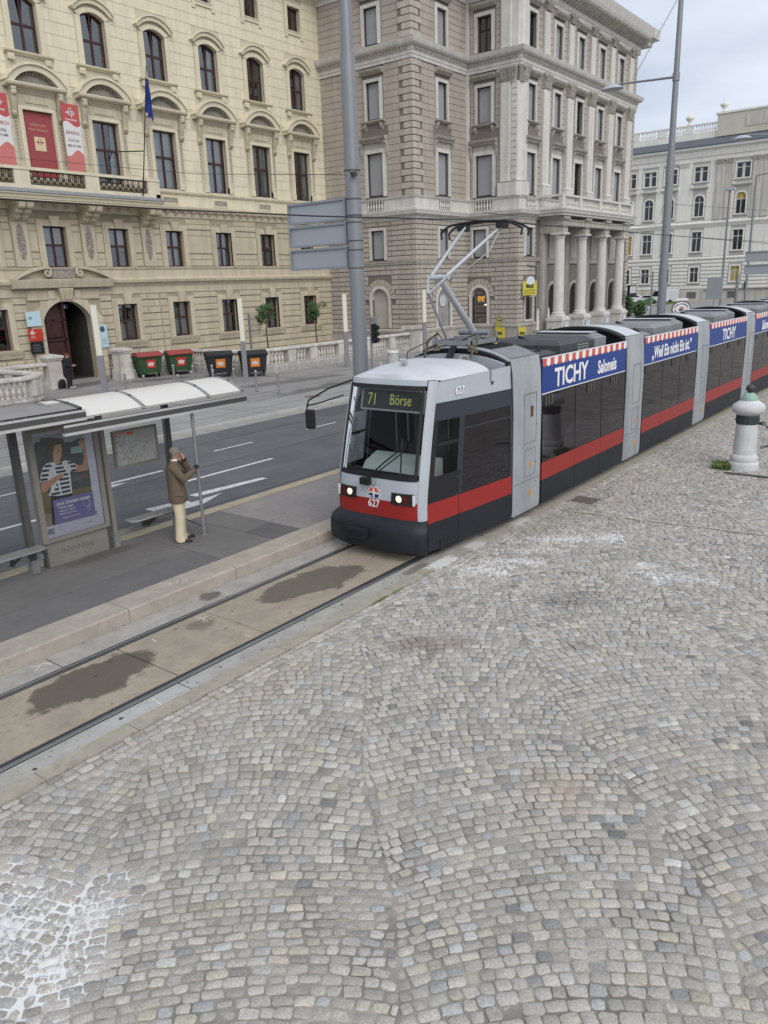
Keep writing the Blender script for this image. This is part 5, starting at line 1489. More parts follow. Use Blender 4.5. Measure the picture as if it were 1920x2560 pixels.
# ================================================================ TRAM
tram = thing('tram', (26, YT, 0), 'long low-floor red and grey tram with blue ice cream adverts arriving at the stop', 'tram')
tgrey = mat('tram_light_grey', (0.40, 0.43, 0.46), 0.38, 0.04, 2, spec=0.5)
tdark = mat('tram_dark_grey', (0.017, 0.020, 0.025), 0.5, 0.25, 2, spec=0.3, grime=0.25)
tblue = mat('tram_slate', (0.03, 0.036, 0.047), 0.4, 0.05, 2, spec=0.4)
tred = mat('tram_red', (0.29, 0.016, 0.013), 0.36, 0.05, 2, spec=0.5)
tblack = mat('tram_rubber', (0.012, 0.012, 0.013), 0.6, 0.1)
tpane = mat('tram_tinted_glass', (0.011, 0.008, 0.011), 0.04, 0, spec=0.6)
twhite = mat('tram_roof_white', (0.56, 0.58, 0.61), 0.45, 0.06, 2.5, grime=0.08)
tportal = mat('tram_portal_grey', (0.35, 0.37, 0.385), 0.45, 0.08, 1.8, 0.1, 12, streak=0.16, grime=0.1)
banner_blue = mat('banner_blue', (0.012, 0.045, 0.23), 0.4, 0.03)
print_white = mat('print_white', (0.8, 0.8, 0.8), 0.5, 0)
print_red = mat('print_red', (0.62, 0.10, 0.06), 0.5, 0.03)
ws_glass = glassmat('windscreen_glass', (0.74, 0.78, 0.78), 1.27, 0.015, 0.0, 0.0)
roof_eq = mat('roof_unit_dark', (0.06, 0.062, 0.066), 0.6, 0.15, 3, grime=0.15)
roof_eq2 = mat('roof_unit_grey', (0.22, 0.225, 0.23), 0.55, 0.12, 3, grime=0.15)
dark_well = mat('roof_well', (0.07, 0.068, 0.065), 0.85, 0.3, 3)
PX = [12.72 + 5.66 * k for k in range(6)]
PW = 1.09
XEND = PX[5] + PW                       # rear cab starts here
def lerp(a, b, t): return a + (b - a) * t
def xcorner(z): return 10.10 if z <= 1.0 else 10.10 + 0.46 * ((z - 1.0) / 2.0) ** 1.25
def hwc(z): return 0.95 if z <= 1.5 else lerp(0.95, 0.90, (z - 1.5) / 1.5)
def hws(z): return 1.2 if z <= 2.0 else lerp(1.2, 1.14, (z - 2.0) / 1.1)
def fpt(z, t, off=0.0):
    x = xcorner(z) + 0.10 - 0.24 * max(0.0, 1 - abs(t) ** 4.5) ** 0.55 - off
    return (x, YT + (hwc(z) + (off * 0.5 if abs(t) > 0.9 else 0)) * t, z)
def spt(z, s, u):                        # u 0..1 from corner to portal
    x0 = xcorner(z) + 0.10
    return (lerp(x0, PX[0] - 0.06, u), YT + s * lerp(hwc(z), hws(z), u ** 0.85), z)
def cab(root, flip):
    """one end of the tram; flip mirrors it to the rear"""
    def B(b, name, mt, parent, sm=40):
        if flip:
            b.v = [(PX[0] + XEND - v[0], v[1], v[2]) for v in b.v]; b.f = [tuple(reversed(f)) for f in b.f]
        return b.build(name, mt, parent, sm)
    def fb(name, z0, z1, mt, parent, t0=-1.0, t1=1.0, off=0.0, nz=3, nt=24):
        b = MB(); b.grid([[fpt(lerp(z0, z1, k / nz), lerp(t0, t1, i / nt), off) for i in range(nt + 1)] for k in range(nz + 1)])
        return B(b, name, mt, parent)
    def sb(name, s, z0, z1, mt, parent, u0=0.0, u1=1.0, off=0.0, nz=2, nu=5, z1b=None):
        b = MB(); z1b = z1 if z1b is None else z1b
        rows = []
        for k in range(nz + 1):
            row = []
            for i in range(nu + 1):
                u = lerp(u0, u1, i / nu); z = lerp(z0, lerp(z1, z1b, i / nu), k / nz)
                p = spt(z, s, u); row.append((p[0], p[1] + s * off, p[2]))
            rows.append(row)
        b.grid(rows)
        return B(b, name, mt, parent)
    body = fb('front_panel', 1.03, 1.40, tgrey, root)
    fb('front_stripe', 0.72, 1.03, tred, body, -0.93, 0.93, 0.0)
    for s in (-1, 1):
        a, c = (0.90, 1.0) if s > 0 else (-1.0, -0.90)
        fb('corner_pillar', 0.72, 3.012, tgrey, body, a, c, 0.012, 10, 4)
    fb('header', 2.925, 3.02, tgrey, body, -0.88, 0.88, 0.0)
    ws = fb('windscreen', 1.47, 2.87, ws_glass, body, -0.82, 0.82, 0.004, 8, 16)
    for (z0, z1, t0, t1) in ((1.39, 1.48, -0.87, 0.87), (2.86, 2.93, -0.87, 0.87), (1.48, 2.86, -0.87, -0.815), (1.48, 2.86, 0.815, 0.87)):
        fb('windscreen_seal', z0, z1, tblack, ws, t0, t1, 0.008, 6, 12)
    # bumper
    b = MB(); rows = []
    prof = [(0.13, 0.06), (0.2, 0.15), (0.34, 0.17), (0.52, 0.17), (0.62, 0.14), (0.70, 0.05), (0.735, 0.0)]
    for z, o in prof: rows.append([fpt(min(z, 1.0), t / 14, o) if True else 0 for t in range(-14, 15)])
    rows = [[(p[0], YT + (p[1] - YT) * (1.0 if r > 4 else 1.02), z) for p in row] for r, ((z, o), row) in enumerate(zip(prof, rows))]
    b.grid(rows); bump = B(b, 'bumper', tdark, root)
    b = MB(); b.box(9.66, 9.74, YT - 0.02, YT + 0.42, 0.36, 0.54); 
    for k in range(4): b.box(9.645, 9.66, YT, YT + 0.40, 0.38 + k * 0.04, 0.4 + k * 0.04)
    B(b, 'step', tdark, bump, 20)
    # lamps
    for s in (-1, 1):
        a, c = (0.40, 0.86) if s > 0 else (-0.86, -0.40)
        hl = fb('headlight', 0.99, 1.19, tblack, body, a, c, 0.02, 2, 6)
        p = fpt(1.09, s * 0.56, 0.02)
        b = MB(); b.lathe([(0.0, 0.035), (0.03, 0.03), (0.062, 0.0)], 0, 0, 14, 0, T(p) @ Matrix.Rotation(-PI / 2, 4, 'Y')); B(b, 'bulb', mat('headlamp', (0.9, 0.85, 0.7), 0.2, 0, emit=((1, 0.82, 0.5), 0.55)) if not flip else mat('tail_lamp', (0.3, 0.02, 0.02), 0.3, 0), hl)
        p = fpt(1.09, s * 0.70, 0.022); p2 = fpt(1.09, s * 0.80, 0.02)
        b = MB(); b.box(p[0] - 0.01, p[0] + 0.03, p[1] - 0.045, p[1] + 0.045, 1.02, 1.16); B(b, 'tail_light', mat('dark_red_lens', (0.10, 0.012, 0.01), 0.2, 0), hl)
        b = MB(); b.box(p2[0] - 0.015, p2[0] + 0.03, p2[1] - 0.012 + s * 0.05, p2[1] + 0.012 + s * 0.05, 1.0, 1.18); B(b, 'indicator', mat('white_lens', (0.7, 0.7, 0.7), 0.3, 0), hl)
    # sides of the cab
    for s in (-1, 1):
        sk = sb('skirt', s, 0.15, 0.65, tdark, root, 0.0, 1.0, 0.0)
        sb('side_stripe', s, 0.652, 1.0, tred, sk, 0.0, 1.0, 0.002)
        sb('lower_panel', s, 1.002, 1.44, tblack, sk, 0.0, 0.33, 0.0)
        sb('cab_window', s, 1.44, 2.36, ws_glass, sk, 0.05, 0.30, -0.01, 4)
        sb('window_post', s, 1.44, 2.36, tblack, sk, 0.0, 0.05, 0.0, 4)
        sb('window_post', s, 1.0, 2.36, tblue, sk, 0.30, 0.335, 0.0, 4)
        sb('window_bar', s, 1.93, 1.99, tgrey if 0 else tblack, sk, 0.05, 0.30, 0.004, 1)
        sb('passenger_window', s, 1.003, 2.345, tpane, sk, 0.36, 0.965, -0.004, 4)
        sb('window_frame', s, 2.12, 2.15, tblue, sk, 0.36, 0.965, 0.004, 1)
        sb('window_frame', s, 1.0, 2.36, tblue, sk, 0.335, 0.36, 0.004, 4); sb('window_frame', s, 1.0, 2.36, tblue, sk, 0.965, 1.0, 0.004, 4)
        sb('slate_band', s, 2.345, 2.64, tblue, sk, 0.0, 1.0, 0.001)
        sb('upper_panel', s, 2.642, 2.98, tgrey, sk, 0.0, 1.0, 0.0, 3, 8, 3.06)
        # panel joint
        b = MB(); q0 = spt(0.16, s, 0.335); q1 = spt(1.0, s, 0.335); b.box(q0[0] - 0.006, q0[0] + 0.006, min(q0[1], q1[1]) - 0.004, max(q0[1], q1[1]) + 0.004, 0.16, 1.0); B(b, 'panel_joint', tblack, sk)
    # roof shell
    b = MB(); rows = []
    for k in range(9):
        u = k / 8
        row = []
        for i in range(17):
            t = -1 + 2 * i / 16
            if k == 0: p = fpt(3.02, t * 0.985); row.append((p[0], p[1], 3.02))
            else:
                x = lerp(10.75, 12.05, (k - 1) / 7)
                uu = min(1.0, max(0.0, (x - 10.66) / (PX[0] - 0.06 - 10.66)))
                hw = lerp(0.90, 1.14, uu ** 0.85)
                x2 = x - 0.30 * (1 - abs(t) ** 3) * (1 - (k - 1) / 7)
                row.append((x2, YT + hw * t, lerp(2.99, 3.055, uu) + (0.05 + 0.13 * min(1, (k + 1) / 5)) * (1 - t ** 4)))
        rows.append(row)
    b.grid(rows); rf = B(b, 'roof', twhite, root, 50)
    b = MB(); b.box(12.05, PX[0] - 0.05, YT - 1.1, YT + 1.1, 2.78, 2.84); B(b, 'roof_well', dark_well, rf)
    b = MB(); b.box(12.03, 12.06, YT - 1.1, YT + 1.1, 2.84, 3.06); B(b, 'well_wall', roof_eq2, rf)
    b = MB(); b.box(11.0, 11.09, YT + 0.02, YT + 0.11, 3.2, 3.29); b.lathe([(0.0, 0.05), (0.05, 0.03), (0.055, -0.04), (0.0, -0.06)], 0, 0, 10, 0, T((11.0, YT + 0.065, 3.27)) @ Matrix.Rotation(-PI / 2, 4, 'Y')); B(b, 'roof_lamp', mat('chrome', (0.6, 0.6, 0.6), 0.15, 0, metal=0.9), rf)
    # interior
    inside = mat('cab_interior', (0.10, 0.10, 0.10), 0.8, 0.2, 4)
    b = MB(); b.box(10.3, PX[0], YT - 0.86, YT + 0.86, 0.35, 0.4); b.box(11.55, 11.6, YT - 0.9, YT + 0.25, 0.4, 2.8); b.box(12.6, 12.65, YT - 1.0, YT + 1.0, 0.4, 2.8); b.box(10.75, 12.6, YT - 0.9, YT + 0.9, 2.76, 2.78); B(b, 'cab_floor', inside, root, 20)
    dash = mat('dashboard', (0.42, 0.45, 0.43), 0.6, 0.05, 3)
    b = MB(); b.prism([(10.3, 0.9), (11.0, 0.9), (11.0, 1.62), (10.75, 1.68), (10.42, 1.56), (10.3, 1.42)], YT - 0.74, YT + 0.52, 'y'); B(b, 'dashboard', dash, root, 20)
    if not flip:
        b = MB(); b.box(10.28, 10.44, YT - 0.75, YT + 0.75, 1.38, 1.44); b.box(11.0, 11.25, YT - 0.1, YT + 0.3, 0.4, 1.2); b.box(11.25, 11.35, YT - 0.1, YT + 0.3, 0.9, 1.75); b.build('driver_seat', mat('seat_dark', (0.03, 0.03, 0.035), 0.8, 0), root)
        for y in (-0.55, 0.62, 0.35):
            MB().tube((11.5, YT + y, 0.4), (11.5, YT + y, 2.75), 0.02, n=8).build('grab_pole', mat('pole_steel', (0.35, 0.35, 0.35), 0.3, 0, metal=0.8), root)
    return body, ws
front, wsf = cab(tram, False)
cab(tram, True)
# destination sign behind the windscreen
sb_ = MB(); M0 = T((10.44, YT - 0.1, 2.655)) @ Matrix.Rotation(R(13), 4, 'Y')
q = MB(); q.box(-0.03, 0.05, -0.66, 0.62, -0.15, 0.17)
sb_.add([M0 @ Vector(v) for v in q.v], q.f)
ds = sb_.build('destination_sign', mat('sign_black', (0.035, 0.035, 0.03), 0.5, 0.1), tram)
q = MB()
for (y0, y1, z0, z1) in ((-0.68, 0.64, -0.18, -0.15), (-0.68, 0.64, 0.17, 0.2), (-0.68, -0.65, -0.15, 0.17), (0.61, 0.64, -0.15, 0.17)): q.box(-0.04, 0.05, y0, y1, z0, z1)
MB().add([M0 @ Vector(v) for v in q.v], q.f).build('sign_frame', mat('sign_frame_grey', (0.3, 0.3, 0.29), 0.5, 0), ds)
led = mat('sign_led', (0.42, 0.41, 0.13), 0.6, 0, emit=((0.6, 0.58, 0.15), 0.10))
text('71', 0.30, led, ds, M0 @ T((-0.035, 0.40, 0.0)) @ RXB, bold=0.0, sx=0.7)
text('Börse', 0.26, led, ds, M0 @ T((-0.035, -0.20, 0.01)) @ RXB, bold=0.0, sx=0.75)
# emblem and number on the front
pe = fpt(1.14, 0.0, 0.006)
Me = T(pe) @ RXB
def poly(pts, mt, parent, M, name, z=0.0, th=0.003):
    b = MB(); b.prism([(p[0], p[1]) for p in pts], z, z + th, 'z'); return b.build(name, mt, parent, M=M)
emw = [(-0.15, 0.0), (-0.07, 0.10), (0.10, 0.10), (0.08, 0.065), (0.17, 0.055), (0.09, -0.02), (0.16, -0.02), (0.08, -0.11), (-0.08, -0.11), (-0.06, -0.075), (-0.16, -0.065), (-0.08, 0.0)]
em = poly(emw, print_white, front, Me, 'emblem')
poly([(-0.12, 0.012), (-0.06, 0.088), (0.085, 0.088), (0.06, 0.055), (0.14, 0.045), (0.085, 0.006)], print_red, em, Me, 'emblem_top', 0.003)
poly([(-0.085, -0.014), (0.125, -0.03), (0.07, -0.098), (-0.065, -0.098), (-0.04, -0.065), (-0.13, -0.055)], mat('emblem_navy', (0.015, 0.03, 0.13), 0.5, 0), em, Me, 'emblem_bottom', 0.003)
poly([(-0.012, 0.08), (0.012, 0.08), (0.02, 0.012), (0.09, 0.004), (0.09, -0.004), (0.02, -0.012), (0.012, -0.09), (-0.012, -0.09), (-0.02, -0.012), (-0.09, -0.004), (-0.09, 0.004), (-0.02, 0.012)], print_white, em, Me, 'emblem_star', 0.006)
pn = fpt(0.945, 0.0, 0.006)
text('627', 0.19, print_white, front, T(pn) @ RXB, 'fleet_number', bold=0.012, sx=0.88)
sd_ = spt(2.78, -1, 0.2); sd2 = spt(2.78, -1, 0.5)
ang_ = math.atan2(sd2[1] - sd_[1], sd2[0] - sd_[0])
text('627', 0.19, print_white, front, T((11.15, sd_[1] - 0.04, 2.79)) @ Matrix.Rotation(ang_, 4, 'Z') @ RX, 'fleet_number', bold=0.012, sx=0.85)
# wiper
b = MB(); b.box(9.86, 9.96, YT + 0.04, YT + 0.22, 1.28, 1.4)
b.path([(9.92, YT + 0.12, 1.38), (9.99, YT - 0.25, 1.70), (10.03, YT - 0.55, 1.93)], 0.014, 6); b.path([(9.92, YT + 0.06, 1.38), (9.99, YT - 0.3, 1.66), (10.03, YT - 0.57, 1.87)], 0.011, 6)
b.path([(9.99, YT - 0.56, 1.46), (10.03, YT - 0.56, 1.75), (10.07, YT - 0.56, 2.1)], 0.014, 5); b.path([(9.91, YT + 0.02, 1.34), (9.88, YT - 0.08, 1.27), (9.89, YT - 0.12, 1.36)], 0.006, 5)
b.build('wiper', tblack, front, 40)
# mirror on its long arms
b = MB(); b.path([(10.28, YT + 0.62, 3.0), (10.0, YT + 0.95, 2.86), (9.84, YT + 1.28, 2.66), (9.82, YT + 1.3, 2.55)], 0.016, 6); b.path([(10.3, YT + 0.86, 2.72), (9.98, YT + 1.1, 2.62), (9.83, YT + 1.28, 2.57)], 0.014, 6); b.path([(9.82, YT + 1.3, 2.6), (9.8, YT + 1.3, 2.45)], 0.014, 6)
mr_ = b.build('mirror_arm', tblack, tram, 50)
b = MB(); b.box(-0.05, 0.05, -0.085, 0.085, -0.17, 0.17); b.add([(-0.07, -0.06, -0.14), (-0.07, 0.06, -0.14), (-0.07, 0.06, 0.14), (-0.07, -0.06, 0.14)], [(0, 3, 2, 1)])
Mm = T((9.8, YT + 1.22, 2.34)) @ Matrix.Rotation(R(18), 4, 'Z')
mi = MB(); mi.add([Mm @ Vector(v) for v in b.v], b.f); mo = mi.build('mirror', tblack, mr_)
bv = mo.modifiers.new('bevel', 'BEVEL'); bv.width = 0.03; bv.segments = 2
# loudspeaker horn on the roof well
b = MB(); b.lathe([(0.03, -0.12), (0.035, -0.02), (0.06, 0.05), (0.10, 0.12), (0.09, 0.12), (0.03, 0.02), (0.0, 0.02)], 0, 0, 16, 0, T((12.22, YT - 0.45, 3.2)) @ Matrix.Rotation(R(-100), 4, 'Y') @ Matrix.Rotation(R(25), 4, 'X')); b.box(12.2, 12.3, YT - 0.5, YT - 0.4, 2.84, 3.16); b.build('loudspeaker', mat('horn_white', (0.62, 0.62, 0.6), 0.5, 0.05), tram, 40)
# portals
YN, YFr = YT - 1.22, YT + 1.22
def arch_z(t): return 3.16 + 0.22 * (1 - abs(t) ** 2.6)
for k, x0 in enumerate(PX):
    x1 = x0 + PW
    b = MB()
    prof = []                                       # outline in (y,z) over the roof from near foot to far foot
    for s in (-1, 1):
        ys = [(YT + s * 1.225, 0.20), (YT + s * 1.225, 2.2), (YT + s * 1.19, 2.9), (YT + s * 1.15, 3.16)]
        prof += ys if s < 0 else []
    arcp = [(YT + t / 10 * 1.10, arch_z(t / 10)) for t in range(-10, 11)]
    full_p = [(YT - 1.20, 0.15), (YT - 1.225, 0.24), (YT - 1.225, 2.2), (YT - 1.195, 2.9), (YT - 1.15, 3.165)] + arcp + [(YT + 1.15, 3.165), (YT + 1.195, 2.9), (YT + 1.225, 2.2), (YT + 1.225, 0.24), (YT + 1.2, 0.15)]
    rows = []
    for x, ins in ((x0, 0.03), (x0 + 0.03, 0.0), (x1 - 0.03, 0.0), (x1, 0.03)):
        rows.append([(x, YT + (y - YT) * (1 - ins / 1.2), z - (ins if z > 3 else -ins * 0.5 if z < .3 else 0)) for y, z in full_p])
    b.grid(rows)
    for r in (0, 3):
        n = len(full_p); inner = [(YT + (y - YT) * 0.9, max(z - 0.14 if z > 3 else z, 0.16)) for y, z in full_p]
        b.grid([rows[r], [(rows[r][i][0], inner[i][0], inner[i][1]) for i in range(n)]])
    p = b.build('portal', tportal, tram, 30)
    # white roof strip
    b = MB(); b.grid([[(x, y, z + 0.006) for y, z in [(YT - 1.1, 3.17)] + arcp[1:-1] + [(YT + 1.1, 3.17)]] for x in (x0 + 0.05, x1 - 0.05)]); b.build('roof_strip', twhite if k else roof_eq2, p, 40)
    if k == 0:
        b = MB(); b.grid([[(x, y, z + 0.02) for y, z in arcp[4:-3]] for x in (x0 + 0.08, x1 - 0.1)]); b.build('hatch', mat('hatch_black', (0.012, 0.012, 0.014), 0.75, 0.1, 5, spec=0.2), p, 40)
    # bellows on both sides
    for (a, c) in ((x0 - 0.09, x0), (x1, x1 + 0.09)):
        b = MB(); pf2 = [(YT + (y - YT) * 0.965, z - (0.04 if z > 3 else 0)) for y, z in full_p]
        n = len(pf2); r1_ = [(a, y, z) for y, z in pf2]; r2_ = [(c, y, z) for y, z in pf2]; rm_ = [((a + c) / 2, YT + (y - YT) * 0.985, z) for y, z in pf2]
        b.grid([r1_, rm_, r2_]); b.add(r1_, [tuple(range(n))]); b.add(r2_, [tuple(range(n - 1, -1, -1))])
        b.build('bellows', tblack, p, 40)
    # black arch over the roof beside the strip
    b = MB()
    for x, dz in ((x0 - 0.26, 0.0),):
        b.grid([[(x, y, z - 0.02) for y, z in arcp], [(x, y, z + 0.03) for y, z in arcp], [(x0 - 0.01, y, z + 0.035) for y, z in arcp], [(x0 - 0.01, y, z - 0.03) for y, z in arcp]])
    if k: b.build('roof_seal', tblack, p, 30)
    if k < 5:
        # service flap, lamps and screws on the near leg
        b = MB()
        for (u0, u1, z0, z1) in ((13.08 - 12.72, 13.58 - 12.72, 1.52, 2.48), (0.4, 0.84, 0.86, 1.40)):
            X0, X1 = x0 + u0, x0 + u1
            for q in ((X0, X1, z0, z0 + 0.008), (X0, X1, z1 - 0.008, z1), (X0, X0 + 0.008, z0, z1), (X1 - 0.008, X1, z0, z1)): b.box(q[0], q[1], YN - 0.0095, YN - 0.0035, q[2], q[3])
        b.box(x0 + 0.02, x1 - 0.02, YN - 0.0095, YN - 0.0035, 0.78, 0.79)
        b.build('flap_joint', mat('joint_dark', (0.12, 0.125, 0.13), 0.7, 0), p)
        if k == 0: MB().box(x0 + 0.62, x0 + 0.72, YN - 0.012, YN - 0.002, 2.02, 2.23).build('side_reflector', mat('brown_lens', (0.13, 0.035, 0.02), 0.25, 0), p)
        for (u, z) in ((0.64, 1.03), (0.64, 0.45)):
            if k > 1 and z > 0.6: continue
            MB().box(x0 + u, x0 + u + 0.055, YN - 0.02, YN - 0.002, z, z + 0.11).build('orange_reflector', mat('orange_lens', (0.75, 0.28, 0.03), 0.3, 0), p)
        b = MB()
        for (u, z) in ((0.3, 0.70), (0.86, 0.70), (0.86, 1.1), (0.88, 1.85)): b.lathe([(0.016, 0), (0.016, 0.008), (0.0, 0.01)], 0, 0, 8, 0, T((x0 + u, YN - 0.002, z)) @ RX)
        b.build('screws', mat('screw_dark', (0.15, 0.15, 0.15), 0.4, 0, metal=0.6), p)
# sections between portals
scal = MB(); pts = [(-0.085, 0.0), (-0.085, -0.10)] + [(-0.085 * math.cos(a), -0.10 - 0.055 * math.sin(a)) for a in [PI * q / 8 for q in range(1, 8)]] + [(0.085, -0.10), (0.085, 0.0)]
scal.prism([(x, z) for x, z in reversed(pts)], -0.004, 0.0); scal_red = scal.mesh('awning_flap', print_red)
scal2 = MB(); scal2.prism([(x, z) for x, z in reversed(pts)], -0.004, 0.0); scal_white = scal2.mesh('awning_flap', print_white)
words = {0: [('TICHY', 0.52, 0.31, True), ('Saloneis', 0.40, 0.745, False)], 1: [('„Weil Eis nicht Eis ist.”', 0.42, 0.5, False)], 2: [('TICHY', 0.50, 0.5, True)], 3: [('Saloneis', 0.48, 0.40, False)], 4: [('TICHY', 0.36, 0.5, True)]}
for k in range(5):
    a, c = PX[k] + PW + 0.09, PX[k + 1] - 0.09
    L_ = c - a
    sec = MB().box(a, c, YT - 1.1, YT + 1.1, 0.3, 0.36).build('car_section', tdark, tram)
    for s in (-1, 1):
        y = YT + s * 1.205
        yi = YT + s * 1.15
        def sidebox(x0, x1, z0, z1, name, mt, o=0.0, parent=sec):
            return MB().box(x0, x1, min(y + s * o, yi), max(y + s * o, yi), z0, z1).build(name, mt, parent)
        nps = 3
        fr_ = (0.0, 0.36, 0.68, 1.0) if k == 0 else (0.0, 0.33, 0.66, 1.0)
        for p in range(nps):
            X0, X1 = a + L_ * fr_[p] + 0.004, a + L_ * fr_[p + 1] - 0.004
            sidebox(X0, X1, 0.16, 0.64, 'skirt', tdark)
            sidebox(X0, X1, 0.643, 1.0, 'side_stripe', tred, 0.002)
            tl = random.uniform(-0.004, 0.004)
            b = MB(); b.add([(X0 + 0.01, y + s * tl, 1.003), (X1 - 0.01, y - s * tl, 1.003), (X1 - 0.01, y - s * (0.03 - tl), 2.36), (X0 + 0.01, y - s * (0.03 + tl), 2.36)], [(0, 1, 2, 3)] if s < 0 else [(3, 2, 1, 0)]); b.build('pane', tpane, sec)
        sidebox(a, c, 1.0, 2.37, 'window_band', tblack, -0.035)
        if s < 0:
            for X0 in (a + 0.12, a + L_ * 0.5, a + L_ * 0.8):
                for q in range(3): MB().box(X0 + q * 0.13, X0 + q * 0.13 + 0.035, y - 0.004, y + 0.028, 2.14, 2.33).build('window_catch', mat('catch_grey', (0.16, 0.16, 0.15), 0.4, 0, metal=0.5), sec)
        bb = MB().box(a, c, min(y - s * 0.03, yi), max(y - s * 0.03, yi), 2.375, 3.06).build('advert_panel', banner_blue, sec)
        MB().box(a, c, min(y - s * 0.026, yi), max(y - s * 0.026, yi), 2.368, 2.386).build('white_line', print_white, bb)
        MB().box(a, c, min(y - s * 0.028, yi), max(y - s * 0.028, yi), 3.062, 3.078).build('top_rail', print_white, bb)
        if s < 0:
            n = 26; w = L_ / n
            for q in range(n):
                o = D.objects.new('awning_flap', scal_red if q % 2 == 0 else scal_white); COL.objects.link(o); o.parent = bb
                o.matrix_basis = T((a + (q + .5) * w, y + 0.029, 3.058)) @ Matrix.Diagonal((w / 0.172, 1, 1, 1))
            for (tx, sz, pos, wide) in words[k]:
                text(tx, sz, print_white, bb, T((a + L_ * pos, y + 0.0265, 2.61 if len(tx) > 6 and tx[0] == 'S' else 2.62)) @ RX, bold=0.022 if wide else 0.026, sx=1.08 if wide else 0.84)
    # roof well with equipment
    MB().box(a, c, YT - 1.1, YT + 1.1, 2.74, 2.8).build('roof_well', dark_well, sec)
    def unit(x0, x1, y0, y1, z0, z1, mt, louv=None, bev=0.12):
        b = MB(); b.add([(x0, y0, z0), (x1, y0, z0), (x1, y1, z0), (x0, y1, z0), (x0, y0, z1 - bev * .6), (x1, y0, z1 - bev * .6), (x1, y1, z1 - bev * .6), (x0, y1, z1 - bev * .6), (x0 + bev, y0 + bev, z1), (x1 - bev, y0 + bev, z1), (x1 - bev, y1 - bev, z1), (x0 + bev, y1 - bev, z1)],
                        [(0, 1, 5, 4), (1, 2, 6, 5), (2, 3, 7, 6), (3, 0, 4, 7), (4, 5, 9, 8), (5, 6, 10, 9), (6, 7, 11, 10), (7, 4, 8, 11), (8, 9, 10, 11)])
        u = b.build('roof_unit', mt, sec)
        if louv:
            b = MB()
            for r in range(5):
                for cc in range(3): b.box(lerp(x0, x1, 0.5) + cc * 0.2, lerp(x0, x1, 0.5) + cc * 0.2 + 0.16, y0 - 0.012, y0 + 0.01, z0 + 0.12 + r * 0.055, z0 + 0.145 + r * 0.055)
            b.build('louvres', mat('louvre_grey', (0.3, 0.3, 0.3), 0.5, 0), u)
        return u
    mtu = roof_eq if k == 0 else roof_eq2
    unit(a + 0.25, a + 1.3, YT - 0.85, YT + 0.5, 2.8, 3.13, roof_eq if k == 0 else roof_eq2)
    unit(a + 1.35, a + 3.1, YT - 0.9, YT + 0.9, 2.8, 3.30, mtu, True, 0.16)
    unit(a + 3.15, a + 3.8, YT - 0.9, YT + 0.85, 2.8, 3.34, roof_eq2, False, 0.2)
    b = MB(); b.box(a + 3.25, a + 3.7, YT - 0.72, YT + 0.65, 3.342, 3.348); b.build('cover_plate', twhite, sec)
    b = MB()
    b.path([(a + 0.1, YT - 0.5, 2.95), (a + 0.8, YT - 0.7, 3.16), (a + 1.5, YT - 0.3, 3.2), (a + 1.8, YT + 0.3, 3.34)], 0.03, 6); b.path([(a, YT + 0.2, 3.0), (a + 1.2, YT + 0.4, 3.24), (a + 2.6, YT + 0.95, 3.1), (c, YT + 0.8, 3.0)], 0.03, 6)
    b.build('roof_cables', tblack, sec, 60)
    # wheels/dark underside
MB().box(10.5, XEND + 2.2, YT - 1.0, YT + 1.0, 0.1, 0.3).build('underframe', tblack, tram)
# pantograph
pg = MB(); steel_l = mat('pantograph_alu', (0.55, 0.56, 0.57), 0.35, 0.06, 4, metal=0.55); steel_d = mat('pantograph_steel', (0.28, 0.29, 0.3), 0.45, 0.1, 4, metal=0.5)
b = MB(); b.tube((13.28, YT - 0.33, 3.6), (13.28, YT + 0.33, 3.6), 0.05, n=12); b.box(12.45, 13.5, YT - 0.42, YT - 0.36, 3.42, 3.5); b.box(12.45, 13.5, YT + 0.36, YT + 0.42, 3.42, 3.5); b.box(12.45, 12.52, YT - 0.36, YT + 0.36, 3.42, 3.5); b.box(13.4, 13.5, YT - 0.36, YT + 0.36, 3.42, 3.5); b.box(12.8, 13.3, YT - 0.16, YT + 0.16, 3.44, 3.56)
for x in (12.5, 13.45):
    for s in (-1, 1): b.box(x - .03, x + .03, YT + s * .39 - .03, YT + s * .39 + .03, 3.36, 3.62 if x > 13 else 3.56)
pn_ = b.build('pantograph', steel_d, tram, 30)
b = MB()
for x in (12.55, 13.4):
    for s in (-1, 1): b.lathe([(0.05, 0), (0.08, 0.02), (0.05, 0.04), (0.08, 0.06), (0.05, 0.08), (0.05, 0.1)], x, YT + s * 0.39, 10, 3.3)
b.build('insulator', mat('insulator', (0.4, 0.33, 0.22), 0.4, 0.1), pn_, 30)
b = MB(); b.tube((13.28, YT, 3.6), (12.06, YT, 4.66), 0.065, 0.055, 12); b.build('lower_arm', steel_l, pn_, 50)
b = MB(); b.tube((12.51, YT + 0.12, 3.5), (11.9, YT + 0.12, 4.37), 0.022, n=8); b.build('coupling_rod', steel_d, pn_, 50)
b = MB(); b.tube((12.06, YT - 0.22, 4.64), (12.06, YT + 0.22, 4.64), 0.045, n=12); b.path([(12.06, YT + 0.2, 4.66), (11.97, YT + 0.17, 4.52), (11.9, YT + 0.12, 4.37)], 0.025, 6); b.path([(12.06, YT - 0.2, 4.66), (11.95, YT - 0.05, 4.5), (11.9, YT + 0.1, 4.37)], 0.025, 6); b.build('knee', steel_l, pn_, 50)
b = MB(); b.tube((12.06, YT + 0.16, 4.66), (13.56, YT + 0.37, 5.56), 0.036, 0.028, 10); b.tube((12.06, YT - 0.17, 4.66), (13.56, YT - 0.44, 5.54), 0.036, 0.028, 10); b.build('upper_arm', steel_l, pn_, 50)
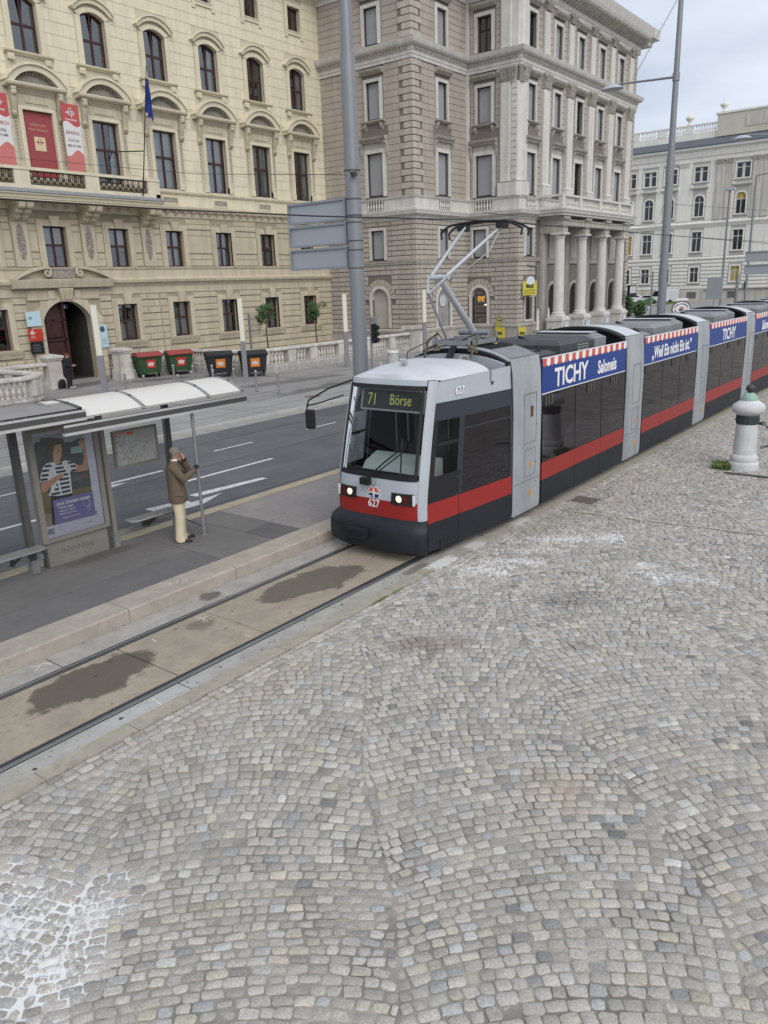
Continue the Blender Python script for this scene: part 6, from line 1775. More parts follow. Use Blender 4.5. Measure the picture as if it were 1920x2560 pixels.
b = MB(); b.path([(12.2, YT - 0.2, 4.66), (12.7, YT - 0.22, 4.78), (13.2, YT - 0.38, 5.08), (13.5, YT - 0.45, 5.48)], 0.014, 6); b.build('cable', steel_d, pn_, 50)
b = MB()
for dx in (-0.14, 0.14):
    b.path([(13.56 + dx, YT + 0.81, 5.36), (13.56 + dx, YT + 0.83, 5.47), (13.56 + dx, YT + 0.72, 5.56), (13.56 + dx, YT + 0.57, 5.61), (13.56 + dx, YT, 5.645), (13.56 + dx, YT - 0.6, 5.61), (13.56 + dx, YT - 0.76, 5.55), (13.56 + dx, YT - 0.94, 5.46), (13.56 + dx, YT - 0.92, 5.34)], 0.022, 6)
for y in (0.4, -0.45): b.box(13.4, 13.72, YT + y - 0.05, YT + y + 0.05, 5.5, 5.6)
b.build('pan_head', tblack, pn_, 50)
b = MB()
for s in (-1, 1): b.path([(12.3, YT + s * 0.5, 3.2), (12.5, YT + s * 0.55, 3.5), (12.65, YT + s * 0.42, 3.62), (12.5, YT + s * 0.2, 3.5), (12.4, YT + s * 0.6, 3.3)], 0.025, 6)
b.path([(12.25, YT + 0.9, 3.1), (12.1, YT + 0.75, 3.32), (12.5, YT + 0.5, 3.5)], 0.012, 5)
b.build('roof_wiring', mat('brass_wire', (0.10, 0.085, 0.06), 0.5, 0.3, 12), pn_, 50)
# grey well rim and black arch in front of the first portal
b = MB(); b.grid([[(x, YT + t / 8 * 1.1, (3.10 + 0.16 * (1 - abs(t / 8) ** 2.4)) + dz) for t in range(-8, 9)] for x, dz in ((12.5, -0.2), (12.5, 0.0), (12.56, 0.0), (12.56, -0.2))]); b.build('well_arch', tgrey, tram, 30)
b = MB(); b.path([(12.1, YT - 0.15, 2.95), (12.3, YT - 0.05, 3.2), (12.7, YT + 0.1, 3.36)], 0.07, 6); b.box(12.1, 12.5, YT - 1.0, YT - 0.7, 2.84, 2.95); b.box(12.15, 12.45, YT + 0.3, YT + 0.95, 2.84, 3.02); b.build('roof_hose', tblack, tram, 40)
# ================================================================ SHELTERS
PZ = 0.2
galv = mat('galvanised_steel', (0.27, 0.275, 0.275), 0.45, 0.12, 4, metal=0.35, grime=0.1)
dk_steel = mat('dark_painted_steel', (0.075, 0.072, 0.068), 0.5, 0.12, 4)
taupe_st = mat('taupe_painted_steel', (0.21, 0.195, 0.172), 0.5, 0.08, 3, grime=0.08)
clear_g = glassmat('shelter_glass', (0.90, 0.91, 0.91), 1.40, 0.01, 0, 0.0)
smoked = mat('smoked_roof', (0.24, 0.235, 0.23), 0.4, 0.12, 2, grime=0.15)
opal = mat('opal_roof', (0.63, 0.61, 0.555), 0.35, 0.03, 1.5)
def shelter(x0, x1, label, opal_roof, zoff, front_y):
    t = thing('tram_shelter', ((x0 + x1) / 2, 11.9, PZ), label, 'shelter', 'waiting shelters on the platform')
    zf, yb_ = 2.50 + zoff, 12.45
    def roofpt(s):       # s 0 front .. 1 back
        y = lerp(front_y, yb_, s); return (y, zf + 0.05 + (0.30 if opal_roof else 0.10) * math.sin(PI * min(1, 0.08 + s * 0.86)) ** 0.9)
    n = 12
    ribs = [x0, x0 + (x1 - x0) * 0.40, x0 + (x1 - x0) * 0.78, x1] if opal_roof else [x0, x0 + (x1 - x0) * .5, x1]
    for a, c in zip(ribs[:-1], ribs[1:]):
        b = MB(); b.grid([[(x, *roofpt(i / n)) for i in range(n + 1)] for x in (a, c)]); b.grid([[(x, roofpt(i / n)[0], roofpt(i / n)[1] - 0.02) for i in range(n + 1)] for x in (c, a)])
        b.build('roof_panel', opal if opal_roof else smoked, t, 60)
    for x in ribs:
        b = MB(); b.grid([[(x + dx, roofpt(i / n)[0], roofpt(i / n)[1] + dz) for i in range(n + 1)] for dx, dz in ((-0.035, -0.04), (-0.035, 0.012), (0.035, 0.012), (0.035, -0.04), (-0.035, -0.04))]); r_ = b.build('roof_rib', galv if opal_roof else dk_steel, t, 40)
        b = MB()
        for i in (3, 6, 9): b.box(x - 0.02, x + 0.02, roofpt(i / n)[0] - 0.02, roofpt(i / n)[0] + 0.02, roofpt(i / n)[1] + 0.012, roofpt(i / n)[1] + 0.024)
        b.build('rivets', dk_steel, r_)
    b = MB(); b.box(x0 - 0.04, x1 + 0.06, front_y - 0.05, front_y + 0.03, zf - 0.06, zf + 0.05); gb_ = b.build('gutter', dk_steel, t)
    MB().box(x0 - 0.04, x1 + 0.06, front_y - 0.058, front_y - 0.05, zf + 0.02, zf + 0.055).build('gutter_edge', mat('bright_alu', (0.62, 0.62, 0.61), 0.35, 0.03, metal=0.5), gb_)
    MB().box(x0 - 0.04, x1 + 0.06, front_y - 0.055, front_y + 0.02, zf - 0.11, zf - 0.065).build('light_strip', mat('bright_alu', (0.62, 0.62, 0.61), 0.35, 0.03, metal=0.5), gb_)
    MB().box(x0, x1, 12.0, 12.08, zf + 0.06, zf + 0.14).build('back_beam', dk_steel, t)
    return t
s1 = shelter(6.22, 9.85, 'white roofed shelter with map and advertising case, over the waiting man', True, 0.11, 11.0)
s2 = shelter(1.9, 6.55, 'left shelter with dark glass roof and bench, cut by the photo edge', False, 0.30, 11.05)
# advertising case (part of the white shelter)
AX0, AX1 = 6.06, 7.31
ac = MB()
for q in ((AX0, AX0 + 0.09, 0.62, 2.53), (AX1 - 0.09, AX1, 0.62, 2.53), (AX0 + 0.09, AX1 - 0.09, 0.62, 0.69), (AX0 + 0.09, AX1 - 0.09, 2.46, 2.53)): ac.box(q[0], q[1], 11.895, 12.02, q[2], q[3])
case = ac.build('advert_case', taupe_st, s1)
MB().box(AX0 + 0.05, AX1 - 0.05, 11.94, 12.0, PZ + 0.0, 0.62).build('case_base', taupe_st, case)
MB().box(AX0 + 0.005, AX0 + 0.05, 11.92, 12.02, PZ, 0.62).build('case_leg', dk_steel, case); MB().box(AX1 - 0.05, AX1 - 0.005, 11.92, 12.02, PZ, 0.62).build('case_leg', dk_steel, case)
b = MB()
for k, ch in enumerate('OOOOOOO'):
    b.path([(6.40 + k * 0.09 + 0.028 * math.cos(a), 11.936, 0.43 - 0.002 * k + 0.036 * math.sin(a)) for a in [q * PI / 4 for q in range(9)]], 0.006, 4)
b.build('case_lettering', mat('engraved', (0.12, 0.115, 0.105), 0.6, 0), case)
# poster, printed flat layers
PY = 11.925
def ink(name, c): return mat('ink_' + name, tuple(min(0.9, q * 1.75) for q in c), 0.45, 0.06, 14)
poster = MB().box(AX0 + 0.09, AX1 - 0.09, PY, PY + 0.01, 0.69, 2.46).build('poster', ink('paper', (0.37, 0.365, 0.43)), case)
LY = [PY]
def pp(pts, mt, name='print'):
    LY[0] -= 0.0004
    b = MB(); b.add([(x, LY[0], z) for x, z in pts], [tuple(range(len(pts)))]); return b.build(name, mt, poster)
pp([(6.17, 2.40), (7.07, 2.40), (7.07, 0.9), (6.17, 0.9)], ink('sky', (0.23, 0.24, 0.27)))
pp([(6.17, 2.28), (6.19, 2.278), (6.213, 2.327), (6.284, 2.314), (6.299, 2.365), (6.465, 2.354), (6.685, 2.292), (6.70, 2.228), (6.829, 2.217), (6.968, 2.254), (7.07, 2.234), (7.07, 1.245), (6.17, 1.40)], ink('skyline', (0.045, 0.05, 0.052)))
pp([(6.17, 1.48), (6.71, 1.41), (7.07, 1.40), (7.07, 0.9), (6.17, 0.9)], ink('lawn', (0.12, 0.10, 0.055)))
pp([(6.17, 1.12), (6.45, 1.1), (6.45, 0.9), (6.17, 0.9)], ink('path', (0.20, 0.165, 0.12)))
for k in range(5): pp([(6.35 + k * .13, 1.62), (6.47 + k * .14, 1.64), (6.5 + k * .14, 1.56), (6.36 + k * .13, 1.55)], ink('crowd%d' % (k % 2), [(0.10, 0.06, 0.05), (0.07, 0.08, 0.09)][k % 2]))
pp([(6.319, 1.40), (6.689, 1.36), (6.708, 1.275), (6.5, 1.29), (6.46, 0.9), (6.30, 0.9), (6.27, 0.914)], ink('trousers', (0.02, 0.022, 0.03)))
pp([(6.857, 1.816), (6.962, 1.795), (7.01, 1.923), (7.007, 2.074), (7.066, 2.086), (7.063, 1.787), (7.047, 1.682), (6.972, 1.686), (6.812, 1.70)], ink('skin', (0.30, 0.17, 0.11)))
pp([(7.005, 2.062), (6.949, 2.134), (6.941, 2.21), (6.968, 2.211), (6.986, 2.158), (6.992, 2.238), (7.025, 2.232), (7.022, 2.17), (7.052, 2.227), (7.066, 2.211), (7.063, 2.088)], ink('skin2', (0.36, 0.21, 0.14)))
shirt = [(6.334, 1.946), (6.448, 1.948), (6.569, 1.905), (6.652, 1.938), (6.777, 1.894), (6.864, 1.815), (6.812, 1.70), (6.734, 1.754), (6.69, 1.363), (6.467, 1.367), (6.282, 1.411), (6.352, 1.528), (6.299, 1.663), (6.174, 1.666), (6.216, 1.802), (6.262, 1.889)]
pp(shirt, ink('shirt', (0.44, 0.44, 0.45)))
navy = ink('navy', (0.015, 0.017, 0.03))
for z, a, c in ((1.90, 6.30, 6.44), (1.90, 6.50, 6.60), (1.88, 6.70, 6.80), (1.835, 6.24, 6.36), (1.83, 6.47, 6.62), (1.81, 6.74, 6.84), (1.76, 6.22, 6.34), (1.765, 6.46, 6.64), (1.74, 6.76, 6.83), (1.695, 6.19, 6.31), (1.70, 6.60, 6.73), (1.63, 6.50, 6.72), (1.56, 6.44, 6.70), (1.49, 6.40, 6.69), (1.42, 6.33, 6.68)):
    pp([(a, z - 0.016), (c, z - 0.024), (c, z + 0.012), (a, z + 0.02)], navy)
for pts in ([(6.40, 1.95), (6.43, 1.95), (6.50, 1.66), (6.52, 1.38), (6.49, 1.38), (6.46, 1.66)], [(6.66, 1.93), (6.69, 1.92), (6.71, 1.66), (6.70, 1.38), (6.675, 1.38), (6.68, 1.66)]): pp(pts, ink('braces', (0.42, 0.46, 0.48)))
pp([(6.179, 1.659), (6.298, 1.657), (6.405, 1.688), (6.487, 1.72), (6.592, 1.728), (6.581, 1.662), (6.472, 1.631), (6.372, 1.573), (6.243, 1.48), (6.168, 1.485)], ink('skin', (0.30, 0.17, 0.11)))
pp([(6.483, 2.195), (6.558, 2.229), (6.632, 2.21), (6.633, 2.119), (6.608, 2.001), (6.565, 1.961), (6.578, 1.922), (6.53, 1.89), (6.482, 1.923), (6.456, 1.958), (6.459, 2.055)], ink('skin2', (0.36, 0.21, 0.14)))
pp([(6.56, 2.11), (6.59, 2.112), (6.59, 2.10), (6.56, 2.098)], navy); pp([(6.60, 2.075), (6.615, 2.05), (6.60, 2.045)], ink('skin', (0.30, 0.17, 0.11))); pp([(6.565, 2.01), (6.60, 2.012), (6.60, 2.0), (6.565, 1.998)], ink('lips', (0.25, 0.10, 0.08)))
pp([(6.405, 2.257), (6.447, 2.321), (6.575, 2.329), (6.67, 2.282), (6.677, 2.208), (6.638, 2.166), (6.633, 2.216), (6.517, 2.213), (6.475, 2.112), (6.444, 2.118), (6.408, 2.161)], ink('hair', (0.06, 0.045, 0.03)))
pp([(6.795, 2.131), (7.0, 2.119), (6.996, 2.007), (6.778, 2.024)], ink('phone', (0.22, 0.30, 0.29)))
pp([(6.338, 1.317), (7.068, 1.314), (7.068, 0.89), (6.31, 0.904)], ink('violet', (0.135, 0.115, 0.245)))
pw = ink('whiteink', (0.6, 0.6, 0.64)); pk_ = ink('blackink', (0.03, 0.03, 0.035))
LY[0] -= 0.0006
for (s, sz, x, z, m_, bo) in (('Jetzt Zeichen setzen', 0.078, 6.70, 1.235, pw, 0.02), ('• Maske tragen.', 0.05, 6.55, 1.165, pw, 0.015), ('• Abstand halten.', 0.05, 6.56, 1.11, pw, 0.005), ('• Hände waschen.', 0.05, 6.565, 1.055, pw, 0.005), ('wien.gv.at/coronavirus', 0.036, 6.62, 0.985, pw, 0.004), ('Stadt', 0.055, 6.225, 0.835, pk_, 0.02), ('Wien', 0.055, 6.225, 0.785, pk_, 0.02), ('Bezahlte Anzeige', 0.022, 6.9, 0.80, pk_, 0.0)):
    text(s, sz, m_, poster, T((x, LY[0], z)) @ RX, 'poster_lettering', bold=bo, ext=0.0001, sx=0.95)
b = MB(); b.path([(6.93 + 0.06 * math.cos(t), LY[0] - .001, 1.14 + 0.07 * math.sin(t)) for t in [q * 0.5 for q in range(12)]], 0.003, 3); b.path([(6.93, LY[0] - .001, 1.02), (6.95, LY[0] - .001, 1.1), (6.99, LY[0] - .001, 1.13), (6.96, LY[0] - .001, 1.0)], 0.003, 3); b.build('hand_icon', pw, poster)
b = MB(); b.box(7.075, 7.1, LY[0] - 0.001, LY[0], 0.93, 0.95); b.box(7.05, 7.068, LY[0] - 0.001, LY[0], 0.9, 0.92); b.box(7.085, 7.11, LY[0] - 0.001, LY[0], 0.9, 0.915); b.build('crest_print', ink('crest', (0.2, 0.02, 0.03)), poster)
MB().box(AX0 + 0.09, AX1 - 0.09, 11.902, 11.906, 0.69, 2.46).build('case_glass', clear_g, case)
# posts, glass, map, bench of the white shelter
for x, y, w, m_ in ((7.40, 11.96, 0.075, taupe_st), (8.82, 12.02, 0.085, dk_steel)):
    b = MB(); b.box(x - w / 2, x + w / 2, y - 0.06, y + 0.06, PZ, 2.6); p_ = b.build('post', m_, s1)
    MB().box(x - w / 2 - 0.015, x + w / 2 + 0.015, y - 0.075, y + 0.075, PZ, PZ + 0.2).build('post_shoe', galv, p_)
b = MB(); b.tube((8.69, 11.07, PZ), (8.69, 11.07, 2.5), 0.03, n=12); b.lathe([(0.05, 0), (0.05, 0.015), (0.032, 0.02)], 8.69, 11.07, 12, PZ); pole_s = b.build('thin_post', galv, s1, 50)
MB().tube((8.69, 11.07, PZ + 0.17), (8.84, 12.0, PZ + 0.19), 0.014, n=6).build('tie_bar', dk_steel, s1)
MB().box(7.45, 8.77, 12.02, 12.028, 0.45, 2.45).build('glass_wall', clear_g, s1)
MX0, MX1, MZ0, MZ1, MY = 7.60, 8.52, 1.585, 2.25, 11.93
b = MB()
for q in ((MX0, MX1, MZ0, MZ0 + 0.04), (MX0, MX1, MZ1 - 0.04, MZ1), (MX0, MX0 + 0.04, MZ0 + 0.04, MZ1 - 0.04), (MX1 - 0.04, MX1, MZ0 + 0.04, MZ1 - 0.04)): b.box(q[0], q[1], MY - 0.02, MY + 0.05, q[2], q[3])
mf = b.build('map_frame', taupe_st, s1)
MB().box(MX0 + 0.04, MX1 - 0.04, MY, MY + 0.02, MZ0 + 0.04, MZ1 - 0.04).build('map_sheet', mat('map_paper', (0.34, 0.345, 0.33), 0.5, 0.1, 12), mf)
MB().box(MX0 + 0.05, MX0 + 0.42, MY - 0.004, MY - 0.001, MZ1 - 0.095, MZ1 - 0.055).build('map_header', mat('map_red', (0.45, 0.08, 0.05), 0.5, 0), mf)
text('Gesamtnetzplan', 0.032, print_white, mf, T((MX0 + 0.19, MY - 0.006, MZ1 - 0.074)) @ RX, 'map_title', ext=0.0002)
mlc = [(0.16, 0.09, 0.08), (0.09, 0.11, 0.15), (0.10, 0.14, 0.09), (0.15, 0.12, 0.07)]
for k in range(26):
    x, z = random.uniform(MX0 + .12, MX1 - .12), random.uniform(MZ0 + .12, MZ1 - .16); a = random.uniform(0, 6); pts = [(x, MY - 0.002, z)]
    for q in range(5):
        a += random.uniform(-0.7, 0.7); x += 0.06 * math.cos(a); z += 0.045 * math.sin(a); x = min(max(x, MX0 + .06), MX1 - .06); z = min(max(z, MZ0 + .06), MZ1 - .11); pts.append((x, MY - 0.002, z))
    MB().path(pts, 0.0022, 3).build('map_line', mat('map_line%d' % (k % 4), mlc[k % 4], 0.6, 0), mf)
def bench(parent, x0, x1):
    b = MB(); pts = [(x0, 11.62), (x0 + 0.1, 11.56), (x1 - 0.12, 11.56), (x1, 11.62), (x1, 11.86), (x0, 11.86)]
    b.prism(pts, 0.645, 0.67, 'z'); seat = b.build('bench_seat', mat('perforated_steel', (0.20, 0.205, 0.205), 0.5, 0.2, 40, 0.3, 200), parent)
    b = MB(); b.path([(x0, 11.72, 0.665), (x0 + 0.1, 11.555, 0.665), (x1 - 0.14, 11.555, 0.665), (x1 - 0.02, 11.6, 0.665), (x1, 11.8, 0.665)], 0.018, 6); b.build('bench_rim', galv, seat, 50)
    for x in (x0 + 0.45, x1 - 0.45):
        b = MB(); b.path([(x, 11.6, 0.64), (x, 11.9, 0.46)], 0.022, 6); b.box(x - 0.02, x + 0.02, 11.88, 11.95, 0.42, 0.65); b.build('bench_bracket', dk_steel, seat)
    MB().box(x0 - 0.1, x1 + 0.1, 11.94, 11.98, 0.38, 0.46).build('bench_beam', galv, seat)
bench(s1, 7.55, 8.55)
bench(s2, 2.2, 5.95)
for x in (5.86, 2.2):
    b = MB(); b.box(x - 0.05, x + 0.05, 11.9, 12.02, PZ, 2.86); p_ = b.build('post', dk_steel, s2)
    MB().box(x - 0.065, x + 0.065, 11.885, 12.035, PZ, PZ + 0.22).build('post_shoe', galv, p_)
    b = MB(); b.path([(x, 11.95, 2.62), (x + 0.12, 11.7, 2.80), (x + 0.3, 11.3, 2.84), (x + 0.36, 11.08, 2.80)], 0.03, 6); b.build('roof_arm', dk_steel, s2, 50)
MB().box(2.3, 5.8, 12.0, 12.008, 0.5, 2.6).build('glass_wall', clear_g, s2)

# ================================================================ POLES AND WIRES ON THE PLATFORM
pole_g = mat('pole_grey_paint', (0.24, 0.25, 0.262), 0.42, 0.05, 2, metal=0.25, grime=0.05)
def lamp_head(parent, x, y, z, d=1):
    b = MB(); b.lathe([(0.02, 0.19), (0.22, 0.17), (0.40, 0.10), (0.50, 0.0), (0.48, -0.02)], 0, 0, 20, 0, T((x, y, z)) @ Matrix.Diagonal((0.75, 1, 1, 1)))
    h = b.build('lamp_head', mat('lamp_shell', (0.40, 0.43, 0.46), 0.4, 0.04), parent, 50)
    b = MB(); b.lathe([(0.46, -0.02), (0.3, -0.07), (0.02, -0.09)], 0, 0, 20, 0, T((x, y, z)) @ Matrix.Diagonal((0.75, 1, 1, 1))); b.build('lamp_lens', mat('lamp_lens', (0.5, 0.52, 0.54), 0.25, 0), h, 50)
def big_pole(x, y, label, boards, arm):
    t = thing('lamp_pole', (x, y, PZ), label, 'lamp pole', 'tall grey lamp poles on the platform')
    MB().tube((x, y, 0.1), (x, y, 9.4), 0.19, 0.165, 20).build('pole_base', pole_g, t, 50)
    MB().tube((x, y, 9.38), (x, y, 18.0), 0.135, 0.085, 16).build('pole_shaft', pole_g, t, 50)
    b = MB()
    for z in (4.95, 5.35, 5.55, 5.95, 6.1, 6.45, 7.05): b.tube((x, y, z - 0.012), (x, y, z + 0.012), 0.186, n=20)
    if boards: b.build('band', dk_steel, t, 50)
    for i, (z0, z1) in enumerate(boards):
        B_ = MB(); B_.box(x - 0.03, x + 0.0, y + 0.23, y + 2.02, z0, z1); bo = B_.build('sign_board', mat('sign_back_grey', (0.36, 0.375, 0.395), 0.45, 0.04, 2, metal=0.2), t)
        B_ = MB()
        for q in ((y + 0.2, y + 2.05, z0 - 0.03, z0 + 0.02), (y + 0.2, y + 2.05, z1 - 0.02, z1 + 0.03), (y + 0.2, y + 0.25, z0 + 0.02, z1 - 0.02), (y + 2.0, y + 2.05, z0 + 0.02, z1 - 0.02)): B_.box(x - 0.07, x + 0.02, q[0], q[1], q[2], q[3])
        B_.build('sign_rim', mat('sign_rim_grey', (0.27, 0.285, 0.305), 0.45, 0.04, 2, metal=0.2), bo)
    if arm:
        MB().tube((x, y + 0.08, 12.45), (x, y + 2.55, 12.58), 0.05, 0.04, 10).build('arm', pole_g, t, 50)
        MB().tube((x, y, 12.3), (x, y, 12.6), 0.15, n=14).build('arm_collar', pole_g, t, 50)
        lamp_head(t, x, y + 2.75, 12.42)
        for dx in (-0.04, 0.04): MB().tube((x + dx, y + 1.9, 12.6), (x + dx, y + 0.08, 15.4), 0.008, n=4).build('stay_wire', galv, t)
    return t
big_pole(14.6, 12.0, 'thick grey pole carrying three grey sign backs, behind the tram front', [(6.05, 6.47), (5.52, 5.95), (4.99, 5.42)], False)
big_pole(36.1, 12.0, 'grey pole with one arm and street lamp above the middle of the tram', [], True)
t = thing('lamp_pole', (52, 5.5, 0), 'third street lamp whose arm enters from the right photo edge', 'lamp pole', 'tall grey lamp poles on the platform')
MB().tube((55.5, 10.6, 0.1), (55.5, 10.6, 15), 0.17, 0.09, 14).build('pole_shaft', pole_g, t, 50)
MB().tube((55.5, 10.7, 12.3), (50.6, 12.6, 12.0), 0.05, 0.04, 8).build('arm', pole_g, t, 50); lamp_head(t, 50.2, 12.75, 11.75)
wire_m = mat('wire_black', (0.02, 0.02, 0.02), 0.6, 0)
def wire(pts, r, label, name='overhead_wire'):
    return tag(MB().path(pts, r, 5).build(name, wire_m, None, 60), label, 'wire', 'overhead wires')
wire([(-20, 9.0, 5.6), (6.9, 8.85, 5.6), (9.6, 8.68, 5.62), (13.55, 8.02, 5.665), (24, 8.1, 5.68), (38, 8.2, 5.69), (80, 8.0, 5.7), (180, 8.0, 5.7)], 0.011, 'dark contact wire touching the pantograph and running along the track')
wire([(14.43, 12.0, 6.95), (16.8, 20, 8.0), (21.0, 39.6, 11.2)], 0.008, 'thin span wire from the sign pole to the yellow building')
wire([(36.1, 12.0, 6.6), (25.0, 10.0, 6.1), (13.6, 8.0, 5.8)], 0.007, 'thin wire running from the lamp pole towards the pantograph')
wire([(36.1, 12.1, 7.6), (75, 26, 9.0)], 0.008, 'thin wire from the lamp pole to the porch of the corner building')
wire([(36.2, 11.9, 7.5), (52, 9.8, 7.7), (110, 9.0, 9.0)], 0.008, 'thin wire leading right from the lamp pole across the white building')
wire([(36.2, 11.9, 6.2), (56, 8.5, 5.9), (110, 8, 6.4)], 0.01, 'dark wire leading right from the lamp pole just above the signs')
b = MB(); b.box(14.40, 14.48, 11.75, 11.88, 6.9, 7.0); b.path([(14.2, 11.75, 6.97), (14.4, 11.85, 6.95)], 0.02, 6); tag(b.build('wire_clamp', dk_steel), 'small dark clamp where the span wire meets the sign pole', 'clamp')
# oval stop sign
ss = thing('stop_sign', (38.3, 11.8, PZ), 'oval white tram stop sign with red rim above the tram roof', 'sign')
MB().tube((38.3, 11.8, PZ), (38.3, 11.8, 2.45), 0.035, n=10).build('post', mat('sign_red', (0.35, 0.03, 0.03), 0.4, 0), ss)
MS = T((38.3, 11.8, 2.99)) @ Matrix.Rotation(R(-52), 4, 'Z') @ RX
def disc(rx, rz, th, z): 
    b = MB(); b.prism([(rx * math.cos(2 * PI * i / 32), rz * math.sin(2 * PI * i / 32)) for i in range(32)], z, z + th, 'z'); return b
rim = disc(0.45, 0.36, 0.06, -0.03).build('rim', mat('sign_rim_dark', (0.10, 0.012, 0.014), 0.4, 0), ss, M=MS)
disc(0.41, 0.32, 0.004, 0.031).build('face', mat('sign_white', (0.72, 0.73, 0.74), 0.4, 0), rim, M=MS)
def arc_text(s, r, rz, a0, a1, size, flip=False):
    for i, ch in enumerate(s):
        a = lerp(a0, a1, i / (len(s) - 1))
        rot = a - PI / 2 if not flip else a + PI / 2
        text(ch, size, mat('sign_ink', (0.03, 0.03, 0.04), 0.5, 0), rim, MS @ T((r * math.cos(a), rz * math.sin(a), 0.037)) @ Matrix.Rotation(rot, 4, 'Z'), 'sign_letter', bold=0.03, ext=0.001)
arc_text('STRASSENBAHN', 0.31, 0.225, R(165), R(15), 0.105)
arc_text('HALTESTELLE', 0.31, 0.235, R(197), R(343), 0.105, True)
b = MB(); b.prism([(-0.13, 0.01), (-0.05, 0.09), (0.1, 0.09), (0.13, 0.02), (0.06, 0.01)], 0.036, 0.04, 'z'); b.build('emblem_top', print_red, rim, M=MS)
b = MB(); b.prism([(-0.13, -0.02), (-0.06, -0.01), (0.13, -0.01), (0.05, -0.09), (-0.1, -0.09)], 0.036, 0.04, 'z'); b.build('emblem_bottom', mat('emblem_navy', (0.015, 0.03, 0.13), 0.5, 0), rim, M=MS)
MB().box(-0.3, 0.3, 0.38, 0.48, -0.03, 0.03).build('line_plate', mat('sign_white', (0.72, 0.73, 0.74), 0.4, 0), ss, M=MS)

# ================================================================ PEOPLE
def skin_mesh(joints, edges, rad, mt, name, sub=2):
    me = D.meshes.new(name)
    names = list(joints)
    me.from_pydata([joints[n] for n in names], [(names.index(a), names.index(c)) for a, c in edges], [])
    o = D.objects.new(name, me); COL.objects.link(o)
    o.modifiers.new('skin', 'SKIN')
    for i, n in enumerate(names):
        sv = me.skin_vertices[0].data[i]
        r = rad[n]; sv.radius = r if isinstance(r, tuple) else (r, r)
        sv.use_root = (i == 0)
    sm = o.modifiers.new('sub', 'SUBSURF'); sm.levels = sub; sm.render_levels = sub
    dg = bpy.context.evaluated_depsgraph_get()
    m2 = D.meshes.new_from_object(o.evaluated_get(dg))
    D.objects.remove(o); D.meshes.remove(me)
    v = np.empty(len(m2.vertices) * 3); m2.vertices.foreach_get('co', v)
    fs = [tuple(p.vertices) for p in m2.polygons]
    vs = [tuple(q) for q in v.reshape(-1, 3)]
    D.meshes.remove(m2)
    b = MB(); b.v = vs; b.f = fs
    return b
def hand(b, w, d, palmN, s, curl=1.1):
    """hand at wrist w pointing along d, palm normal palmN; five separate fingers"""
    w = Vector(w); d = Vector(d).normalized(); n = Vector(palmN); n = (n - d * n.dot(d)).normalized(); a = d.cross(n) * s
    b.path([w, w + d * 0.035, w + d * 0.075, w + d * 0.09], [0.027, 0.036, 0.038, 0.03], 8)
    for i, (off, l) in enumerate(((0.03, 0.07), (0.011, 0.078), (-0.01, 0.073), (-0.029, 0.058))):
        p = w + d * 0.08 + a * off; dd = d; pts = [p]
        for k in range(3):
            c = curl * (k + 0.6) / 2.2
            dd = (d * math.cos(c) + n * math.sin(c)).normalized(); p = p + dd * (l / 2.6); pts.append(p)
        b.path(pts, [0.0105, 0.0105, 0.0095, 0.007], 6)
    p = w + d * 0.025 + a * 0.03; pts = [p, p + (a * 0.6 + d * 0.7 + n * 0.3).normalized() * 0.032, p + (a * 0.35 + d * 0.7 + n * 0.8).normalized() * 0.06]
    b.path(pts, [0.013, 0.012, 0.008], 6)
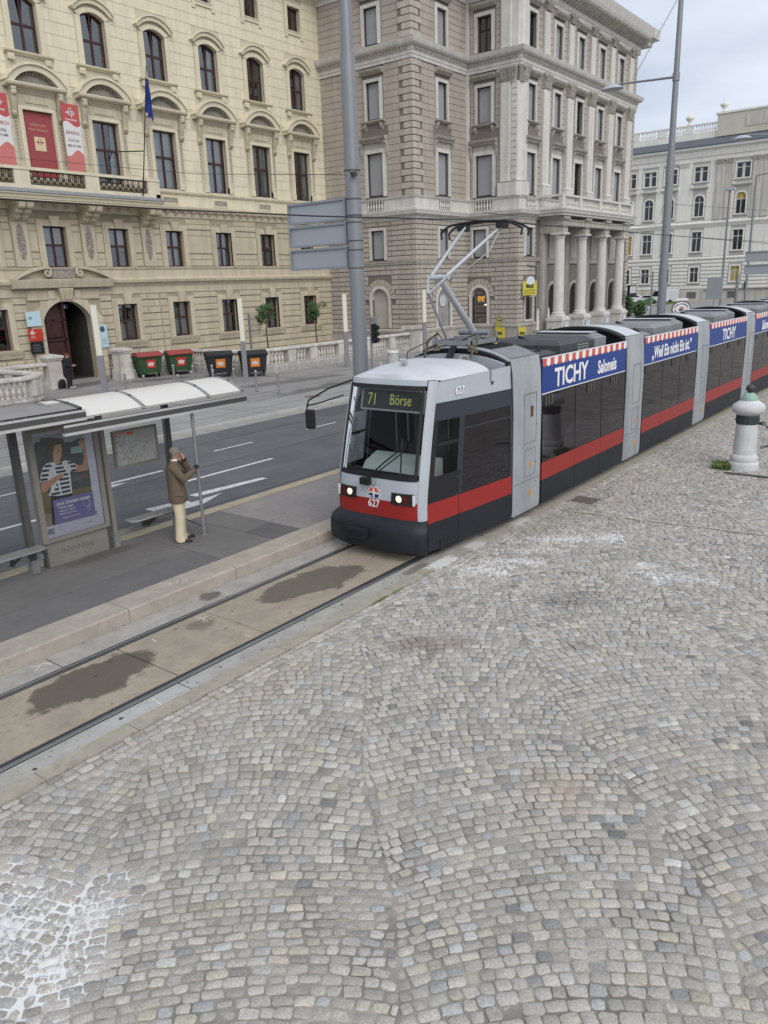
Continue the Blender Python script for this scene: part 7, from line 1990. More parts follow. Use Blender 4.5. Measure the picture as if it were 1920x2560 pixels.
def person(loc, fdir, label, H, arms, look, mats, jacket_len=0.74, group=None):
    """H scales a 1.72 m figure; arms = ((Lelbow),(Lhand),(Relbow),(Rhand)) in (forward,left,up)"""
    t = thing('person', loc, label, 'person', group)
    f = Vector((*fdir, 0)).normalized(); l = Vector((-f.y, f.x, 0)); o = Vector(loc)
    def W3(p): return tuple(o + f * p[0] * H + l * p[1] * H + Vector((0, 0, p[2] * H)))
    LE, LH, RE, RH = arms
    J = dict(pelvis=(0, 0, .93), waist=(0, 0, 1.08), chest=(-.01, 0, 1.30), neck=(.015, 0, 1.47), throat=(.03, 0, 1.53), head=(.05, 0, 1.61), crown=(.05, 0, 1.665),
             shL=(0, .17, 1.41), elL=LE, waL=LH, shR=(0, -.17, 1.41), elR=RE, waR=RH,
             hipL=(0, .095, .87), knL=(.03, .10, .48), anL=(0.0, .11, .09), toL=(.13, .12, .045), hipR=(0, -.095, .87), knR=(.02, -.10, .48), anR=(-.02, -.11, .09), toR=(.12, -.13, .045))
    RR = dict(pelvis=.12, waist=.12, chest=.13, neck=.055, throat=.055, head=.088, crown=.075, shL=.06, elL=.045, waL=.032, shR=.06, elR=.045, waR=.032, hipL=.085, knL=.055, anL=.04, toL=.03, hipR=.085, knR=.055, anR=.04, toR=.03)
    E_ = [('pelvis', 'waist'), ('waist', 'chest'), ('chest', 'neck'), ('neck', 'throat'), ('throat', 'head'), ('head', 'crown'), ('chest', 'shL'), ('shL', 'elL'), ('elL', 'waL'), ('chest', 'shR'), ('shR', 'elR'), ('elR', 'waR'), ('pelvis', 'hipL'), ('hipL', 'knL'), ('knL', 'anL'), ('anL', 'toL'), ('pelvis', 'hipR'), ('hipR', 'knR'), ('knR', 'anR'), ('anR', 'toR')]
    Jw = {k: W3(v) for k, v in J.items()}
    sc = lambda d, k=1.0: {a: (r * H * k if not isinstance(r, tuple) else (r[0] * H * k, r[1] * H * k)) for a, r in d.items()}
    body = skin_mesh(Jw, E_, sc(RR), mats['skin'], 'body')
    # face: nose, brow, chin, ears, mouth
    hd = Vector(W3((.05, 0, 1.61))); lk = (f * math.cos(look) + l * math.sin(look)); lk = Vector((lk.x, lk.y, -0.12)).normalized(); sd = Vector((-lk.y, lk.x, 0)).normalized()
    body.path([hd + lk * .075 * H + Vector((0, 0, .03)), hd + lk * .105 * H + Vector((0, 0, -.005)), hd + lk * .085 * H + Vector((0, 0, -.02))], [.008, .014, .010], 6)
    body.lathe([(0.0, -.03), (.03, -.02), (.035, .0), (.0, .02)], 0, 0, 8, 0, T(hd + lk * .06 * H + Vector((0, 0, -.085))))
    for s in (-1, 1): body.lathe([(0.0, -.035), (.014, -.02), (.016, .015), (.0, .032)], 0, 0, 6, 0, T(hd + sd * s * .088 * H - lk * .01))
    bo = body.build('body', mats['skin'], t, 60)
    fe = MB()
    for s in (-1, 1): fe.lathe([(0, -.006), (.009, 0), (0, .006)], 0, 0, 6, 0, T(hd + lk * .083 * H + sd * s * .033 + Vector((0, 0, .022))))
    fe.path([hd + lk * .088 * H + sd * .022 + Vector((0, 0, -.048)), hd + lk * .092 * H + Vector((0, 0, -.05)), hd + lk * .088 * H - sd * .022 + Vector((0, 0, -.048))], .005, 4)
    fe.build('face_features', mat('features_dark', (0.06, 0.03, 0.025), 0.6, 0), bo)
    # hair cap: back and top of the head
    hb = MB(); rows = []
    for i in range(9):
        ph = PI * 0.02 + i / 8 * PI * 0.62
        row = []
        for j in range(20):
            th = 2 * PI * j / 20
            d = lk * (math.cos(th) * math.sin(ph)) + sd * (math.sin(th) * math.sin(ph)) + Vector((0, 0, math.cos(ph)))
            front = max(0, math.cos(th))
            lim = 1.0 if ph < 0.75 or front < 0.35 else 0.86
            row.append(hd + Vector((0, 0, .035 * H)) - lk * .008 + Vector((d.x * .101, d.y * .101, d.z * .088)) * H * lim * (1 + 0.04 * math.sin(th * 7 + i)))
        rows.append(row)
    hb.grid(rows, True); hb.build('hair', mats['hair'], bo, 60)
    # jacket: lofted torso, tapered sleeves
    jl = jacket_len
    jb = MB(); rows = []
    for (z, rf_, rl_, df) in ((jl, .165, .215, .01), (jl + .02, .172, .222, .01), ((jl + 1.02) / 2, .162, .208, .005), (1.02, .148, .188, 0), (1.14, .148, .190, 0), (1.28, .148, .205, -.01), (1.37, .128, .205, -.012), (1.42, .10, .165, -.01), (1.46, .075, .10, 0), (1.49, .066, .075, .008)):
        rows.append([W3((df + rf_ * math.cos(a) * (1 + .03 * math.sin(5 * a + z * 9)), rl_ * math.sin(a), z)) for a in [2 * PI * q / 24 for q in range(24)]])
    jb.grid(rows, True)
    for sh_, el_, wa_ in (('shL', 'elL', 'waL'), ('shR', 'elR', 'waR')):
        p0, p1, p2 = Vector(Jw[sh_]), Vector(Jw[el_]), Vector(Jw[wa_])
        pts = [p0.lerp(Vector(Jw['chest']), .25) + Vector((0, 0, -.02)), p0 + Vector((0, 0, -.01)), p0.lerp(p1, .35), p0.lerp(p1, .75), p1, p1.lerp(p2, .3), p1.lerp(p2, .65), p1.lerp(p2, .92)]
        jb.path(pts, [r_ * H for r_ in (.06, .088, .080, .070, .067, .064, .057, .052)], 12)
    ja = jb.build('jacket', mats['coat'], bo, 60)
    if 'collar' in mats:
        cb_ = MB(); c0 = Vector(W3((.016, 0, 1.488))); cb_.lathe([(.066, -.015), (.07, .0), (.062, .03), (.052, .03)], 0, 0, 14, 0, T(c0) @ Matrix.Rotation(R(14), 4, Vector((-l.x, -l.y, 0)))); cb_.build('shirt_collar', mats['collar'], ja, 50)
        c1 = Vector(W3((.05, -.212, .92))); pk2 = MB(); pk2.add([c1 + f * .08 + l * .012 + Vector((0, 0, .028)), c1 - f * .07 + Vector((0, 0, .028)), c1 - f * .07 - l * .012 - Vector((0, 0, .03)), c1 + f * .08 - Vector((0, 0, .03))], [(0, 1, 2, 3)])
        pk2.build('pocket_flap', mats['coat'], ja)
    # trousers: one lofted leg each, joined at the seat
    tb_ = MB()
    for s in (-1, 1):
        rows = []
        for (z, df, dl, r_) in ((.98, 0, .075, .115), (.88, 0, .085, .118), (.78, .005, .09, .105), (.62, .012, .095, .09), (.48, .02, .10, .082), (.30, .005, .105, .078), (.14, -.012, .11, .080), (.07, -.008, .112, .090), (.022, -.004, .112, .094)):
            rows.append([W3((df + r_ * 1.05 * math.cos(a) + .004 * math.sin(z * 60), s * dl + r_ * math.sin(a), z + .008 * math.cos(a * 2))) for a in [2 * PI * q / 14 for q in range(14)]])
        tb_.grid(list(reversed(rows)), True)
    tb_.build('trousers', mats['trousers'], bo, 60)
    for s, an in ((1, (0.0, .11)), (-1, (-.02, -.11))):
        sh = MB(); rows = []
        for k, (ff, w, h) in enumerate(((-.075, .02, .05), (-.06, .042, .085), (0.0, .045, .10), (.06, .048, .075), (.13, .05, .055), (.19, .04, .045), (.215, .015, .03))):
            sp = -0.12 * s * 0
            row = [W3((an[0] + ff, an[1] + s * ff * .18 + w * math.cos(a), max(0.002, h * .5 + h * .5 * math.sin(a)))) for a in [2 * PI * q / 10 for q in range(10)]]
            rows.append(row)
        sh.grid(rows, True); sh.add(rows[-1], [tuple(range(10))]); sh.build('shoe', mats['shoe'], bo, 50)
    return t, bo, Jw, f, l
tweed = mat('tweed', (0.15, 0.115, 0.08), 0.95, 0.22, 60, 0.5, 300, tint=(0.11, 0.085, 0.06))
mm1 = dict(skin=mat('skin', (0.42, 0.24, 0.18), 0.6, 0.06, 20), hair=mat('grey_hair', (0.22, 0.20, 0.175), 0.8, 0.3, 60, 0.5, 200), coat=tweed, trousers=mat('cream_trousers', (0.60, 0.53, 0.37), 0.9, 0.08, 8, 0.5, 30), shoe=mat('black_shoe', (0.012, 0.012, 0.013), 0.4, 0), collar=mat('white_shirt', (0.7, 0.69, 0.66), 0.8, 0.03))
fd = Vector((.72, -.69, 0)).normalized(); ld = Vector((-fd.y, fd.x, 0)); mo_ = Vector((8.28, 11.2, PZ))
def loc3(x, y, z): 
    d = Vector((x, y, z)) - mo_; return (d.dot(fd), d.dot(ld), d.z)
gr = loc3(8.655, 11.03, 1.50)
gr = (gr[0] - 0.035, gr[1] - 0.01, gr[2] - 0.02)
man, mbody, MJ, mf_, ml_ = person(tuple(mo_), (fd.x, fd.y), 'older man in brown tweed jacket and cream trousers holding the shelter pole', 1.0, ((.22, .23, 1.20), (.17, .085, 1.485), (.16, -.20, 1.17), gr), R(-8), mm1)
glove = mat('black_glove', (0.012, 0.012, 0.014), 0.7, 0)
b = MB(); wr = Vector(MJ['waR']); hand(b, wr, Vector((8.69, 11.07, 1.53)) - wr + Vector((0, 0, .0)), ld, 1, 2.2); b.build('glove', glove, mbody, 50)
b = MB(); wl = Vector(MJ['waL']); hand(b, wl, Vector((0, 0, 1)) - fd * .35, -fd, -1, 0.9); b.build('hand', mm1['skin'], mbody, 50)
b = MB(); b.tube(Vector(MJ['waL']).lerp(Vector(MJ['elL']), .38), Vector(MJ['waL']) + Vector((0, 0, .01)), .05, .046, 10); b.build('glove_cuff', glove, mbody, 50)
mm2 = dict(skin=mm1['skin'], hair=mat('brown_hair', (0.10, 0.05, 0.03), 0.8, 0.2, 60), coat=mat('black_hoodie', (0.015, 0.016, 0.022), 0.9, 0.1), trousers=mat('dark_jeans', (0.016, 0.018, 0.026), 0.9, 0.1), shoe=mat('white_sneaker', (0.6, 0.6, 0.58), 0.7, 0))
p2, p2b, PJ, pf2_, pl2_ = person((21.42, 36.72, 0.09), (.55, -.83), 'person in dark clothes and white sneakers leaning by the dark doorway', 1.01, ((.05, .24, 1.12), (.26, .12, 1.08), (.05, -.24, 1.12), (.26, -.06, 1.10)), R(10), mm2, 0.85)
for nm, s in (('waL', 1), ('waR', -1)):
    b = MB(); hand(b, PJ[nm], pf2_ + Vector((0, 0, .2)), -pl2_ * s, s, 0.8); b.build('hand', mm1['skin'], p2b, 50)
tag(MB().box(21.77, 21.80, 36.3, 36.36, 1.16, 1.24).build('phone', mat('phone_black', (0.02, 0.02, 0.02), 0.2, 0), None), 'small dark phone held by the person at the doorway', 'phone') if 0 else None
b = MB(); rows = []
for k, (z, w, d_) in enumerate(((0, .14, .1), (.04, .2, .15), (.22, .21, .16), (.38, .17, .12), (.46, .08, .06))):
    rows.append([(21.1 + w * (abs(math.cos(a)) ** .6) * (1 if math.cos(a) > 0 else -1) + z * .12, 37.0 + d_ * (abs(math.sin(a)) ** .6) * (1 if math.sin(a) > 0 else -1), 0.09 + z) for a in [2 * PI * q / 16 for q in range(16)]])
b.grid(rows, True); b.add(rows[-1], [tuple(range(16))])
bp = thing('backpack', (21.1, 37.0, 0.09), 'black backpack standing on the ground beside the stone pillar', 'backpack')
blk = mat('backpack_black', (0.012, 0.012, 0.014), 0.8, 0.2, 20)
b.build('bag', blk, bp, 50); MB().path([(21.1, 36.86, .5), (21.06, 36.82, .4), (21.08, 36.83, .2)], .02, 5).build('strap', blk, bp)
# ================================================================ STONE BALUSTRADES BEFORE THE YELLOW BUILDING
marble = mat('pale_limestone', (0.60, 0.565, 0.52), 0.85, 0.12, 2.5, 0.4, 40, streak=0.22, grime=0.22)
marble_d = mat('weathered_limestone', (0.44, 0.415, 0.385), 0.88, 0.18, 2, 0.4, 40, streak=0.25, grime=0.3)
bal2 = MB().lathe(lathe_baluster(0.66, 0.115), 0, 0, 8).mesh('baluster', marble, 50)
def balustrade(path, label, piers, big, group='stone balustrades before the yellow building'):
    t = thing('stone_balustrade', (*path[0], 0.09), label, 'balustrade', group)
    P_ = [Vector((p[0], p[1], 0)) for p in path]
    # resample the path
    seg = []; tot = 0
    for a, c in zip(P_[:-1], P_[1:]): seg.append((tot, a, c)); tot += (c - a).length
    def at(s):
        for s0, a, c in seg:
            l = (c - a).length
            if s <= s0 + l + 1e-6: return a + (c - a) * ((s - s0) / l), (c - a).normalized()
        return P_[-1], (P_[-1] - P_[-2]).normalized()
    n = max(8, int(tot / 0.5))
    def band(name, prof, mt):
        b = MB(); rows = []
        for k in range(n + 1):
            p, d = at(tot * k / n); d0 = at(max(0, tot * k / n - .3))[1]; d1 = at(min(tot, tot * k / n + .3))[1]; d = (d0 + d1).normalized(); nn = Vector((-d.y, d.x, 0))
            rows.append([tuple(p + nn * o + Vector((0, 0, z))) for o, z in prof])
        b.grid(rows, True); b.add(rows[0], [tuple(range(len(prof)))]); b.add(rows[-1], [tuple(range(len(prof) - 1, -1, -1))])
        return b.build(name, mt, t)
    band('plinth', [(-.24, -.1), (-.24, .42), (-.2, .46), (-.2, .56), (.2, .56), (.2, .46), (.24, .42), (.24, -.1)], marble_d)
    band('rail', [(-.16, 1.22), (-.22, 1.26), (-.22, 1.36), (-.17, 1.4), (.17, 1.4), (.22, 1.36), (.22, 1.26), (.16, 1.22)], marble)
    for s in piers:
        p, d = at(s * tot); M = T((p.x, p.y, 0)) @ Matrix.Rotation(math.atan2(d.y, d.x), 4, 'Z')
        b = MB(); b.box(-.3, .3, -.2, .2, .56, 1.22); MB_ = b.build('pier', marble, t, M=M)
    for s in big:
        p, d = at(s * tot); M = T((p.x, p.y, 0)) @ Matrix.Rotation(math.atan2(d.y, d.x), 4, 'Z')
        b = MB(); b.box(-.42, .42, -.42, .42, -.1, .58); b.box(-.34, .34, -.34, .34, .58, 1.5); b.box(-.37, .37, -.37, .37, .58, .66); b.box(-.4, .4, -.4, .4, 1.5, 1.6); b.box(-.46, .46, -.46, .46, 1.6, 1.7)
        b.add([(-.46, -.46, 1.7), (.46, -.46, 1.7), (.46, .46, 1.7), (-.46, .46, 1.7), (0, 0, 1.82)], [(0, 1, 4), (1, 2, 4), (2, 3, 4), (3, 0, 4)]); b.box(-.24, .24, -.352, -.34, .74, 1.42)
        b.build('pillar', marble, t, M=M)
    s = 0.25
    while s < tot - 0.15:
        if all(abs(s - q * tot) > 0.44 for q in piers) and all(abs(s - q * tot) > 0.55 for q in big):
            p, d = at(s); o = D.objects.new('baluster', bal2); COL.objects.link(o); par(o, t); o.matrix_basis = T((p.x, p.y, 0.56))
        s += 0.255
    return t
def arcpath(cx, cy, r, a0, a1, n=6): return [(cx + r * math.cos(R(lerp(a0, a1, k / n))), cy + r * math.sin(R(lerp(a0, a1, k / n)))) for k in range(n + 1)]
rp_ = [(25.1, 37.5), (27.0, 37.6)] + arcpath(27.6, 36.2, 1.5, 80, 0)[1:] + [(29.2, 34.0)] + arcpath(31.2, 33.6, 2.1, 180, 270) + [(38, 31.5), (43.6, 31.5)]
balustrade(rp_, 'right stone balustrade running behind the bins to the corner building', [0.12, 0.27, 0.42, 0.50, 0.58, 0.69, 0.80, 0.91], [0.0])
tp = [(21.0, 37.4), (19.6, 37.5)] + arcpath(19.2, 36.1, 1.4, 95, 180)[1:] + [(17.8, 34.5)] + arcpath(16.2, 33.4, 1.6, 0, -90) + [(12, 31.8)]
balustrade(tp, 'left stone balustrade curving out from the doorway behind the left shelter', [0.2, 0.36, 0.62, 0.78], [0.0])
pb_ = thing('stone_pillar', (44.2, 31.5, 0.09), 'broad pale stone pillar where the balustrade meets the corner building', 'pillar')
b = MB(); b.box(43.5, 45.0, 31.1, 31.95, -.1, .5); b.box(43.6, 44.9, 31.2, 31.85, .5, 1.6); b.build('shaft', marble, pb_); MB().box(43.45, 45.05, 31.05, 32.0, 1.6, 1.8).build('cap', marble, pb_)
tag(struct(sheet('light_well', 29.5, 43.5, 31.8, 39.9, 0.0945, mat('well_floor', (0.30, 0.29, 0.27), 0.9, 0.2, 1))), 'x', 'x') if 0 else None
# iron gate leaf by the doorway
gt = MB()
for k in range(7): gt.tube((24.65 + k * .06, 38.0 - k * .0, .15), (24.65 + k * .06, 38.0, 1.5), .014, n=5)
gt.box(24.62, 25.05, 37.98, 38.02, .25, .29); gt.box(24.62, 25.05, 37.98, 38.02, 1.35, 1.39)
tag(gt.build('iron_gate', iron), 'small black iron gate between doorway and stone pillar', 'gate')

# ================================================================ BINS
def bin_(x, y, rz, bodym, lidm, stick, label, seed):
    t = thing('waste_container', (x, y, 0.09), label, 'waste bin', 'wheeled waste containers by the balustrade')
    M = T((x, y, 0.09)) @ Matrix.Rotation(rz, 4, 'Z')
    b = MB(); b.add([(-.56, -.42, .2), (.56, -.42, .2), (.56, .42, .2), (-.56, .42, .2), (-.66, -.52, 1.15), (.66, -.52, 1.15), (.66, .52, 1.15), (-.66, .52, 1.15)], [(0, 3, 2, 1), (0, 1, 5, 4), (1, 2, 6, 5), (2, 3, 7, 6), (3, 0, 4, 7)])
    b.box(-.7, .7, -.56, .56, 1.08, 1.17); b.box(-.74, -.66, -.1, .1, .95, 1.05); b.box(.66, .74, -.1, .1, .95, 1.05)
    for u in (-.45, .45): b.box(u - .03, u + .03, -.52, -.42, .25, 1.08)
    bd = b.build('body', bodym, t, M=M)
    b = MB(); rows = [[(xx, yy, 1.18 + .20 * math.sin(PI * (yy + .58) / 1.16) ** .7) for yy in [-.58 + 1.16 * k / 8 for k in range(9)]] for xx in (-.7, -.3, .3, .7)]
    b.grid(rows); b.add([(-.7, -.58, 1.18), (-.7, .58, 1.18)] + list(reversed(rows[0])), [tuple(range(11))]); b.add([(.7, -.58, 1.18), (.7, .58, 1.18)] + list(reversed(rows[-1])), [tuple(range(10, -1, -1))])
    b.box(-.72, .72, -.63, -.55, 1.15, 1.22); b.build('lid', lidm, t, 30, M=M)
    MB().add([(-.25, -.475, .52), (.25, -.475, .52), (.25, -.52, .98), (-.25, -.52, .98)], [(0, 1, 2, 3)]).build('sticker', stick, bd, M=M)
    MB().add([(-.16, -.492, .64), (.12, -.492, .62), (.18, -.51, .80), (-.05, -.512, .86), (-.19, -.505, .78)], [(0, 1, 2, 3, 4)]).build('sticker_print', mat('sticker_pale', (0.6, 0.5, 0.47), 0.5, 0.2, 20), bd, M=M)
    MB().box(-.3, .3, -.56, -.53, .22, .25).build('foot_bar', galv, t, M=M)
    for u in (-.46, .46):
        for v in (-.34, .34):
            b = MB(); b.lathe([(.0, -.03), (.09, -.03), (.095, 0), (.09, .03), (0, .03)], 0, 0, 12, 0, T((u, v, .095)) @ Matrix.Rotation(PI / 2, 4, 'Y')); b.box(u - .05, u + .05, v - .05, v + .05, .14, .22); b.build('wheel', tblack, t, 40, M=M)
gbin = mat('bin_green', (0.03, 0.075, 0.03), 0.55, 0.1, 4); rlid = mat('lid_red', (0.30, 0.06, 0.055), 0.5, 0.1, 4); kbin = mat('bin_black', (0.022, 0.024, 0.028), 0.5, 0.1, 4)
rst = mat('sticker_red', (0.50, 0.03, 0.03), 0.5, 0.05); ost = mat('sticker_orange', (0.62, 0.20, 0.02), 0.5, 0.05)
bin_(26.3, 36.9, R(-12), gbin, rlid, rst, 'green bin with red lid nearest the stone pillar', 1)
bin_(27.95, 36.25, R(-22), gbin, rlid, rst, 'second green bin with red lid, right of the first', 2)
bin_(27.95, 32.85, R(-30), kbin, kbin, ost, 'black bin with orange sticker left of the slim light post', 3)
bin_(28.95, 31.25, R(-30), kbin, kbin, ost, 'black bin with orange sticker right of the slim light post', 4)
# ================================================================ BOLLARDS AND LIGHT POSTS
steel_b = mat('bollard_steel', (0.42, 0.42, 0.42), 0.38, 0.06, 4, metal=0.6)
spots = [(21.37, 31.85, 'leftmost steel bollard, in front of the doorway'), (21.08, 29.98, 'steel bollard second from the left, just above the white shelter roof'), (21.9, 28.6, 'steel bollard third from the left, cut by the white shelter roof'),
         (24.84, 32.74, 'steel bollard standing before the second green bin'), (23.2, 29.3, 'short looking steel bollard half hidden by the white shelter roof'), (25.16, 31.61, 'steel bollard between green and black bins'),
         (25.5, 30.54, 'steel bollard before the left black bin'), (24.0, 28.7, 'steel bollard whose top just clears the white shelter roof'), (24.81, 28.18, 'steel bollard left of the slim light post'), (24.45, 26.29, 'steel bollard right of the slim light post'), (24.24, 24.67, 'rightmost steel bollard, out on the pale pavement')]
bm_ = MB().lathe([(0.05, 0), (0.05, .86), (.056, .87), (.056, .93), (.04, .95), (0.0, .955)], 0, 0, 12).mesh('tube', steel_b, 40); bf_ = MB().lathe([(.1, 0), (.1, .012), (.05, .02)], 0, 0, 12).mesh('foot', dk_steel, 40)
for x, y, lab in spots:
    t = thing('bollard', (x, y, 0.09), lab, 'bollard', 'steel bollards on the far pavement')
    for nm, me in (('tube', bm_), ('foot', bf_)):
        o = D.objects.new(nm, me); COL.objects.link(o); o.parent = t
opal_w = mat('post_lamp_white', (0.66, 0.64, 0.54), 0.5, 0.03, 2)
for x, y, lab in ((19.0, 29.9, 'slim light post with white top rising behind the shelter roof'), (26.9, 29.66, 'slim light post with white top between the black bins'), (34.2, 29.1, 'slim light post with white top left of the sign pole'), (43.46, 30.07, 'slim light post with white top left of the pantograph')):
    t = thing('light_post', (x, y, 0.09), lab, 'light post', 'slim light posts on the far pavement')
    M = T((x, y, 0.0)) @ Matrix.Rotation(R(-40), 4, 'Z')
    MB().box(-.12, .12, -.09, .09, .09, 2.1).build('post', mat('post_grey', (0.22, 0.225, 0.23), 0.5, 0.05, 3, metal=0.2), t, M=M)
    b = MB(); b.box(-.115, .115, -.085, .085, 2.1, 4.12); b.build('lamp_tube', opal_w, t, M=M); MB().box(-.12, .12, -.09, .09, 4.12, 4.17).build('cap', opal_w, t, M=M)
# traffic light beside the sign pole, marker posts, short white cylinder
tl = thing('traffic_light', (29.6, 23.6, 0.09), 'black traffic signal seen just right of the sign pole', 'traffic light')
MB().tube((29.6, 23.6, .09), (29.6, 23.6, 3.2), .05, n=10).build('post', pole_g, tl); MB().box(29.5, 29.7, 23.3, 23.5, 1.9, 2.8).build('signal_box', tblack, tl)
b = MB()
for z in (2.05, 2.33, 2.62): b.lathe([(.11, 0), (.12, .12), (.10, .12)], 0, 0, 12, 0, T((29.62, 23.3, z)) @ Matrix.Rotation(R(95), 4, 'X'))
b.build('visor', tblack, tl, 40); MB().box(29.5, 29.7, 23.25, 23.5, 2.85, 3.1).build('plate', galv, tl)
tm = thing('marker_post', (29.0, 22.6, 0.09), 'thin red and white marker post beside the sign pole', 'marker post')
for k in range(4): MB().tube((29.0, 22.6, .09 + k * .25), (29.0, 22.6, .34 + k * .25), .03, n=8).build('band', mat('mk%d' % (k % 2), [(0.6, 0.12, 0.08), (0.6, 0.58, 0.56)][k % 2], 0.5, 0), tm)
wc = thing('short_cylinder', (34.6, 26.1, 0.09), 'short grey white cylinder standing behind the tram roof', 'bollard')
MB().lathe([(.3, 0), (.3, .85)], 34.6, 26.1, 20, .09).build('drum', mat('drum_grey', (0.42, 0.42, 0.40), 0.7, 0.25, 4), wc, 40); MB().lathe([(.33, .85), (.33, .93), (.3, .97), (0, .98)], 34.6, 26.1, 20, .09).build('cap', mat('drum_white', (0.6, 0.6, 0.58), 0.6, 0.05), wc, 40)
# ================================================================ PLANTS
leaf_m = mat('leaf_green', (0.055, 0.105, 0.035), 0.6, 0.35, 7, tint=(0.03, 0.065, 0.02))
bark = mat('bark', (0.06, 0.05, 0.04), 0.9, 0.2, 10)
def leaves(b, c, rad, n, s, squash=1.0):
    for k in range(n):
        while True:
            p = Vector((random.uniform(-1, 1), random.uniform(-1, 1), random.uniform(-1, 1)))
            if 0.15 < p.length < 1: break
        q = Vector(c) + Vector((p.x * rad, p.y * rad, p.z * rad * squash))
        a = Vector((random.gauss(0, 1), random.gauss(0, 1), random.gauss(0, .6))).normalized(); d = a.orthogonal().normalized(); e = a.cross(d); l = s * random.uniform(.6, 1.3)
        b.add([q, q + a * l * .5 + d * l * .28, q + a * l, q + a * l * .5 - d * l * .28 + e * l * .1], [(0, 1, 2, 3)])
def small_tree(x, y, label):
    t = thing('potted_tree', (x, y, 0.09), label, 'tree', 'small round trees behind the balustrade')
    b = MB(); b.path([(x, y, .3), (x + .03, y, 1.4), (x - .02, y, 2.3), (x + .02, y, 2.9)], [.045, .04, .035, .025], 7); b.path([(x, y, 1.2), (x + .2, y - .05, .9), (x + .28, y - .05, .35)], .02, 5); b.path([(x, y, 1.2), (x - .2, y + .05, .9), (x - .26, y + .05, .35)], .02, 5)
    for k in range(7): a = k * 2.4; b.path([(x, y, 2.6 + .05 * k), (x + .35 * math.cos(a), y + .35 * math.sin(a), 3.0 + .12 * k)], [.02, .008], 5)
    b.build('trunk', bark, t, 50)
    b = MB()
    for k in range(14):
        a = random.uniform(0, 6.3); r = random.uniform(.15, .55); leaves(b, (x + r * math.cos(a), y + r * math.sin(a), random.uniform(2.75, 3.6)), .24, 75, .13)
    b.build('crown', leaf_m, t)
    b = MB(); b.lathe([(.28, 0), (.36, .45), (.38, .5), (.32, .5), (.3, .45)], x, y, 14, .09); b.build('pot', mat('pot_grey', (0.2, 0.19, 0.18), 0.8, 0.1), t, 40)
small_tree(32.0, 33.2, 'small round tree in front of the fifth ground-floor window, left of the other')
small_tree(36.2, 33.2, 'small round tree next to the sign pole, right of the other')
def blades(b, x, y, z, r, n, h):
    for k in range(n):
        a = random.uniform(0, 6.3); q = r * math.sqrt(random.random()); px, py = x + q * math.cos(a), y + q * math.sin(a); hh = h * random.uniform(.4, 1.1); dx, dy = random.gauss(0, .4) * hh, random.gauss(0, .4) * hh; w = .006
        b.add([(px - w, py, z), (px + w, py, z), (px + dx * .4 + w, py + dy * .4, z + hh * .7), (px + dx, py + dy, z + hh)], [(0, 1, 2, 3)])
grass_m = mat('grass_blade', (0.10, 0.17, 0.045), 0.7, 0.3, 20, tint=(0.16, 0.19, 0.06))
b = MB(); blades(b, 19.4, 4.72, 0.0, .22, 700, .17); tag(stuff(b.build('grass_tuft', grass_m)), 'tuft of green grass growing at the foot of the white stone bollard', 'grass')
b = MB()
for k in range(300): x = random.choice((random.uniform(8.2, 9.0), random.uniform(8.25, 8.5), random.uniform(16, 30), random.uniform(16, 30), random.uniform(3, 12))); blades(b, x, 6.708 + random.gauss(0, .008), 0.0, .012, 2, .028)
tag(stuff(b.build('weeds', grass_m)), 'green weeds in the joint between kerb stones and cobbles', 'weeds')
# ================================================================ WHITE STONE BOLLARD WITH CHAIN
sbz = thing('stone_bollard', (19.66, 4.2, 0), 'white stone bollard with green metal cap and ball, at the right edge', 'bollard')
wstone = mat('white_marble', (0.62, 0.62, 0.62), 0.75, 0.10, 3, 0.3, 30, streak=0.14, grime=0.15)
verd = mat('verdigris', (0.28, 0.42, 0.35), 0.7, 0.25, 12, 0.3, 40); dkgreen = mat('dark_bronze', (0.035, 0.05, 0.045), 0.5, 0.3, 12)
bx_, by_ = 19.58, 4.30
MB().lathe([(.34, 0), (.345, .14), (.335, .17), (.30, .20), (.31, .24), (.31, .30), (.28, .35), (.255, .37)], bx_, by_, 28).build('base', wstone, sbz, 40)
MB().lathe([(.255, .36), (.245, .9), (.235, 1.10)], bx_, by_, 28).build('shaft', wstone, sbz, 50)
b = MB(); b.lathe([(.245, 1.10), (.255, 1.12), (.25, 1.16), (.25, 1.25), (.258, 1.28), (.245, 1.31)], bx_, by_, 28)
for k in range(16): a = 2 * PI * k / 16; b.lathe([(.0, -.04), (.025, 0), (0, .04)], bx_ + .252 * math.cos(a), by_ + .252 * math.sin(a), 6, 1.205)
b.build('collar', dkgreen, sbz, 40)
MB().lathe([(.245, 1.31), (.30, 1.35), (.36, 1.40), (.365, 1.50), (.33, 1.56), (.24, 1.62), (.19, 1.66), (.18, 1.68)], bx_, by_, 28).build('head', wstone, sbz, 50)
MB().lathe([(.20, 1.66), (.20, 1.69), (.13, 1.78), (.10, 1.82), (.06, 1.83)], bx_, by_, 24).build('cap', verd, sbz, 40)
b = MB(); b.lathe([(.03, 1.82), (.05, 1.84)] + [(.10 * math.sin(a), 1.93 - .10 * math.cos(a)) for a in [PI * k / 10 for k in range(2, 10)]] + [(.012, 2.04), (0.0, 2.06)], bx_, by_, 18); b.build('ball', mat('ball_dark', (0.05, 0.052, 0.05), 0.5, 0.3, 15), sbz, 50)
ch = thing('chain', (19.9, 4.0, 0.9), 'dark iron chain hanging from the white stone bollard to the right', 'chain')
def link(p, d, tw, parent, mt):
    d = Vector(d).normalized(); a = d.orthogonal().normalized(); a = Matrix.Rotation(tw, 3, d) @ a
    pts = [Vector(p) + d * (.055 * math.cos(q)) + a * (.03 * math.sin(q)) for q in [2 * PI * k / 10 for k in range(11)]]
    MB().path(pts, .012, 5).build('link', mt, parent, 60)
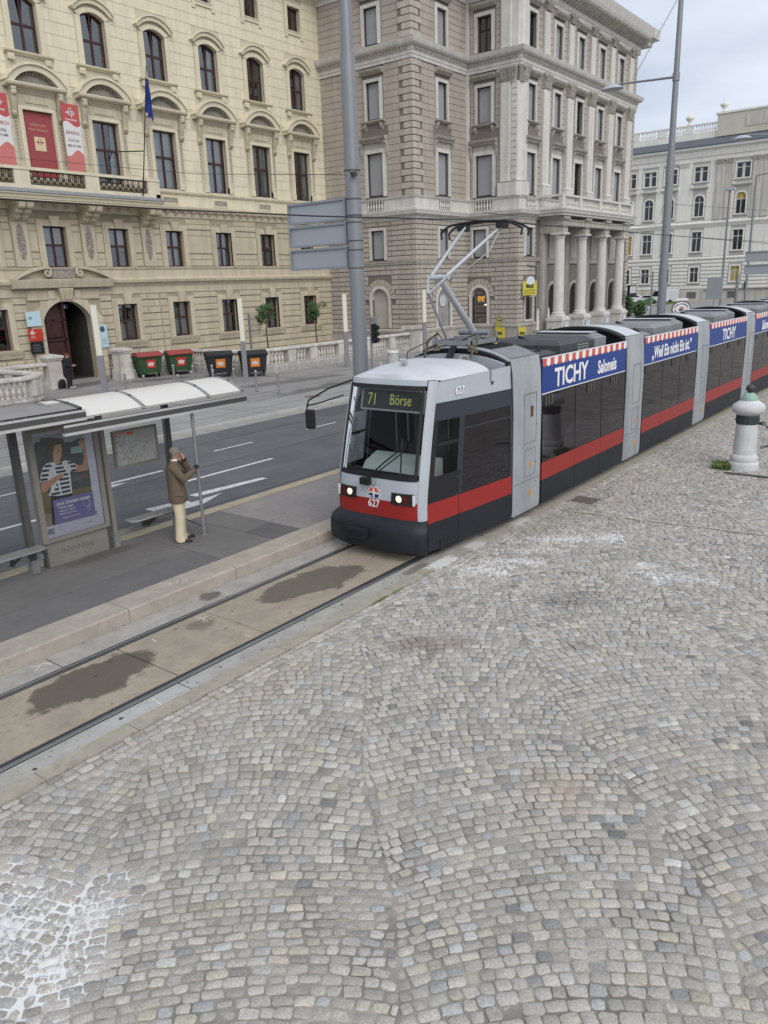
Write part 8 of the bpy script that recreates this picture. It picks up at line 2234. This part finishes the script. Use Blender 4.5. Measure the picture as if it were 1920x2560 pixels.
sag_ = [(19.80 + .35 * t, 3.98 - 2.6 * t, 1.08 - 1.25 * math.sin(PI * min(1, t * 1.0)) * .62) for t in [k / 26 for k in range(27)]]
for i, (p, q) in enumerate(zip(sag_[:-1], sag_[1:])): link(p, Vector(q) - Vector(p), (i % 2) * PI / 2, ch, dkgreen if i > 3 else mat('chain_iron', (0.04, 0.042, 0.042), 0.5, 0.2))
MB().lathe([(.04, -.03), (.04, .06), (.0, .08)], 0, 0, 10, 0, T((19.72, 4.05, 1.1)) @ Matrix.Rotation(PI / 2, 4, 'X')).build('lug', dkgreen, ch, 40)
lowc = [(19.80 + .2 * t, 3.95 - .9 * t, .52 + .30 * t) for t in [k / 9 for k in range(10)]]
c2_ = thing('chain', (19.8, 3.95, .5), 'short lower green chain beside the white stone bollard', 'chain')
for i, (p, q) in enumerate(zip(lowc[:-1], lowc[1:])): link(p, Vector(q) - Vector(p), (i % 2) * PI / 2, c2_, verd if i > 3 else dkgreen)
tag(MB().box(18.86, 18.94, 1.0, 4.55, 0.0, 0.03).build('gutter_rail', dk_steel), 'thin dark metal strip in the cobbles before the white stone bollard', 'strip')
# ================================================================ BANNERS, FLAG AND PLATES ON THE YELLOW BUILDING
bred = mat('banner_red', (0.46, 0.085, 0.085), 0.75, 0.05, 2); bpale = mat('banner_pale', (0.66, 0.64, 0.63), 0.75, 0.03, 2); bred2 = mat('banner_rose', (0.52, 0.17, 0.155), 0.75, 0.05, 2); bdark = mat('banner_ink', (0.10, 0.07, 0.07), 0.7, 0)
def banner(x0, x1, z0, z1, y, label, lines):
    t = thing('banner', ((x0 + x1) / 2, y, z0), label, 'banner', 'hanging banners on the yellow building'); w = x1 - x0
    def cloth(pts, mt, name, dy): MB().prism(pts, y - dy - .004, y - dy).build(name, mt, t)
    cloth([(x0, z0), (x1, z0), (x1, z1), (x0, z1)], bred, 'cloth', 0)
    n = 14
    wave = lambda z, a, ph: [(x0 + w * k / n, z + a * math.sin(ph + 2 * PI * k / n * .9)) for k in range(n + 1)]
    up_ = wave(z1 - .95, .12, .3); lo = wave(z0 + 1.05, .16, -2.3)
    cloth(lo + list(reversed(up_)), bpale, 'white_field', .006)
    cloth([(x0, z0), (x1, z0)] + list(reversed(lo)), bred2, 'rose_field', .006)
    L2 = MB(); cx = (x0 + x1) / 2
    for q in ((-.26, -.10, -.03, .04), (-.12, -.06, -.12, .14), (.02, .08, -.2, .14), (.05, .26, -.03, .04), (.12, .17, -.12, .12), (-.08, .1, .2, .24)): L2.box(cx + q[0], cx + q[1], y - .012, y - .008, z1 - .42 + q[2], z1 - .42 + q[3])
    L2.build('emblem', bpale, t)
    text('Cervantes', .16, bpale, t, T((cx, y - .009, z1 - .74)) @ RX, bold=.02)
    for (s, z, sz) in lines: text(s, sz, bdark if s != lines[0][0] else mat('banner_ink_red', (0.28, 0.05, 0.06), .7, 0), t, T((cx, y - .011, z)) @ RX, bold=.015, sx=.86)
banner(24.86, 25.84, 10.7, 14.1, 39.62, 'red and white hanging banner right of the red poster window', [('ESPAÑOL', 12.72, .22), ('KULTUR', 12.36, .19), ('BIBLIOTHEK', 12.1, .17)])
banner(21.0, 22.02, 10.7, 14.1, 39.62, 'red and white hanging banner at the left photo edge', [('SPANISCH', 12.75, .22), ('KURSE', 12.42, .19), ('DIPLOME', 12.2, .17)])
po = thing('window_poster', (23.7, 40.1, 10.5), 'dark red poster filling the window between the two banners', 'poster')
MB().box(22.90, 24.5, 40.06, 40.09, 10.5, 13.55).build('sheet', mat('poster_red', (0.30, 0.06, 0.065), 0.6, 0.05), po)
text('HÖREN UND', .16, mat('poster_tan', (0.5, 0.33, 0.2), .7, 0), po, T((23.7, 40.055, 12.95)) @ RX, sx=.9); text('MEHR SPANISCH', .16, MATS['poster_tan'], po, T((23.7, 40.055, 12.72)) @ RX, sx=.9)
MB().box(23.4, 24.0, 40.05, 40.056, 11.75, 12.4).build('logo_field', mat('logo_tan', (0.62, 0.5, 0.33), .7, 0), po)
L2 = MB()
for q in ((-.2, -.08, -.03, .03), (-.1, -.05, -.1, .1), (.02, .06, -.14, .1), (.04, .2, -.03, .03), (-.06, .08, .15, .18)): L2.box(23.7 + q[0], 23.7 + q[1], 40.046, 40.05, 12.15 + q[2], 12.15 + q[3])
L2.build('logo', MATS['poster_red'], po)
fl = thing('flagpole', (28.7, 38.75, 9.8), 'black flagpole with limp dark blue flag at the balcony corner', 'flag')
MB().tube((28.66, 38.75, 9.8), (29.4, 38.2, 16.3), .035, .022, 8).build('pole', iron, fl, 50); MB().path([(28.95, 38.6, 12.1), (28.2, 39.9, 12.15)], .03, 6).build('bracket', iron, fl)
b = MB(); rows = []
for k in range(13):
    t_ = k / 12; p = Vector((29.33, 38.24, 15.7)).lerp(Vector((29.15, 38.38, 14.15)), t_)
    wd = .12 + .55 * t_ ** .8
    rows.append([(p.x + wd * j / 8 * .6 + .05 * math.sin(j * 1.7 + k * .3), p.y - .10 * math.sin(j * 2.1 + t_ * 2) - wd * j / 8 * .2, p.z - wd * j / 8 * (1.2 - .3 * t_)) for j in range(9)])
b.grid(rows); b.build('flag_cloth', mat('flag_blue', (0.015, 0.03, 0.20), .7, .2, 3), fl, 60)
def plate(x0, x1, z0, z1, mt, label, y=39.72):
    t = thing('wall_plate', ((x0 + x1) / 2, y, z0), label, 'sign', 'plates beside the doorway')
    MB().box(x0, x1, y, y + .03, z0, z1).build('board', mt, t)
    for s in (-1, 1): MB().tube(((x0 + x1) / 2 + s * (x1 - x0) * .35, y + .03, (z0 + z1) / 2), ((x0 + x1) / 2 + s * (x1 - x0) * .35, 39.95, (z0 + z1) / 2), .015, n=6).build('spacer', galv, t)
    return t
ice = mat('plate_pale_blue', (0.45, 0.60, 0.66), .35, .03); 
p_ = plate(21.28, 22.08, 3.11, 3.86, ice, 'pale blue square plate left of the doorway arch'); text('SV', .17, mat('plate_ink', (0.05, 0.08, 0.1), .6, 0), p_, T((21.5, 39.715, 3.52)) @ RX, bold=.03)
p_ = plate(21.28, 22.06, 2.36, 2.98, mat('plate_red', (0.45, 0.04, 0.025), .4, .03), 'red plate with white emblem left of the doorway')
L2 = MB()
for q in ((-.15, -.05, -.02, .02), (-.07, -.03, -.08, .08), (.0, .04, -.1, .08), (.03, .15, -.02, .02), (-.05, .05, .12, .15)): L2.box(21.5 + q[0], 21.5 + q[1], 39.712, 39.717, 2.78 + q[2], 2.78 + q[3])
L2.build('emblem', print_white, p_); text('Instituto', .06, print_white, p_, T((21.5, 39.715, 2.6)) @ RX); text('Cervantes', .06, print_white, p_, T((21.5, 39.715, 2.53)) @ RX)
p_ = plate(21.29, 22.02, 1.70, 2.32, mat('plate_black', (0.015, 0.015, 0.016), .3, .03), 'black plate with pale lines below the red plate')
for k in range(4): MB().box(21.4, 21.85 - .05 * (k % 2), 39.714, 39.717, 1.84 + k * .1, 1.86 + k * .1).build('text_line', mat('plate_line', (0.2, 0.2, 0.2), .6, 0), p_)
p_ = plate(25.13, 25.9, 1.72, 2.97, ice, 'tall pale blue plate right of the doorway, behind a slim light post')
MB().lathe([(.16, 0), (.16, .004)], 0, 0, 16, 0, T((25.6, 39.715, 2.72)) @ RX).build('portrait', mat('plate_ink', (0.05, 0.08, 0.1), .6, 0), p_)
for k in range(3): MB().box(25.5, 25.8, 39.714, 39.717, 1.9 + k * .12, 1.92 + k * .12).build('text_line', MATS['plate_ink'], p_)
ts = thing('information_stand', (33.4, 36.0, 0.09), 'grey glass information stand in front of the fourth ground-floor window', 'sign')
MB().box(32.0, 32.1, 34.6, 34.7, .09, 3.2).build('post', pole_g, ts); MB().box(32.1, 32.95, 34.64, 34.66, 1.9, 3.15).build('panel', clear_g, ts)
# ================================================================ CORNER SHOP
ysign = mat('shop_yellow', (0.55, 0.48, 0.05), .5, .03); ink_ = mat('shop_black', (0.03, 0.03, 0.03), .5, 0)
t = thing('shop_sign', (53.2, 27.3, 3.5), 'yellow hanging shop sign on the corner above the narrow window', 'sign', 'yellow shop signs')
Ms = T((52.95, 27.25, 4.0)) @ Matrix.Rotation(R(-52), 4, 'Z')
MB().box(-.5, .5, -.04, .04, -.52, .48).build('board', ysign, t, M=Ms); text('es', .55, ink_, t, Ms @ T((0, -.045, .16)) @ RX, bold=.03, sx=1.25)
text('BACKWERK', .17, ink_, t, Ms @ T((0, -.045, -.2)) @ RX, sx=.85); text('SCHWARZ', .17, ink_, t, Ms @ T((0, -.045, -.38)) @ RX, sx=.95)
MB().lathe([(.3, -.05), (.3, .05)], 0, 0, 20, 0, Ms @ T((0.05, 0, .5)) @ RX).build('disc', mat('disc_pale', (0.6, 0.64, 0.68), .4, 0), t)
MB().tube((52.95, 27.25, 4.5), (53.4, 27.8, 4.5), .03, n=6).build('bracket', iron, t)
for (x, y, rz, w, h, z, lab) in ((51.5, 28.85, -90, .72, .75, .5, 'yellow square shop board beside the feather flag'), (52.1, 27.35, -60, .5, .8, .45, 'yellow square shop board on the building corner')):
    t = thing('shop_board', (x, y, 0.09), lab, 'sign', 'yellow shop signs'); Mb = T((x, y, z)) @ Matrix.Rotation(R(rz), 4, 'Z')
    MB().box(-w / 2, w / 2, -.03, .03, 0, h).build('board', ysign, t, M=Mb); text('es', .42, ink_, t, Mb @ T((0, -.035, h * .5)) @ RX, bold=.03, sx=1.1); MB().box(-.03, .03, -.02, .02, -z + .09, 0).build('stand', iron, t, M=Mb)
t = thing('feather_flag', (51.5, 29.6, 0.09), 'narrow yellow feather flag by the corner shop', 'flag')
Mf = T((51.5, 29.66, 0.09)) @ Matrix.Rotation(R(-75), 4, 'Z') @ Matrix.Rotation(R(14), 4, 'Y')
MB().prism([(0, .4), (.22, .45), (.42, 1.7), (.36, 1.95), (.2, 2.05), (.06, 1.95)], -.01, .01).build('cloth', mat('flag_olive', (0.33, 0.30, 0.07), .7, .1, 3), t, M=Mf); MB().path([(0, 0, 0), (0, 0, 1.6), (.06, 0, 1.96), (.2, 0, 2.07), (.36, 0, 1.97), (.43, 0, 1.72)], .018, 6).build('rod', ink_, t, M=Mf); text('es', .22, ink_, t, Mf @ T((.25, -.015, 1.78)) @ RX, bold=.03)
for (x, lab) in ((54.3, 'closed white parasol left of the first column'), (56.1, 'closed white parasol right beside the first column')):
    t = thing('closed_parasol', (x, 27.3, .09), lab, 'parasol', 'closed parasols by the porch'); x -= .6; yy = 26.95
    MB().tube((x, yy, .09), (x, yy, 2.6), .02, n=6).build('pole', iron, t); MB().lathe([(.01, 2.55), (.07, 2.3), (.10, 1.7), (.14, 1.2), (.12, 1.05), (.17, .95), (.19, .8), (.02, .8)], x, yy, 10).build('cloth', mat('parasol_white', (0.62, 0.58, 0.55), .8, .08, 4), t, 50); MB().lathe([(.25, 0), (.25, .06), (.05, .1)], x, yy, 12, .09).build('foot', dk_steel, t)
for k in range(4):
    x = 52.6 + k * .75
    t = thing('planter', (x, 26.6, .09), ['yellow planter box nearest the corner, behind the tram roof', 'second yellow planter box from the corner', 'third yellow planter box from the corner', 'yellow planter box nearest the columns'][k], 'planter', 'yellow planters before the shop')
    MB().box(x, x + .6, 26.45, 26.8, .09, .75).build('box', mat('planter_yellow', (0.36, 0.31, 0.03), .6, .1, 5), t); b = MB(); leaves(b, (x + .3, 26.62, .85), .22, 120, .1, .6); b.build('foliage', leaf_m, t)
t = thing('downpipe', (55.2, 27.8, 0), 'grey drainpipe beside the first porch column', 'pipe'); MB().tube((55.15, 27.8, .1), (55.15, 27.8, 5.6), .06, n=8).build('pipe', pole_g, t, 50); MB().tube((55.15, 27.8, 5.5), (53.6, 27.8, 5.6), .05, n=8).build('elbow', pole_g, t)
t = thing('hanging_sign', (73.4, 27, 2.8), 'black framed white box sign hanging from the end of the porch building', 'sign')
MB().box(71.9, 73.7, 26.9, 27.1, 2.75, 3.75).build('frame', tblack, t); MB().box(72.05, 73.55, 26.89, 26.9, 3.05, 3.65).build('face', mat('boxsign_white', (0.55, 0.56, 0.57), .4, .1, 4), t)
# ================================================================ FAR CROSSING: lawn, cars, poles, signs
lawn = MB(); lawn.add([(97, 27, -.1), (105, 38.5, -.1), (142, 47, -.1), (142, 42, -.1), (119, 31, -.1), (103, 27, -.1)], [tuple(range(6))]); lw = struct(lawn.build('lawn', mat('lawn_green', (0.075, 0.12, 0.035), .9, .25, .8, .5, 8, tint=(0.10, 0.13, 0.045)), None))
b = MB()
for k in range(2600):
    u, v = random.random(), random.random(); x = lerp(99, 141, u); y = lerp(lerp(28, 42.5, u), lerp(36, 46.5, u), v); blades(b, x, y, -.1, .2, 2, .22)
stuff(b.build('grass', grass_m, lw))
b = MB(); b.path([(97, 26.8, -.15), (105, 39, -.15), (142, 47.3, -.15)], .15, 5); struct(b.build('lawn_kerb', MATS['far_kerb_granite'], None))
def car(x, y, rz, paint, label, van=False):
    t = thing('parked_car', (x, y, -.2), label, 'car' if not van else 'van', 'cars near the far crossing'); M = T((x, y, -.2)) @ Matrix.Rotation(rz, 4, 'Z')
    h = 1.45 if not van else 2.3
    side = [(-2.1, .35), (2.1, .35), (2.15, .75), (1.9, .9), (1.1, .98), (.55, h), (-1.2, h), (-1.85, 1.0), (-2.1, .95)] if not van else [(-2.5, .35), (2.4, .35), (2.45, 1.0), (1.9, 1.2), (1.3, h - .1), (1.1, h), (-2.5, h)]
    rows = []
    for yy, k in ((-.86, .94), (-.8, 1), (.8, 1), (.86, .94)): rows.append([(px, yy * (1 - .12 * max(0, (pz - .95) / (h - .9))), .35 + (pz - .35) * k) for px, pz in side])
    b = MB(); b.grid(rows, True); b.add(rows[0], [tuple(range(len(side)))]); b.add(rows[-1], [tuple(range(len(side) - 1, -1, -1))]); b.build('body', paint, t, 30, M=M)
    gl = [(1.0, 1.0), (.5, h - .08), (-1.15, h - .08), (-1.7, 1.02)] if not van else [(1.85, 1.25), (1.3, h - .15), (.6, h - .15), (.6, 1.25)]
    for s in (-1, 1): MB().add([(px, s * (.87 - .10 * max(0, (pz - .95) / (h - .9))), pz) for px, pz in gl], [tuple(range(4))]).build('side_window', tpane, t, M=M)
    MB().add([(1.12, -.74, 1.0), (1.12, .74, 1.0), (.6, .66, h - .05), (.6, -.66, h - .05)] if not van else [(1.93, -.74, 1.25), (1.93, .74, 1.25), (1.36, .7, h - .1), (1.36, -.7, h - .1)], [(0, 1, 2, 3)]).build('windscreen', tpane, t, M=M)
    for px in (-1.3, 1.35):
        for s in (-1, 1): MB().lathe([(0, -.1), (.3, -.1), (.33, 0), (.3, .1), (0, .1)], 0, 0, 14, 0, T((px, s * .8, .33)) @ RX).build('wheel', tblack, t, 40, M=M)
carw = mat('car_white', (0.62, 0.63, 0.64), .3, .02, spec=.6); cars_ = mat('car_silver', (0.4, 0.42, 0.44), .3, .02, metal=.4)
car(146, 54.2, R(100), carw, 'white car parked at the far left end of the lawn'); car(141.5, 49.6, R(105), carw, 'white car parked behind the lamp pole by the lawn'); car(140, 46.3, R(100), carw, 'white van parked in front of the white building', True); car(92, 33.6, R(60), cars_, 'dark silver car partly hidden beside the porch building')
def shrub(x, y, r, h, label):
    t = thing('shrub', (x, y, -.2), label, 'shrub', 'shrubs near the far crossing'); b = MB(); b.path([(x, y, -.2), (x, y, h * .6)], .06, 6); b.build('stem', bark, t); b = MB()
    for k in range(12): leaves(b, (x + random.gauss(0, r * .5), y + random.gauss(0, r * .5), random.uniform(.5, h)), r * .5, 70, .3)
    b.build('foliage', leaf_m, t)
shrub(79, 29.8, 1.0, 2.6, 'bushy green shrub just right of the last porch column'); shrub(82, 29.4, .8, 1.8, 'lower green shrub right of the bushy one')
hd_ = MB()
for k in range(40): leaves(hd_, (lerp(112, 141, k / 39), lerp(41.5, 48.4, k / 39), .35), .7, 40, .35, .7)
tag(stuff(hd_.build('hedge', leaf_m)), 'low dark hedge along the back of the lawn', 'hedge')
def spole(x, y, h, r, label, extra=None, cat='pole'):
    t = thing('street_pole', (x, y, -.2), label, cat, 'poles at the far crossing'); MB().tube((x, y, -.2), (x, y, h), r, r * .8, 8).build('shaft', pole_g, t, 50)
    if extra: extra(t, x, y, h)
    return t
spole(72.4, 25.0, 4.9, .10, 'dark pole with short arm left of the lamp pole', lambda t, x, y, h: MB().tube((x, y, h - .4), (x - .2, y + 1.8, h - .5), .04, n=6).build('arm', pole_g, t))
def bds(t, x, y, h):
    for z0, z1 in ((5.15, 5.62), (4.4, 4.9)):
        bo = MB().box(x - .04, x, y - 3.6, y - .3, z0, z1).build('sign_board', MATS['sign_back_grey'], t); MB().box(x - .08, x + .02, y - 3.6, y - .3, z1 - .02, z1 + .04).build('sign_rim', MATS['sign_rim_grey'], bo)
spole(49.3, 12.1, 4.45, .11, 'grey pole with two grey sign backs at the right photo edge', bds)
def tlight(t, x, y, h):
    MB().box(x - .18, x + .18, y - .2, y + .15, h - 1.0, h).build('signal_box', tblack, t); MB().box(x - .3, x + .3, y + .3, y + .34, h - .8, h - .2).build('plate', galv, t)
spole(110, 26.0, 3.4, .07, 'thin pole with black signal right of the stop sign', tlight, 'traffic light')
spole(104, 20.2, 4.2, .08, 'thin pole with signals right of the two sign backs', tlight, 'traffic light'); spole(112, 21.0, 3.8, .08, 'thin yellowish signal pole near the right photo edge', tlight, 'traffic light')
spole(92, 24.9, 1.9, .05, 'short pole with grey box sign back before the crossing', lambda t, x, y, h: MB().box(x - .05, x + .05, y - .8, y + .8, .1 + h - .2, h + 2.2).build('sign_board', MATS['sign_back_grey'], t))
spole(99, 26.0, 13.5, .14, 'tall thin light pole before the bay of the white building', lambda t, x, y, h: MB().box(x - .3, x + .3, y - .6, y + .6, h, h + .25).build('lamp', MATS['lamp_shell'], t))
spole(96, 22.6, 14.5, .14, 'second tall thin light pole with an arm to the right', lambda t, x, y, h: MB().tube((x, y, h), (x - .5, y - 4.5, h + .3), .06, n=6).build('arm', pole_g, t))
